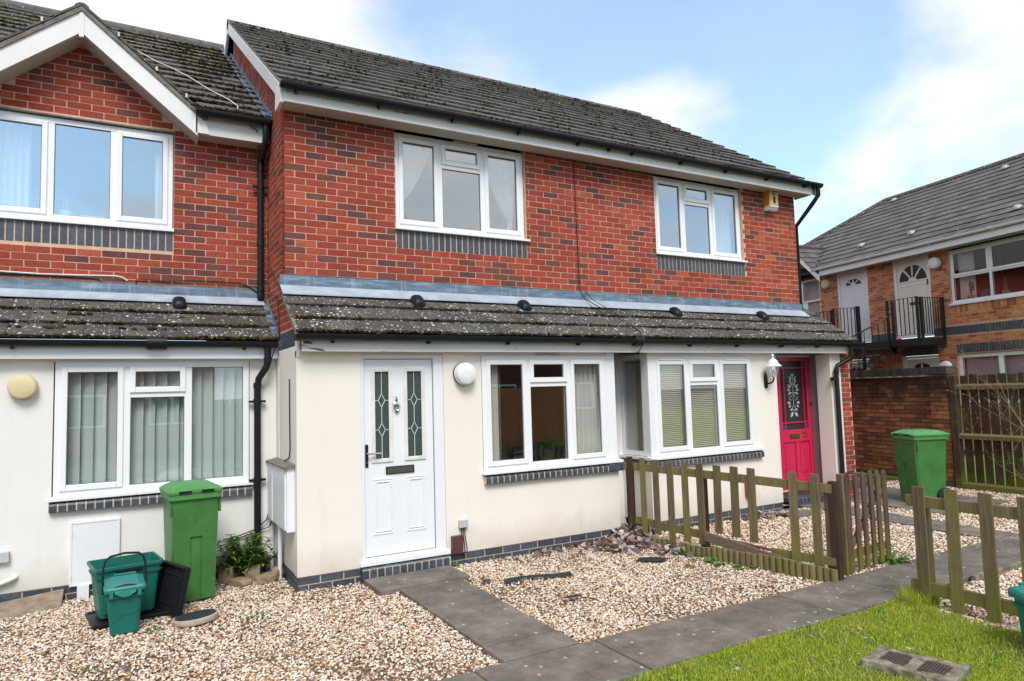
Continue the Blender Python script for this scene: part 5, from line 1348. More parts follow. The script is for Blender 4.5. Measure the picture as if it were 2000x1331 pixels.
def gravel(name, rects, holes, dens, ng, zj=.012, amp=.012):
    pts = []
    for (x0, x1, y0, y1) in rects:
        n_ = int((x1-x0)*(y1-y0)*dens)
        p = np.column_stack([rng.uniform(x0, x1, n_), rng.uniform(y0, y1, n_)])
        dm = np.sin(p[:, 0]*2.2+1.3)*np.sin(p[:, 1]*2.6)+.7*np.sin(p[:, 0]*5.7+p[:, 1]*3.1)+.5*np.sin(p[:, 1]*7.9-p[:, 0]*4.3)
        if len(p) > 400: p = p[rng.uniform(0, 1, len(p)) < np.clip(.78+.20*dm, .42, 1)]
        for (a, b, c, d) in holes: p = p[~((p[:, 0] > a) & (p[:, 0] < b) & (p[:, 1] > c) & (p[:, 1] < d))]
        pts.append(p)
    p = np.vstack(pts)
    z = -.024+amp*np.sin(p[:, 0]*3.1)*np.sin(p[:, 1]*2.7+1)*.6+rng.uniform(-.006, zj, len(p))
    me = bpy.data.meshes.new(name); me.vertices.add(len(p)); me.vertices.foreach_set('co', np.column_stack([p, z]).astype(np.float32).ravel()); me.materials.append(MATS['pebble'])
    o = bpy.data.objects.new(name, me); COL.objects.link(o); o['kind'] = 'stuff'
    md = o.modifiers.new('stones', 'NODES'); md.node_group = ng
    return o
gravel('gravel', [(-2.6, -.02, -3.2, .43), (-.02, .60, -3.2, -.59), (.58, .80, -3.2, -1.15), (-1.4, .6, -3.25, -3.18)], [], 4300, NG)
gravel('gravel', [(1.41, 4.30, -3.21, -.59), (1.52, 1.56, -1.2, -.59)], [(1.3, 1.52, -1.18, -.6)], 4000, NG)
gravel('gravel', [(4.30, 7.25, -3.21, -.59), (7.5, 10.75, -3.21, .2)], [(6.5, 7.08, -1.0, -.7), (8.2, 9.9, -2.05, .6)], 2200, NG2)
gravel('gravel', [(4.10, 9.0, -4.9, -3.88), (4.05, 4.30, -5.6, -3.95)], [], 3000, NG2, amp=.008)
# a few stones kicked on to the paving
gravel('gravel', [(.6, 1.5, -3.2, -.9), (1.5, 6.5, -3.8, -3.2)], [], 9, NG, .034, 0)

# grass
def grass(name, x0, x1, y0, y1, dens, hmin, hmax, keep=None):
    n_ = int((x1-x0)*(y1-y0)*dens)
    x, y = rng.uniform(x0, x1, n_), rng.uniform(y0, y1, n_)
    d = np.sin(x*3.3+1)*np.sin(y*2.9)+.6*np.sin(x*8.1+y*6.3)
    k = rng.uniform(-1.4, 1.2, n_) < d+.75
    if keep is not None: k &= keep(x, y)
    x, y = x[k], y[k]; n_ = len(x)
    z = .006+.010*np.sin(x*2.1+.7)*np.sin(y*1.8)+.005*np.sin(x*5.3+y*4.1)-.014
    h = rng.uniform(hmin, hmax, n_)*(1+.4*np.sin(x*4.1)*np.sin(y*5.2)); a = rng.uniform(0, 6.283, n_); lean = rng.uniform(.1, .95, n_)*h; la = rng.uniform(0, 6.283, n_); w_ = rng.uniform(.0018, .0034, n_)
    v = np.empty((n_, 5, 3), np.float32)
    cx, cy = np.cos(a)*w_, np.sin(a)*w_
    lx, ly = np.cos(la)*lean, np.sin(la)*lean
    v[:, 0] = np.column_stack([x-cx, y-cy, z]); v[:, 1] = np.column_stack([x+cx, y+cy, z])
    v[:, 2] = np.column_stack([x+lx*.35-cx*.8, y+ly*.35-cy*.8, z+h*.6]); v[:, 3] = np.column_stack([x+lx*.35+cx*.8, y+ly*.35+cy*.8, z+h*.6])
    v[:, 4] = np.column_stack([x+lx, y+ly, z+h])
    me = bpy.data.meshes.new(name); base = np.arange(n_)*5
    q = np.column_stack([base, base+1, base+3, base+2]); t_ = np.column_stack([base+2, base+3, base+4])
    me.from_pydata(v.reshape(-1, 3).tolist(), [], q.tolist()+t_.tolist()); me.materials.append(MATS['grass_blade'])
    o = bpy.data.objects.new(name, me); COL.objects.link(o); o['kind'] = 'stuff'; return o
_sl = lambda x, y: ~((np.abs((x-2.97)*.86+(y+4.72)*.5) < .12) & (np.abs(-(x-2.97)*.5+(y+4.72)*.86) < .12))
grass('grass', 1.0, 4.16, -5.7, -3.86, 15000, .016, .040)
grass('grass', 1.4, 4.2, -3.90, -3.84, 9000, .015, .035)
grass('grass', 4.06, 4.42, -4.12, -3.86, 14000, .04, .11, lambda x, y: np.hypot((x-4.24)/.18, (y+3.97)/.14) < 1)
grass('grass', 11.0, 13.5, -4.5, 1.0, 900, .04, .09)

# ================================================================== wooden fences
FA = Vector((3.885, -.656, 0)); FD = Vector((.147, -.9891, 0)).normalized(); FN = Vector((FD.y, -FD.x, 0))   # FN points towards the camera side (-X)
def fence_frame(t): t.location = FA; t.rotation_euler = (0, 0, math.atan2(FD.y, FD.x))
fe = thing('picket_fence', 'weathered flat topped picket fence with green algae between the two gravel yards', 'fence'); fence_frame(fe)
# local: x along the fence, y = to its left (towards +X world side), so camera side is -y
def picket(parent, x, w_, z0, z1, y=-.035, th=.018, top='flat', mat='wood_mossy', lean=0.0):
    g = G(); rt = random.uniform(-.004, .004)
    if top == 'flat': pr = [(-w_/2, 0, z0), (w_/2, 0, z0), (w_/2+lean+rt, 0, z1+random.uniform(-.004, .004)), (-w_/2+lean+rt, 0, z1+random.uniform(-.004, .004))]
    else:
        pr = [(-w_/2, 0, z0), (w_/2, 0, z0), (w_/2+lean, 0, z1-.06)]+[(lean+w_/2*math.cos(a), 0, z1-.06+.06*math.sin(a)) for a in [math.pi*k/8 for k in range(1, 8)]]+[(-w_/2+lean, 0, z1-.06)]
    g.prism(pr, (x, y-th, 0), (x, y, 0))
    return ob('picket', g, mat, parent, bevel=.0025, seg=1)
pk = [(.128, .082, .17, .985), (.33, .08, .12, .976), (.528, .084, .12, .973), (.733, .088, .05, .969), (.941, .084, .10, .966), (1.144, .088, .10, .966), (1.357, .090, .25, .964), (1.568, .092, .24, .965), (1.772, .088, .22, .960), (2.22, .085, .10, .958), (2.445, .085, .08, .955)]
for i, (x, w_, z0, z1) in enumerate(pk): picket(fe, x, w_, z0, z1, mat='wood_post' if i == 0 else 'wood_mossy', lean=random.uniform(-.006, .006))
g = G(); g.bar((.0, -.015, .872), (2.60, -.015, .828), .038, .085, (0, 0, 1)); ob('rail', g, 'wood_mossy', fe, bevel=.004)
g = G(); g.bar((.17, -.015, .235), (1.20, -.015, .195), .038, .085); ob('rail', g, 'wood_mossy', fe, bevel=.004)
g = G(); g.bar((1.95, -.015, .15), (2.60, -.015, .165), .038, .075); ob('rail', g, 'wood_mossy', fe, bevel=.004)
for x, y, z1, m_ in ((.06, .03, .93, 'wood_post'), (1.12, .035, .86, 'wood_post'), (2.595, .005, .895, 'wood_post')):
    g = G(); g.box(x-.036, x+.036, y-.036, y+.036, -.1, z1); ob('post', g, m_, fe, bevel=.004)
g = G(); g.box(2.50, 2.555, .0, .06, -.1, .80); ob('prop', g, 'wood_log', fe, bevel=.004)
fb = G(); fb.bar((1.18, -.06, .20), (2.15, -.09, .085), .03, .10); fbo = ob('fallen_rail', fb, 'wood_grey', None, bevel=.006); fence_frame(fbo); tag(fbo, 'grey split board leaning along the foot of the picket fence above the log edging', 'board')
le = thing('log_edging', 'strip of short upright half logs edging the gravel below the picket fence', 'edging'); fence_frame(le)
x = .52
k = 0
while x < 2.62:
    if not (.70 < x < .92):
        r_ = .033; g = G(); h_ = (.13 if x > 1.3 else .10)+random.uniform(-.012, .008)
        pr = [(r_*math.cos(a), -.02-r_*math.sin(a)*.9, 0) for a in [math.pi*q/6 for q in range(7)]]
        g.prism([(p[0], p[1], -.06) for p in pr], (0, 0, 0), (random.uniform(-.004, .004), random.uniform(-.012, .0), h_+.06))
        o = ob('log', g, 'wood_log', le, bevel=.004); o.location = (x, -.075, 0)
    x += .0675; k += 1
g = G(); g.box(.0, .9, -.03, .03, -.03, .02); o = ob('fallen_board', g, 'timber_board', None, bevel=.004); o.location = (4.66, -1.30, 0.01); o.rotation_euler = (0, rad(2), rad(-84)); tag(o, 'reddish flat board lying on the gravel behind the picket fence', 'board')
gt = thing('garden_gate', 'short picket gate with six rounded brown pickets standing along the paved path', 'gate', (4.60, -3.10, 0), rad(4))
for i, (x, z1) in enumerate(((.0, .945), (.155, .93), (.285, .925), (.415, .925), (.54, .915), (.67, .91))):
    picket(gt, x, .064 if i else .078, -.005+.004*i, z1, y=-.02, th=.022, top='round', mat='wood_gate', lean=random.uniform(-.004, .004))
for z in (.15, .80):
    g = G(); g.box(-.05, .72, -.02, .018, z-.035, z+.035); ob('rail', g, 'wood_gate', gt, bevel=.004)
g = G(); g.bar((.02, 0, .18), (.66, 0, .77), .03, .05); ob('brace', g, 'wood_gate', gt)
g = G(); g.box(-.075, -.018, -.03, .03, -.05, .93); ob('stile', g, 'wood_mossy', gt, bevel=.006)
f2 = thing('picket_fence', 'weathered flat topped picket fence at the right, running from the path past the lawn', 'fence', (4.24, -3.95, 0), rad(-90.5))
# local x runs towards -Y; camera side is -y
for i, (x, z0) in enumerate(((.097, .0), (.348, .0), (.605, .0), (.86, .0), (1.12, .0), (1.38, .0))):
    picket(f2, x, .096, z0, .945, y=-.03, th=.02, lean=random.uniform(-.004, .004))
for z, hh in ((.82, .088), (.13, .098)):
    g = G(); g.box(-.02, 1.6, -.03, .008, z-hh/2, z+hh/2); ob('rail', g, 'wood_mossy', f2, bevel=.004)
g = G(); g.box(.07, .13, .008, .07, -.1, .86); ob('post', g, 'wood_mossy', f2, bevel=.004)
# tall boarded fence beyond the yard
f3 = thing('board_fence', 'tall dark boarded fence with light showing through its gaps beside the brown brick wall', 'fence', (10.76, -.90, 0), rad(-95))
for k in range(22):
    g = G(); x = .14+k*.150; g.box(x, x+.124, .03, .048, -.05, 1.86+random.uniform(-.02, .02)); ob('board', g, 'wood_dark', f3, bevel=.002, seg=1)
for z, hh in ((1.66, .075), (.84, .075), (.03, .09)):
    g = G(); g.prism([(0, -.04, z+hh*.35), (0, .03, z+hh/2+.02), (0, .03, z-hh/2), (0, -.04, z-hh/2)], (.06, 0, 0), (3.5, 0, 0)); ob('rail', g, 'wood_mossy', f3, bevel=.003)
for x in (.04, 1.9):
    g = G(); g.box(x-.05, x+.06, -.05, .06, -.3, 1.86); ob('post', g, 'wood_dark', f3, bevel=.005)

# ================================================================== bins and boxes
def wheelie(label, loc, rot, mat='plastic_green', pale='plastic_green_pale', group=None):
    t = thing('wheelie_bin', label, 'bin', loc, rot, group)
    wb, wt, d0, d1, H = .205, .232, .20, .26, .985       # half widths, half depths
    def lv(z):
        f = (z-.02)/(H-.02); return wb+(wt-wb)*f, d0+(d1-d0)*f
    g = G()
    # body: loft with a rounded outline and a hand recess in the front
    def ring(z, n_=6, r=.035):
        a, b = lv(z); P = []
        for (sx, sy, a0) in ((1, -1, -90), (1, 1, 0), (-1, 1, 90), (-1, -1, 180)):
            for k in range(n_+1):
                th = rad(a0+90*k/n_); P.append((sx*(a-r)+r*math.cos(th), sy*(b-r)+r*math.sin(th), z))
        return P
    zs = [.02, .03, .30, .62, .86, .90, H]
    rings = [ring(z) for z in zs]; nR = len(rings[0])
    for i in range(len(rings)-1):
        for j in range(nR):
            j2 = (j+1) % nR; g.face([rings[i][j], rings[i][j2], rings[i+1][j2], rings[i+1][j]])
    g.face(rings[0][::-1])
    me_body = ob('body', g, mat, t, smooth=True)
    # raised strips that leave the sunk panel of the front
    g = G()
    def plate(u0, u1, za, zb):
        wa, ba = lv(za); wb2, bb = lv(zb)
        lo = [(max(-wa+.012, u0), -ba, za), (min(wa-.012, u1), -ba, za)]; hi = [(min(wb2-.012, u1), -bb, zb), (max(-wb2+.012, u0), -bb, zb)]
        g.prism(lo+hi, (0, -.016, 0), (0, .004, 0))
    plate(-1, -.052, .03, .60); plate(.062, 1, .03, .60); plate(-1, 1, .60, .86)
    ob('front_plate', g, mat, t)
    # rim and lid
    g = G(); a, b = lv(H)
    def rr(a_, b_, z, r=.04): return [(sx*(a_-r)+r*math.cos(rad(a0+18*k)), sy*(b_-r)+r*math.sin(rad(a0+18*k)), z) for (sx, sy, a0) in ((1, -1, -90), (1, 1, 0), (-1, 1, 90), (-1, -1, 180)) for k in range(6)]
    L_ = [rr(a+.004, b+.004, .930), rr(a+.022, b+.022, .940), rr(a+.024, b+.024, .985), rr(a+.010, b+.010, .99)]
    for i in range(3):
        for j in range(24): j2 = (j+1) % 24; g.face([L_[i][j], L_[i][j2], L_[i+1][j2], L_[i+1][j]])
    g.face(L_[3])
    ob('rim', g, pale, t, smooth=True)
    g = G(); o_ = .02
    L_ = [rr(a+.032, b+.030, .990), rr(a+.034, b+.032, 1.012), rr(a-.005, b-.01, 1.040), rr(a-.06, b-.07, 1.066), rr(a-.12, b-.15, 1.074)]
    for i in range(4):
        for j in range(24): j2 = (j+1) % 24; g.face([L_[i][j], L_[i][j2], L_[i+1][j2], L_[i+1][j]])
    g.face(L_[4]); lid = ob('lid', g, pale, t, smooth=True)
    g = G(); g.box(-.17, -.05, -b-.038, -b+.03, .996, 1.018); g.box(.05, .17, -b-.038, -b+.03, .996, 1.018); ob('lid_slot', g, 'plastic_dark', lid)
    g = G(); g.box(-.05, .05, -b-.036, -b-.02, 1.0, 1.03); ob('lid_tab', g, pale, lid, bevel=.004)
    g = G()
    for s_ in (-1, 1): g.box(s_*(a-.005), s_*(a+.018), -b+.02, -b+.045, .80, .932)
    ob('side_rib', g, mat, t)
    g = G(); g.tube([(-.19, b+.03, 1.0), (-.19, b+.075, 1.01), (.19, b+.075, 1.01), (.19, b+.03, 1.0)], .014, 8); ob('handle', g, mat, t, smooth=True)
    for s_ in (-1, 1):
        g = G(); g.lathe((s_*(wb+.030), .165, .115), [(.125, -.026), (.125, .026)] if s_ < 0 else [(.125, .026), (.125, -.026)], 28, 'x'); wh = ob('wheel', g, 'rubber', t, bevel=.01, seg=2)
        g = G(); g.lathe((s_*(wb+.030), .165, .115), [(.065, -.030), (.065, .030)], 16, 'x'); ob('hub', g, 'plastic_dark', wh)
    g = G(); g.tube([(-wb-.03, .165, .115), (wb+.03, .165, .115)], .012, 8); ob('axle', g, 'plastic_dark', t)
    # moulded emblem on the front
    a, b = lv(.76); b += .016; g = G()
    for k in range(3): g.box(-.022+k*.016, -.010+k*.016, -b-.003, -b+.002, .73, .77+.012*(k % 2))
    ob('emblem', g, mat, t)
    return t
wb_ = wheelie('green wheelie bin standing against the white wall of the gable house', (-.90, -.17, -.02), rad(6)); wb_.scale = (.87, 1, 1)
wheelie('green wheelie bin at the far end of the path against the brown brick wall', (8.82, -1.43, 0), rad(-112))
# recycling box and caddy
def tub(t, name, wb, wt, db, dt, h, mat, rimw=.018, open_=True, z0=0.0):
    g = G(); r = .03
    def rr(a_, b_, z): return [(sx*(a_-r)+r*math.cos(rad(a0+22.5*k)), sy*(b_-r)+r*math.sin(rad(a0+22.5*k)), z) for (sx, sy, a0) in ((1, -1, -90), (1, 1, 0), (-1, 1, 90), (-1, -1, 180)) for k in range(5)]
    L_ = [rr(wb, db, z0), rr(wb+(wt-wb)*.78, db+(dt-db)*.78, z0+h*.78), rr(wb+(wt-wb)*.78+.012, db+(dt-db)*.78+.012, z0+h*.785), rr(wt-.004+.012, dt+.008, z0+h*.83), rr(wt-.004, dt-.004, z0+h*.835), rr(wt, dt, z0+h*.93), rr(wt+rimw, dt+rimw, z0+h*.94), rr(wt+rimw, dt+rimw, z0+h)]
    if open_: L_ += [rr(wt, dt, z0+h), rr(wb-.004, db-.004, z0+.01)]
    for i in range(len(L_)-1):
        for j in range(20): j2 = (j+1) % 20; g.face([L_[i][j], L_[i][j2], L_[i+1][j2], L_[i+1][j]])
    g.face(L_[0][::-1]); g.face(L_[-1])
    return ob(name, g, mat, t, smooth=True)
bx = thing('recycling_box', 'large open teal recycling box standing on a black lid by the white wall', 'box', (-1.43, -.41, .03), rad(9))
tub(bx, 'tub', .205, .245, .165, .20, .415, 'plastic_teal')
g = G(); g.box(-.10, .10, -.226, -.214, .36, .385); g.box(.252, .268, -.07, .07, .36, .385); ob('hand_grip', g, 'plastic_dark', bx, bevel=.004)
g = G(); g.box(-.18, -.03, -.1835, -.178, .03, .22); ob('side_panel', g, 'plastic_teal', bx, bevel=.006)
ld = thing('box_lid', 'flat black box lid lying on the gravel under the teal recycling box', 'lid', (-1.38, -.44, -.012), rad(9))
g = G(); g.box(-.30, .31, -.225, .22, 0, .016); g.frame(-.30, .31, -.2, .2, .02, 0, .01) if False else None; ob('panel', g, 'plastic_dark', ld, bevel=.008)
g = G(); g.box(-.315, .325, -.24, -.222, -.005, .028); g.box(-.315, .325, .218, .235, -.005, .028); g.box(-.315, -.298, -.222, .218, -.005, .028); g.box(.308, .325, -.222, .218, -.005, .028); ob('lip', g, 'plastic_dark', ld, bevel=.006)
# leaning lid
l2 = thing('box_lid', 'black box lid propped on edge between the teal box and the green wheelie bin', 'lid', (-1.113, -.604, -.01), rad(-61.6))
l2.rotation_euler = (rad(-10), rad(4), rad(-61.6))
g = G(); g.box(-.18, .18, -.008, .008, 0, .40); ob('panel', g, 'plastic_dark', l2, bevel=.02)
g = G(); g.frame(-.192, .192, -.008, .412, .022, -.032, .016); ob('lip', g, 'plastic_dark', l2, bevel=.008)
g = G(); g.frame(-.12, .12, .07, .33, .014, -.016, -.006); ob('rib', g, 'plastic_dark', l2, bevel=.005)
def caddy(label, loc, rot, handle_up, letters=None):
    t = thing('food_caddy', label, 'caddy', loc, rot)
    tub(t, 'tub', .100, .128, .100, .128, .36, 'plastic_teal', .010, False)
    g = G(); r = .03
    def rr(a_, b_, z, dz=0): return [(sx*(a_-r)+r*math.cos(rad(a0+22.5*k)), sy*(b_-r)+r*math.sin(rad(a0+22.5*k)), z+dz*(sy+1)/2) for (sx, sy, a0) in ((1, -1, -90), (1, 1, 0), (-1, 1, 90), (-1, -1, 180)) for k in range(5)]
    L_ = [rr(.146, .150, .335), rr(.148, .152, .358, .012), rr(.140, .142, .372, .022), rr(.095, .10, .385, .026)]
    for i in range(3):
        for j in range(20): j2 = (j+1) % 20; g.face([L_[i][j], L_[i][j2], L_[i+1][j2], L_[i+1][j]])
    g.face(L_[3]); lid = ob('lid', g, 'plastic_teal_pale', t, smooth=True)
    g = G()
    for i in range(8):
        a0, a1 = i/8, (i+1)/8; f = lambda q: (-.07+.14*q, -.156, .325-.030*math.sin(q*math.pi))
        p, q = f(a0), f(a1); g.prism([(p[0], -.148, .345), (q[0], -.148, .345), q, p], (0, -.004, 0), (0, .004, 0))
    g.box(-.11, -.085, -.160, -.145, .295, .345); g.box(.085, .11, -.160, -.145, .295, .345)
    ob('latch', g, 'plastic_teal_pale', lid)
    g = G(); pr = [(-.075+.15*k/10, -.136, .374+.010*math.sin(math.pi*k/10)) for k in range(11)]; g.tube(pr, .006, 6); ob('lid_grip', g, 'plastic_dark', lid)
    g = G(); g.frame(-.075, .09, .392, .425, .012, .10, .125); ob('hinge', g, 'plastic_teal_pale', lid, bevel=.003)
    if handle_up:
        hp_ = [(-.150, 0, .30), (-.152, .01, .42), (-.150, .02, .50), (-.135, .03, .555), (-.10, .035, .585), (0, .038, .60), (.10, .035, .59), (.135, .03, .56), (.150, .02, .50), (.152, .01, .42), (.150, 0, .30)]
        g = G(); g.tube(hp_, .0095, 8); ob('handle', g, 'plastic_black', t, smooth=True)
    g = G()
    pts = [(-.085, .10), (-.05, .115), (-.02, .145), (.02, .155), (.05, .145), (.085, .16)]
    for p, q in zip(pts, pts[1:]):
        f = lambda s_: (s_[0], -.1025-.028*s_[1]/.36*.78-.0015, s_[1])
        g.bar(f(p), f(q), .004, .006, (0, 1, 0))
    ob('moulded_wave', g, 'plastic_teal', t)
    if letters:
        text_mesh('lettering', letters, .05, Matrix.Translation((-.03, -.1245, .24)) @ Matrix.Rotation(rad(90-4), 4, 'X'), 'letter_white', t, .002)
    return t
caddy('teal food caddy with its black handle raised, standing before the open recycling box', (-1.435, -.855, -.015), rad(3), True)
caddy('teal food caddy with white lettering, cut by the right edge beside the picket fence', (3.85, -5.04, 0), rad(-26), False, 'Che')
mc = thing('manhole_cover', 'round dark patterned drain cover with a pale rim on the gravel before the green bin', 'cover', (-.915, -.975, .0)); mc.rotation_euler = (rad(-5), rad(-2), rad(20))
g = G(); g.lathe((0, 0, 0), [(.165, -.01), (.175, .004), (.174, .034), (.160, .037)], 40); ob('rim', g, 'cover_rim', mc, smooth=True)
g = G(); g.lathe((0, 0, 0), [(.160, .03), (.160, .0385)], 40); pl_ = ob('plate', g, 'cover_black', mc)
g = G()
for i in range(-7, 8):
    for j in range(-7, 8):
        x, y = i*.021, j*.021
        if x*x+y*y < .148**2: g.box(x-.0065, x+.0065, y-.0065, y+.0065, .0385, .042)
ob('tread_studs', g, 'cover_black', mc, kind='stuff')
ls = thing('stone_slab', 'rough brown stone slab leaning at the foot of the white wall, cut by the left edge', 'slab', (-2.15, .14, -.03))
ls.rotation_euler = (rad(-64), 0, rad(7))
g = G(); g.prism([(-.38, 0, -.02), (.22, 0, -.02), (.262, .03, .30), (-.30, .03, .24), (-.42, .02, .12)], (0, -.02, 0), (0, .025, 0)); ob('slab', g, 'stone_slab', ls, bevel=.008)
# concrete drain surround in the lawn
dg_ = thing('drain_surround', 'weathered concrete block with two square brown gratings sunk in the lawn', 'drain', (2.87, -4.73, .0), rad(-77))
g = G(); cells = [(-.185, -.035), (.035, .185)]
wall_cells(g, -.26, .26, -.165, .165, [(a, b, -.10, .10) for a, b in cells], lambda a, b, c, d: g.box(a, b, c, d, -.05, .054))
blk = ob('block', g, 'concrete_old', dg_)
md = blk.modifiers.new('cast', 'REMESH'); md.mode = 'VOXEL'; md.voxel_size = .007; md.use_smooth_shade = True
tx_ = bpy.data.textures.new('wear', 'CLOUDS'); tx_.noise_scale = .07; tx_.noise_depth = 3
md = blk.modifiers.new('wear', 'DISPLACE'); md.texture = tx_; md.strength = .034; md.mid_level = .55

for a, b in cells:
    g = G(); g.box(a-.01, b+.01, -.11, .11, .0, .040); gr = ob('grating', g, 'grate_brown', dg_)
    g = G()
    for k in range(8): g.box(a+.006+k*(b-a-.012)/8, a+.006+(k+.55)*(b-a-.012)/8, -.095, .095, .040, .050)
    ob('grate_bar', g, 'grate_brown', gr)
g = G(); leaf_sheet(g, (3.0, -4.62, .07), (.8, .35, .05), (0, 0, 1), .085, .05, .3, .3); o = ob('fallen_leaf', g, 'leaf_dead'); tag(o, 'single dry pale leaf lying at the edge of the concrete drain block', 'leaf')

# ================================================================== rocks, shrub, weeds, leaves
def rock(label, c, s, seed, mat='stone_tan'):
    rr = random.Random(seed); bm = bmesh.new(); bmesh.ops.create_icosphere(bm, subdivisions=2, radius=1)
    for v in bm.verts:
        d = 1+.22*math.sin(v.co.x*2.3+seed)+.18*math.sin(v.co.y*3.1+seed*2)+rr.uniform(-.07, .07)
        v.co = Vector((max(-.8, min(.8, v.co.x*d))*s[0], max(-.78, min(.78, v.co.y*d))*s[1], max(-.7, min(.72, v.co.z*d))*s[2]))
    me = bpy.data.meshes.new('rock'); bm.to_mesh(me); bm.free(); me.materials.append(MATS[mat])
    o = bpy.data.objects.new('rock', me); COL.objects.link(o); o.location = c; o.rotation_euler = (0, 0, seed); tag(o, label, 'rock', 'rocks edging the little shrub bed'); return o
rock('flat tan rock under the front of the shrub, left one in the row', (-.45, .03, .0), (.17, .08, .06), 2.2)
rock('blocky tan rock in the middle of the row before the shrub', (-.21, -.05, .01), (.13, .08, .075), .3)
rock('small tan rock at the end of the row beside the white conduit', (-.085, .02, .03), (.075, .08, .10), 4.1)
rock('upright tan rock at the left of the shrub beside the bin wheel', (-.55, .16, .05), (.06, .09, .12), 1.1)
rock('grey tan rock half hidden under the middle of the shrub', (-.31, .16, .05), (.09, .08, .12), 3.3)
sh = thing('shrub', 'small leafy green shrub between the green bin and the black downpipe', 'shrub', (-.36, .22, 0))
g = G(); gl = G(); rs = random.Random(5)
for k in range(74):
    a = rs.uniform(0, 6.28); R_ = rs.uniform(.05, .33); h_ = rs.uniform(.16, .50)-R_*.3
    tip = Vector((R_*math.cos(a)*1.05, R_*math.sin(a)*.62, max(.10, h_)))
    b0 = Vector((tip.x*.25, tip.y*.25, 0)); mid = (b0+tip)/2+Vector((rs.uniform(-.02, .02), rs.uniform(-.02, .02), .03))
    g.tube([b0, mid, tip], .004, 5, True, .5)
    for q in range(12):
        f = 1-.5*rs.random()**1.5; p = b0.lerp(tip, f)
        aa = rs.uniform(0, 6.28); d = Vector((math.cos(aa), math.sin(aa), rs.uniform(-.1, .9)))
        leaf_sheet(gl, p, d, Vector((math.cos(aa)*-.4, math.sin(aa)*-.4, 1)), rs.uniform(.055, .090), rs.uniform(.024, .038), .3, .35)
ob('stem', g, 'twig_green', sh, smooth=True); ob('leaves', gl, 'leaf_shrub', sh)
def weed(label, c, R_, n_, L_, W_, name='weed', cat='weed', up=.6, seed=1):
    rs = random.Random(seed); g = G()
    for k in range(n_):
        a = rs.uniform(0, 6.28); r0 = R_*math.sqrt(rs.random()); p = Vector(c)+Vector((r0*math.cos(a), r0*math.sin(a), 0)); aa = a+rs.uniform(-.8, .8)
        leaf_sheet(g, p, (math.cos(aa), math.sin(aa), rs.uniform(.15, up*1.8)), (0, 0, 1), L_*rs.uniform(.6, 1.2), W_*rs.uniform(.7, 1.2), .25, .6)
    o = ob(name, g, 'leaf_weed'); tag(o, label, cat); return o
weed('bushy green dandelion clump at the foot of the picket gate beside the path', (5.30, -3.09, .0), .09, 60, .13, .032, 'dandelion', 'plant', .8, 3)
weed('low tuft of moss green grass in the gravel, lower left', (-1.655, -1.72, -.012), .055, 70, .022, .006, 'weed_tuft', 'weed', .9, 4)
weed('green weed tuft beside the teal caddy', (-1.23, -1.02, -.012), .055, 40, .04, .009, 'weed_tuft', 'weed', .5, 5)
weed('wide green weed patch in the gravel right of the drain cover', (-.45, -1.10, -.012), .08, 60, .045, .010, 'weed_tuft', 'weed', .5, 6)
weed('small green weed in the gravel near the path end of the shrub bed', (-.30, -.72, -.012), .05, 36, .04, .009, 'weed_tuft', 'weed', .5, 7)
weed('tiny yellowish weed in the gravel below the teal caddy', (-1.22, -1.33, -.012), .025, 18, .03, .008, 'weed_tuft', 'weed', .5, 8)
weed('green weed by the black bin wheel', (-.61, -.55, -.012), .04, 28, .04, .009, 'weed_tuft', 'weed', .5, 18)
weed('small bright weed at the foot of the maroon terminal box', (1.60, -.63, .0), .03, 16, .05, .02, 'weed_tuft', 'weed', .7, 9)
weed('green weed against the log edging, left end of the row', (3.86, -1.58, -.01), .06, 26, .08, .03, 'weed_tuft', 'weed', .7, 10)
weed('yellow green strappy weed against the log edging', (3.92, -1.84, -.01), .05, 24, .12, .018, 'weed_tuft', 'weed', .9, 11)
weed('broad leaved green weeds sprawling before the log edging', (3.93, -2.10, -.01), .11, 46, .08, .035, 'weed_tuft', 'weed', .6, 12)
weed('green weed clump before the right half of the log edging', (3.97, -2.40, -.01), .08, 34, .07, .035, 'weed_tuft', 'weed', .6, 13)
weed('isolated small green weed in the middle gravel yard', (3.55, -2.05, -.01), .035, 16, .05, .02, 'weed_tuft', 'weed', .6, 14)
weed('small weed at the joint of the doorstep slab and the narrow path', (1.50, -1.20, -.01), .035, 20, .04, .015, 'weed_tuft', 'weed', .5, 15)
lp = thing('leaf_pile', 'drift of dead curled leaves swept into the corner between wall and picket fence', 'leaves', (3.6, -.95, 0))
rs = random.Random(11); lm = []
for k in range(7):
    g = G(); leaf_sheet(g, (-.05, 0, 0), (1, 0, .1), (0, 0, 1), .11, .075, rs.uniform(-.5, .7), rs.uniform(-.5, .9), 4); lm.append(g.mesh('leaf', ['leaf_dead']))
def pile(n_, cx, cy, sx, sy, hz_):
    for k in range(n_):
        x, y = rs.gauss(cx, sx), rs.gauss(cy, sy)
        if y > PF-.03 and x < 3.88: y = PF-.05-rs.random()*.2
        if x > 4.02+(.656-(-y))*-.148+.0 and y < -.7 and rs.random() < .7: x = 3.95
        d2 = ((x-cx)/sx)**2+((y-cy)/sy)**2
        o = bpy.data.objects.new('leaf', lm[k % 7]); COL.objects.link(o); o.parent = lp
        o.location = (x-3.6, y+.95, max(0.0, hz_*math.exp(-d2/2)*rs.uniform(.3, 1.1))+rs.uniform(-.01, .025)); o.rotation_euler = (rs.uniform(-.9, .9), rs.uniform(-.9, .9), rs.uniform(0, 6.28)); s = rs.uniform(.6, 1.15); o.scale = (s, s, s)
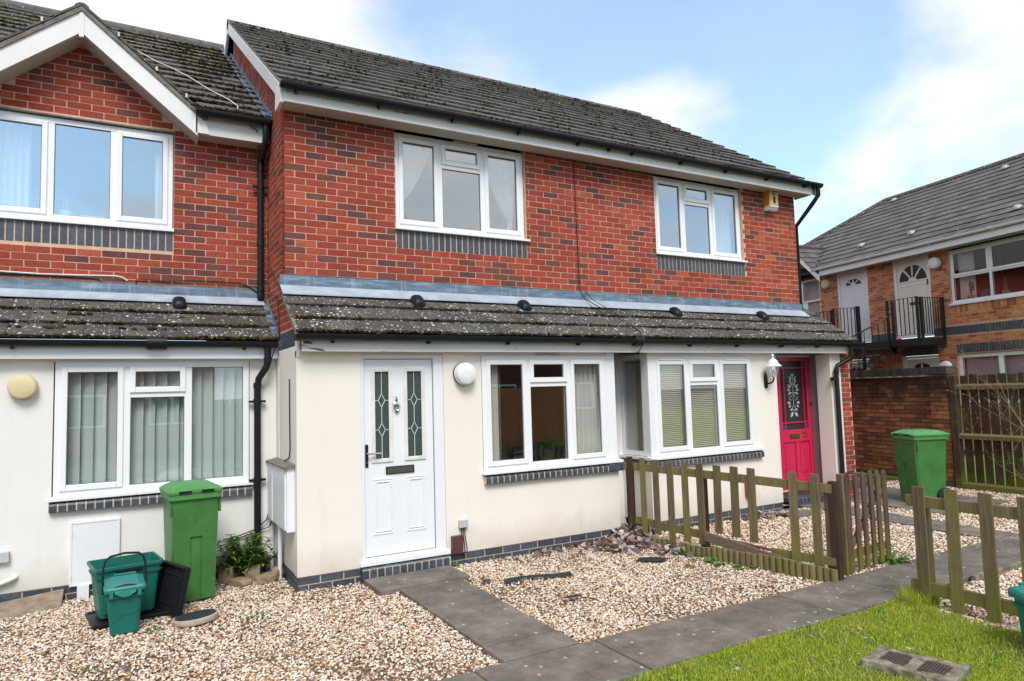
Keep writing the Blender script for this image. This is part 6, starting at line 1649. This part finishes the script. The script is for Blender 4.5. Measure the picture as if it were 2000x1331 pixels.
pile(130, 3.80, -.80, .17, .15, .15); pile(110, 3.55, -.98, .30, .19, .06); pile(70, 3.62, -1.05, .36, .17, .035); pile(36, 3.90, -1.35, .12, .25, .03); pile(18, 3.3, -1.0, .5, .25, .0); pile(14, 2.9, -.72, .5, .05, .0)
for k in range(6):
    o = bpy.data.objects.new('fallen_leaf', lm[k]); COL.objects.link(o)
    x, y = ((3.05, -1.65), (2.55, -2.2), (3.75, -2.5), (3.1, -2.75), (4.0, -2.72), (2.2, -.70))[k]
    o.location = (x, y, .01); o.rotation_euler = (.3, .2, k*1.3); o.scale = (.8, .8, .8)
    tag(o, 'dry leaf lying alone on the middle gravel, %s' % ('near the scattered leaf drift', 'out in the middle', 'before the weeds', 'towards the front path', 'below the log edging', 'against the plinth right of the junction box')[k], 'leaf', 'loose leaves on the gravel')
pile2 = thing('leaf_scatter', 'dead leaves gathered along the foot of the wall behind the picket fence', 'leaves', (6.1, -.75, 0))
for k in range(46):
    o = bpy.data.objects.new('leaf', lm[k % 7]); COL.objects.link(o); o.parent = pile2; o.location = (rs.gauss(.1, .28), rs.gauss(0, .07), rs.uniform(-.005, .03)); o.rotation_euler = (rs.uniform(-.7, .7), rs.uniform(-.7, .7), rs.uniform(0, 6.28))
g = G(); gr = [(1.70, -1.52), (1.80, -1.49), (1.95, -1.50), (2.1, -1.55), (2.22, -1.60), (2.32, -1.64), (2.40, -1.63)]
for i, (p, q) in enumerate(zip(gr, gr[1:])):
    w1, w2 = .022+.018*math.sin(i*1.4)**2, .022+.018*math.sin((i+1)*1.4)**2
    g.face([(p[0], p[1]-w1, .004), (q[0], q[1]-w2, .004+.01*math.sin(i)), (q[0], q[1]+w2, .022), (p[0], p[1]+w1, .02)])
o = ob('plastic_strip', g, 'membrane'); tag(o, 'torn strip of black plastic membrane showing through the middle gravel', 'plastic strip')
g = G(); g.face([(1.53, -1.40, .012), (1.60, -1.44, .018), (1.63, -1.38, .02), (1.57, -1.33, .012)]); o = ob('plastic_scrap', g, 'membrane'); tag(o, 'scrap of black membrane on the gravel just right of the path', 'plastic scrap')
g = G(); g.face([(1.84, -2.24, .010), (1.95, -2.31, .016), (2.06, -2.30, .014), (2.03, -2.26, .018), (1.92, -2.25, .02)]); o = ob('plastic_scrap', g, 'membrane'); tag(o, 'curved scrap of black membrane nearer the front path', 'plastic scrap')
g = G(); g.face([(3.22, -1.60, .004), (3.42, -1.78, .004), (3.58, -1.74, .008), (3.50, -1.60, .006), (3.36, -1.52, .004)]); o = ob('plastic_scrap', g, 'membrane'); tag(o, 'patch of black membrane bared in the gravel below the leaf drift', 'plastic scrap')
# bare shrub in front of the boarded fence
tr = thing('bare_shrub', 'leafless twiggy shrub with a few red buds before the tall boarded fence', 'shrub', (9.50, -3.05, 0))
g = G(); gb = G(); rs = random.Random(21)
def twig(p, d, L_, r_, dep):
    n_ = 5; pts = [Vector(p)]; d = Vector(d).normalized()
    for k in range(n_):
        d = (d+Vector((rs.uniform(-.22, .22), rs.uniform(-.22, .22), rs.uniform(-.12, .16)))).normalized(); pts.append(pts[-1]+d*(L_/n_))
    g.tube(pts, r_, 5, False, .45)
    if dep == 0 or rs.random() < .3:
        for q in range(3):
            pp = pts[rs.randint(2, n_)]; leaf_sheet(gb, pp, (rs.uniform(-1, 1), rs.uniform(-1, 1), rs.uniform(-.2, 1)), (0, 0, 1), rs.uniform(.015, .03), .012, .3, .3)
    if dep > 0:
        for q in range(rs.randint(3, 5)):
            i = rs.randint(1, n_); a = rs.uniform(0, 6.28)
            twig(pts[i], d*.7+Vector((math.cos(a)*.8, math.sin(a)*.8, rs.uniform(-.2, .5))), L_*rs.uniform(.4, .68), r_*.55, dep-1)
for (d, L_, r_) in (((-.15, .35, 1), 2.0, .011), ((-.10, .25, 1), 1.9, .010), ((-.2, .5, 1.0), 2.0, .009), ((-.2, .7, .6), 1.2, .006)):
    twig((rs.uniform(-.08, .08), rs.uniform(-.08, .08), -.05), d, L_, r_*.6, 3)
ob('branch', g, 'twig', tr, smooth=True); ob('buds', gb, 'leaf_bud', tr)
# crumbs of dead leaf and broad leaved weeds that nobody could count
g = G(); rs = random.Random(77)
for k in range(900):
    if rs.random() < .45: x, y = rs.uniform(-2.4, .6), rs.uniform(-3.1, .3 if rs.random() < .3 else -.7)
    else: x, y = rs.uniform(1.45, 4.2), rs.uniform(-3.15, -.62) if rs.random() < .6 else -.62-abs(rs.gauss(0, .5))
    if x > 0 and y > -.62: y = -.65
    if x > 1.3 and rs.random() < .5: x = min(4.2, 3.2+rs.gauss(0, .7))
    a = rs.uniform(0, 6.28); leaf_sheet(g, (x, y, rs.uniform(-.006, .008)), (math.cos(a), math.sin(a), rs.uniform(-.2, .3)), (rs.uniform(-.4, .4), rs.uniform(-.4, .4), 1), rs.uniform(.012, .036), rs.uniform(.008, .022), rs.uniform(-.4, .5), rs.uniform(-.4, .6))
ob('leaf_litter', g, 'leaf_dead', kind='stuff')
g = G()
for k in range(260):
    x, y = rs.uniform(1.3, 4.1), rs.uniform(-5.5, -3.9)
    if math.sin(x*4.3+1)*math.sin(y*3.7) < .05: continue
    for q in range(rs.randint(3, 7)):
        a = rs.uniform(0, 6.28); leaf_sheet(g, (x+rs.gauss(0, .012), y+rs.gauss(0, .012), .006), (math.cos(a), math.sin(a), rs.uniform(.3, .8)), (0, 0, 1), rs.uniform(.02, .04), rs.uniform(.010, .020), .2, .7)
for k in range(70):
    x, y = rs.uniform(1.3, 4.1), rs.uniform(-5.5, -3.9); a = rs.uniform(0, 6.28); g.cur = 1; leaf_sheet(g, (x, y, .022), (math.cos(a), math.sin(a), .1), (rs.uniform(-.3, .3), rs.uniform(-.3, .3), 1), rs.uniform(.02, .05), rs.uniform(.012, .03), rs.uniform(-.3, .5), .4); g.cur = 0
ob('lawn_weeds', g, ['leaf_weed', 'leaf_dead'], kind='stuff')
g = G()
for k in range(520):
    if rs.random() < .5: i = rs.choice(range(1, 9)); x, y = xs[i]+rs.gauss(0, .006), rs.uniform(-3.83, -3.2)
    elif rs.random() < .5: x, y = rs.uniform(1.5, 6), -3.835+rs.gauss(0, .012)
    else: yy = rs.choice((-1.168, -1.995, -2.875, -3.19)); x, y = rs.uniform(.79, 1.42), yy+rs.gauss(0, .006)
    for q in range(2):
        a = rs.uniform(0, 6.28); leaf_sheet(g, (x, y, -.004), (math.cos(a), math.sin(a), rs.uniform(.2, 1)), (0, 0, 1), rs.uniform(.008, .022), rs.uniform(.004, .008), .2, .6)
ob('joint_weeds', g, 'moss', kind='stuff')
# ================================================================== garden wall of brown brick
GW = thing('garden_wall', 'brown soot stained brick garden wall with a dark brick coping behind the green bin', 'wall', (10.80, -.865, 0), rad(-101))
PG = Pieces('brick', 'brickwork', GW)
# local x runs towards the camera; the face is y = 0 (towards -y); wall from x = -2.3 to 0
g = G(); g.box(-3.4, 0, .004, .10, -.1, 1.86); g.box(-.345, 0, -.052, .004, -.1, 1.86); gw = ob('wall', g, 'mortar_dark', GW)
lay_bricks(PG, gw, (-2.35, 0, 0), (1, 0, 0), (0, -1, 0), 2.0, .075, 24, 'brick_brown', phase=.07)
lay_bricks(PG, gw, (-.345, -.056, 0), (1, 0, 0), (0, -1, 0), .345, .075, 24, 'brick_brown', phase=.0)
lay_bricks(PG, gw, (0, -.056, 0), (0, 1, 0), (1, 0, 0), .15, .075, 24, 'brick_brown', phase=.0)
PG.emit()
g = G()
for k in range(2): g.box(-2.35, -.0, -.008 if k == 0 else -.06, .003, -.1, .07) if k == 0 else g.box(-.345, .004, -.064, -.008, -.1, .07)
ob('footing_course', g, 'brick_blue', GW)
g = G()
for k in range(60): 
    x = -2.35+k*.038; g.box(x, x+.03, -.030+.004*math.sin(k), .02, 1.862, 1.885+.006*math.sin(k*2.7))
ob('mortar_bed', g, 'mortar_buff', GW, kind='stuff')
cp = G(); cp.box(0, .066, -.035, .17, 0, .135); mcp = cp.mesh('coping_brick', ['brick_soot']); fix_normals(mcp)
for k in range(27):
    o = bpy.data.objects.new('coping_brick', mcp); COL.objects.link(o); o.parent = gw; o.location = (-2.33+k*.0755, random.uniform(-.004, .004), 1.885+random.uniform(-.004, .002))
g = G(); g.box(-.30, .02, -.09, .17, 1.885, 2.03); ob('coping_end', g, 'brick_soot', GW, bevel=.012)

# ================================================================== block of flats beyond
K = thing('flats_block', 'orange brick block of flats with grey tiled roof and black iron balconies', 'flats', (17.169, 2.3825, 0), rad(-101))
PK = Pieces('brick', 'brickwork', K); TK = Pieces('roof_tile', 'roof_tiling', K)
ZF = 2.94
opK = [(-3.70, -2.53, ZF, 5.3), (-1.63, -.48, ZF, 5.3), (.07, 2.32, 3.72, 5.3), (-5.75, -4.42, 3.72, 5.19), (-1.52, -.39, 0, 2.46), (-3.75, -2.65, 0, 2.46), (.13, 2.4, 1.15, 2.43)]
g = G(); wall_cells(g, -7, 9, 0, 5.25, opK, lambda a, b, c, d: g.box(a, b, .0008, .15, c, d))
g.prism([(-6.3, .0008, 5.25), (-4.1, .0008, 5.25), (-5.2, .0008, 6.28)], (0, 0, 0), (0, .14, 0))
kw = ob('front_wall', g, 'mortar_pink', K)
bands = [(-4.42, 9, 2.935, 3.15), (-7, -4.1, 5.19, 5.42), (.13, 2.4, 2.45, 2.68), (-1.52, -.39, 2.46, 2.68), (.07, 2.32, 3.50, 3.72)]
lay_bricks(PK, kw, (-6.2, 0, 0), (1, 0, 0), (0, -1, 0), 9.2, .51, 74, 'brick_orange', [(a+6.2, b+6.2, c, d) for a, b, c, d in opK+bands], keep=lambda u, z: z < 5.2 or (u-6.2 < -4.1 and z < 6.2-abs(u-6.2+5.2)*.9), phase=.03)
def band(x0, x1, z0, z1, mat='brick_blue', skip=()):
    n_ = int(round((x1-x0)/.075)); g = G(); g.box(0, .065, 0, .04, 0, z1-z0-.01); me = g.mesh('soldier_brick', [mat]); fix_normals(me)
    for k in range(n_):
        x = x0+k*.075
        if any(a-.05 < x < b for a, b in skip): continue
        o = bpy.data.objects.new('soldier_brick', me); COL.objects.link(o); o.parent = kw; o.location = (x+.005, -.006, z0+.005)
band(-2.5, 2.7, 2.935, 3.15, skip=[(-1.63, -.48)]); band(.13, 2.4, 2.45, 2.68); band(-1.52, -.40, 2.46, 2.68); band(-5.75, -4.45, 5.195, 5.41); band(.07, 2.32, 3.50, 3.72, 'brick_orange')
PK.emit()
# roof: main slope with hip at the far end, small gable
SK = Vector((0, 1, .68)).normalized()
zk = lambda y: 5.40+(y+.40)*.68
g = G()
g.prism([(-4.35, -.40, zk(-.4)), (8.5, -.40, zk(-.4)), (8.5, 3.5, zk(3.5)), (-4.75, 3.5, zk(3.5)), (-8.4, -.40, zk(-.4))][:4], (0, 0, -.08), (0, 0, -.02))
g.prism([(-4.75, 3.5, zk(3.5)), (-4.35, -.4, zk(-.4)), (-8.4, -.4, zk(-.4))], (0, 0, -.12), (0, 0, -.06))
g.prism([(-4.75, 3.5, zk(3.5)), (8.5, 3.5, zk(3.5)), (8.5, 7.4, zk(-.4)), (-8.4, 7.4, zk(-.4))], (0, 0, -.08), (0, 0, -.02))
g.prism([(-4.75, 3.5, zk(3.5)), (-8.4, 7.4, zk(-.4)), (-8.4, -.4, zk(-.4))], (0, 0, -.10), (0, 0, -.04))
kr = ob('roof', g, 'plastic_dark', K)
gk = .338
def spK(i):
    y = -.42+i*gk/math.sqrt(1+.68**2); h = zk(y)
    hip = -8.4+(y+.4)*.936
    gab = max(-4.1-(h-5.25)/.94, -9) if h < 6.3 else None
    a = gab if gab is not None else hip
    return [(a+9.0, 13.0)]
tile_roof(TK, kr, (-9.0, -.43, zk(-.43)-.02), (1, 0, 0), SK, 14, gk, spK, 'tile_grey', thick=.032, bond=True)
g = G(); g.tube([(-4.80, 3.5, zk(3.5)-.03), (8.5, 3.5, zk(3.5)-.03)], .11, 10); g.tube([(-4.78, 3.5, zk(3.5)), (-8.4, -.42, zk(-.42)+.02)], .10, 8); ob('ridge', g, 'tile_lichen', kr, smooth=True)
# gable over the far window
GS = Vector((-1, 0, .94)).normalized()
g = G(); g.prism([(-4.08, -.36, 5.25), (-5.2, -.36, 6.30), (-5.2, 1.0, 6.30), (-4.08, 1.0, 5.25)], (0, 0, -.04), (0, 0, 0)); g.prism([(-6.32, -.36, 5.25), (-5.2, -.36, 6.30), (-5.2, 1.0, 6.30), (-6.32, 1.0, 5.25)], (0, 0, -.04), (0, 0, 0)); ob('gable_roof', g, 'plastic_dark', K)
tile_roof(TK, kr, (-4.06, -.42, 5.24), (0, 1, 0), GS, 5, .31, lambda i: [(0, .25+i*.33)], 'tile_grey', thick=.03)
TK.emit()
g = G(); g.tube([(-5.2, -.40, 6.33), (-5.2, .95, 6.33)], .09, 8); ob('gable_ridge', g, 'tile_lichen', K, smooth=True)
g = G(); g.prism([(-4.10, -.40, 5.43), (-4.02, -.42, 5.37), (-4.80, 1.0, 6.25), (-4.90, 1.0, 6.30)], (0, 0, 0), (0, 0, .03)); ob('valley', g, 'mortar_dark', K)
rake_board(K, 'barge_board', -.40, -.37, (-4.0, 5.18), (-5.2, 6.29), .20, 'upvc_plain'); rake_board(K, 'barge_board', -.40, -.37, (-6.4, 5.18), (-5.2, 6.29), .20, 'upvc_plain')
g = G(); g.box(-4.02, 8.5, -.375, -.35, 5.15, 5.36); ob('fascia', g, 'upvc_plain', K)
g = G(); g.box(-4.0, 8.5, -.35, .0, 5.155, 5.17); ob('soffit', g, 'soffit_beige', K)
gutter(K, -4.16, 8.4, -.435, 5.375, mat='upvc_plain', r=.055, brackets=[-3.9, -2.0, -.1, 1.6])
for (s_, off) in ((4.23, -3.16), (1.17, -.26), (2.95, -.30), (.31, -2.91), (-1.82, -.14)):
    g = G(); p = Vector((-s_, -off, zk(-off)+.05)); nr = Vector((0, -.56, .83))
    g.grid(lambda u, v: p+Vector((1, 0, 0))*(.085*(u-.5)*2)+SK*(.085*(v-.5)*2)+nr*(.065*max(0, 1-abs((u-.5)*2)**2.5)**.5*max(0, 1-abs((v-.5)*2)**2.5)**.5), 8, 8); ob('roof_vent', g, 'cover_rim', K, smooth=True)
# doors with fan lights
def fan_door(x0, x1, z0, z1, mat, wide=False, num=None, y=.07, panels=True):
    g = G(); g.frame(x0, x1, z0, z1, .07, y-.05, y+.05); fr = ob('door_frame', g, 'upvc_white', K)
    a, b = x0+.075, x1-.075; c, d = z0+.03, z1-.075
    g = G(); g.box(a, b, y-.01, y+.04, c, d); lf = ob('door_leaf', g, mat, fr)
    cx = (a+b)/2; H = d-c
    if wide: R_, zb = (b-a)/2-.07, c+H*.74
    else: R_, zb = (b-a)/2*.58, c+H*.835
    ry = R_*(.98 if wide else .62)
    top = min(d-.07, zb+ry)
    g = G(); n_ = 16
    pts = [(cx+R_*math.cos(math.pi*k/n_), y-.013, min(zb+ry*math.sin(math.pi*k/n_), top)) for k in range(n_+1)]
    g.prism(pts, (0, -.002, 0), (0, .002, 0)); ob('fan_light', g, 'glass_dark', fr)
    g = G(); r0 = R_*.30
    ptsb = [(cx+r0*math.cos(math.pi*k/10), y-.020, zb+r0*.8*math.sin(math.pi*k/10)) for k in range(11)]; g.prism(ptsb, (0, -.004, 0), (0, .004, 0))
    for t_ in ((90,) if not wide else (50, 90, 130)) if wide else (45, 90, 135):
        th = rad(t_); g.bar((cx+r0*.8*math.cos(th), y-.018, zb+r0*.7*math.sin(th)), (cx+R_*1.0*math.cos(th), y-.018, min(top, zb+ry*math.sin(th))), .045 if wide else .03, .012, (0, 1, 0))
    g.box(cx-R_-.02, cx+R_+.02, y-.024, y-.010, zb-.035, zb)
    ob('fan_bar', g, mat, fr)
    if panels:
        wp = (b-a)/2
        for (xa, xb) in ((a+.09, cx-.04), (cx+.04, b-.09)):
            for (za, zc_) in ((c+.12, c+H*.33), (c+H*.45, zb-.13)):
                g = G(); g.frame(xa, xb, za, zc_, .016, y-.020, y-.009); ob('door_panel', g, mat, fr)
    return fr
d1 = fan_door(-3.70, -2.53, ZF+.02, 5.155, 'door_white')
g = G(); g.box(-3.28, -2.98, .048, .056, 3.98, 4.07); ob('letterbox', g, 'plastic_grey', d1)
d2 = fan_door(-1.63, -.48, ZF+.03, 5.155, 'paint_cream_door', True)
g = G(); g.box(-1.19, -.91, .045, .056, 3.86, 3.94); ob('letterbox', g, 'brass', d2)
g = G(); g.box(-.62, -.585, .04, .06, 4.36, 4.50); ob('door_lock', g, 'ink_dark', d2)
text_mesh('house_number', '14', .14, facing(-1.055, .03, 4.66), 'ink_dark', d2, .006)
fan_door(-1.52, -.39, .28, 2.45, 'paint_cream_door', True)
fan_door(-3.75, -2.65, .28, 2.45, 'paint_cream_door', True)
# windows
window(K, .08, 2.31, 3.74, 5.12, .04, [(.08, 1.13, 4.42, 5.12, 'sash'), (1.13, 2.31, 4.42, 5.12, 'sash'), (.08, 1.13, 3.74, 4.42, 'fix'), (1.13, 2.31, 3.74, 4.42, 'fix')], fw=.07)
white_sill(K, .03, 2.36, 3.745, .06, .10, .06)
window(K, .14, 2.38, 1.18, 2.42, .04, [(.14, 1.22, 1.18, 2.42, 'fix'), (1.22, 2.38, 1.18, 2.42, 'fix')], fw=.09, mull=.12)
window(K, -5.74, -4.43, 3.74, 5.18, .04, [(-5.74, -4.43, 4.47, 5.18, 'fix'), (-5.74, -4.43, 3.74, 4.47, 'fix')])
g = G()
for (x0, x1, z0, z1) in ((.0, 2.6, 3.5, 5.2), (-6, -4.2, 3.5, 5.2), (.0, 2.6, .9, 2.5)):
    g.face([(x0, 2.2, z0), (x1, 2.2, z0), (x1, 2.2, z1), (x0, 2.2, z1)]); g.face([(x0, .16, z0), (x1, .16, z0), (x1, 2.2, z0), (x0, 2.2, z0)]); g.face([(x0, .16, z1), (x1, .16, z1), (x1, 2.2, z1), (x0, 2.2, z1)]); g.face([(x0, .16, z0), (x0, 2.2, z0), (x0, 2.2, z1), (x0, .16, z1)]); g.face([(x1, .16, z0), (x1, 2.2, z0), (x1, 2.2, z1), (x1, .16, z1)])
ob('interior', g, 'room_dark', K)
KM = K.matrix_basis.copy()
def kcurtain(label, x0, x1, z0, z1, mat, folds, y=.22):
    o = curtain(label, x0, x1, z0, z1, y, mat, folds, .03); o.matrix_basis = KM; return o
kcurtain('cream curtain at the left end of the big window of the flats', .17, .60, 3.78, 5.08, 'curtain_cream', 6)
kcurtain('net curtain in the far flat window half hidden by the brick pair', -5.66, -4.50, 3.78, 5.12, 'curtain_white', 14, .14)
b_ = venetian('pale slatted blind in the lower window of the flats behind the bare shrub', .24, 2.3, .16, 1.25, 2.36); b_.matrix_basis = KM
for c in b_.children: 
    if c.name.startswith('slats'): c.data.materials[0] = MATS['curtain_white']
for (lab, x, z, r_, m_) in (('round white opal lamp on the flats between the cream door and the big window', -.256, 4.87, .165, 'plastic_opal'), ('round cream lamp on the flats left of the plain white door', -4.08, 4.92, .165, 'plastic_cream'), ('white dome lamp half hidden behind the garden wall coping', -.16, 2.10, .17, 'plastic_opal')):
    t = wall_light(lab, (0, 0, 0), m_, r_, .12); t.matrix_basis = KM @ Matrix.Translation((x, 0, z))
def kthing(name, label, cat, x, y, z=0.0):
    t = thing(name, label, cat); t.matrix_basis = KM @ Matrix.Translation((x, y, z)); return t
# plants inside the big window
for (lab, x, seed, hh) in (('leafy plant in a green pot on the sill inside the flats window', 1.35, 1, .35), ('purple flowered plant inside the flats window before the cream curtain', .48, 2, .45), ('tall leafed plant at the right inside the flats window', 2.05, 3, .55)):
    t = kthing('potted_plant', lab, 'plant', x, .22, 3.75); rs = random.Random(seed)
    g = G(); g.lathe((0, 0, 0), [(.07, 0), (.10, .16), (.085, .16)], 14); ob('pot', g, 'pot_green' if seed != 3 else 'plastic_terracotta', t, smooth=True)
    g = G()
    for k in range(10): a = rs.uniform(0, 6.28); leaf_sheet(g, (0, 0, .15), (math.cos(a)*.5, math.sin(a)*.3, 1), (math.cos(a), math.sin(a), -.3), hh*rs.uniform(.6, 1.1), .07, .2, .5)
    ob('leaves', g, 'leaf_weed', t)
t = kthing('cushion', 'blue cushion glimpsed low inside the big window of the flats', 'cushion', .83, .35, 3.76); g = G(); g.box(-.16, .20, -.08, .08, 0, .26); ob('cover', g, 'cushion_blue', t, bevel=.05)
# balcony at the cream door
def rail_run(parent, pts, zb, zt, n_, post=(True, True), r=.009, name='railing'):
    g = G(); (xa, ya), (xb, yb) = pts
    g.bar((xa, ya, zt), (xb, yb, zt), .03, .012); g.bar((xa, ya, zb), (xb, yb, zb), .03, .012)
    rl = ob(name, g, 'metal_black', parent)
    for k in range(1, n_):
        f = k/n_; x, y = xa+(xb-xa)*f, ya+(yb-ya)*f; b = G(); b.box(x-r, x+r, y-r, y+r, zb+.006, zt-.006); ob('baluster', b, 'metal_black', rl)
    for flag, (x, y) in zip(post, pts):
        if flag: b = G(); b.box(x-.028, x+.028, y-.028, y+.028, zb-.17, zt+.012); ob('rail_post', b, 'metal_black', rl)
    return rl
bl = kthing('balcony', 'black iron balcony with vertical bars before the cream door of the flats', 'balcony', 0, 0)
g = G(); g.box(-1.15, -.12, -.88, -.01, 2.70, 2.885); ob('platform', g, 'metal_black', bl)
rail_run(bl, ((-1.12, -.86), (-.20, -.86)), 2.98, 3.95, 7); rail_run(bl, ((-.14, -.80), (-.14, -.05)), 2.98, 3.93, 9)
b2 = kthing('balcony', 'second black iron landing railing before the plain white door of the flats', 'balcony', 0, 0)
g = G(); g.box(-4.45, -2.45, -.88, -.01, 2.70, 2.885); ob('platform', g, 'metal_black', b2)
rail_run(b2, ((-4.42, -.86), (-3.12, -.86)), 2.98, 3.93, 9); rail_run(b2, ((-3.05, -.84), (-2.66, -.30)), 2.98, 3.98, 7)
g = G(); g.box(-2.70, -2.64, -.36, -.24, 2.75, 4.02); ob('end_panel', g, 'metal_black', b2)
# spiral stair between the landings
sp_ = kthing('spiral_staircase', 'black iron spiral staircase with a curving handrail rising to the flats landings', 'staircase', -1.95, -.92)
g = G(); g.tube([(0, 0, .2), (0, 0, 2.9)], .05, 12); ob('centre_pole', g, 'metal_black', sp_, smooth=True)
NS = 13; hr = []
for k in range(NS):
    a0 = rad(18-k*24); a1 = a0-rad(26); z = 2.70-k*.19; R_ = .86
    g = G(); g.prism([(.04*math.cos(a0), .04*math.sin(a0), z), (R_*math.cos(a0), R_*math.sin(a0), z), (R_*math.cos((a0+a1)/2), R_*math.sin((a0+a1)/2), z), (R_*math.cos(a1), R_*math.sin(a1), z), (.04*math.cos(a1), .04*math.sin(a1), z)], (0, 0, -.04), (0, 0, .0))
    g.prism([(R_*math.cos(a0), R_*math.sin(a0), z), (R_*math.cos((a0+a1)/2), R_*math.sin((a0+a1)/2), z), (R_*math.cos((a0+a1)/2)*.985, R_*math.sin((a0+a1)/2)*.985, z), (R_*math.cos(a0)*.985, R_*math.sin(a0)*.985, z)], (0, 0, -.15), (0, 0, 0))
    ob('tread', g, 'metal_black', sp_)
    for q in (0, .5):
        a = a0+(a1-a0)*q; zz = z-q*.19; b = G(); b.box(R_*math.cos(a)-.008, R_*math.cos(a)+.008, R_*math.sin(a)-.008, R_*math.sin(a)+.008, zz-.1, zz+.93); ob('baluster', b, 'metal_black', sp_); hr.append((R_*math.cos(a), R_*math.sin(a), zz+.95))
g = G(); g.tube([(hr[0][0], hr[0][1], hr[0][2]+.18)]+hr, .020, 8); ob('handrail', g, 'metal_black', sp_, smooth=True)
g = G(); g.box(hr[0][0]-.03, hr[0][0]+.03, hr[0][1]-.03, hr[0][1]+.03, 2.5, 3.95); ob('newel_post', g, 'metal_black', sp_)
g = G(); g.box(-.62, .85, -.02, .9, 2.72, 2.88); ob('landing', g, 'metal_black', sp_)

# ================================================================== across the way (seen only mirrored in the panes)
def opposite(label, x, y, w_, d_, h, mat, rot, wins):
    t = thing('opposite_house', label, 'house', (x, y, 0), rot)
    g = G(); g.box(-w_/2, w_/2, -d_/2, d_/2, -.14, h); ob('wall', g, mat, t)
    g = G(); g.prism([(-w_/2-.2, -d_/2-.3, h-.1), (-w_/2-.2, d_/2+.3, h-.1), (-w_/2-.2, 0, h+d_*.33)], (0, 0, 0), (w_+.4, 0, 0)); ob('roof', g, 'tile_grey', t)
    for (xx, z) in wins:
        g = G(); g.frame(xx-.8, xx+.8, z, z+1.2, .08, d_/2, d_/2+.04); g.box(xx-.04, xx+.04, d_/2, d_/2+.04, z+.08, z+1.12); wf = ob('window', g, 'upvc_white', t)
        g = G(); g.box(xx-.72, xx+.72, d_/2+.002, d_/2+.012, z+.08, z+1.12); ob('pane', g, 'glass_dark', wf)
    return t
opposite('red brick terrace facing the pair from across the car park, seen mirrored in the panes', 13.0, -24, 12, 8, 5.0, 'brick_red', rad(4), [(-4, .9), (0, .9), (4, .9), (-4, 3.6), (0, 3.6), (4, 3.6)])
opposite('orange brick house across the car park, mirrored in the lower panes of the gable house', -3.0, -25, 9, 8, 5.0, 'brick_orange', rad(-2), [(-3, .9), (0, .9), (3, .9), (-3, 3.6), (3, 3.6)])
t = thing('boundary_wall', 'low orange brick wall across the lawn, mirrored in the window beside the white door', 'wall', (9.5, -14.5, 0), rad(8)); g = G(); g.box(-2.8, 2.8, -.1, .1, -.14, 1.9); ob('wall', g, 'brick_orange', t)
t = thing('fence_panel', 'dark close boarded fence across the lawn, mirrored in the window beside the white door', 'fence', (3.6, -15.0, 0), rad(4))
for k in range(38): g = G(); g.box(-2.9+k*.153, -2.9+k*.153+.13, -.01, .01, -.14, 1.8); ob('board', g, 'wood_dark', t)
opposite('dark red brick house behind the pair, seen mirrored in the upper windows of the flats', 8.5, 14.5, 9, 7, 6.2, 'brick_red', rad(30), [(-2, .9), (2, .9)])
tt = thing('bare_tree', 'leafless tree across the car park, mirrored in the upstairs pane', 'tree', (8.0, -20, 0))
g = G(); gb = G(); rs = random.Random(3)
g.tube([(0, 0, -.2), (.05, 0, 1.5), (0, .1, 3)], .16, 8, False, .7)
for k in range(9):
    a = k*.7; twig((0, .1*(k % 2), 2.2+.12*k), (math.cos(a)*.6, math.sin(a)*.6, 1), 4.2, .07, 3)
ob('trunk', g, 'bark', tt)
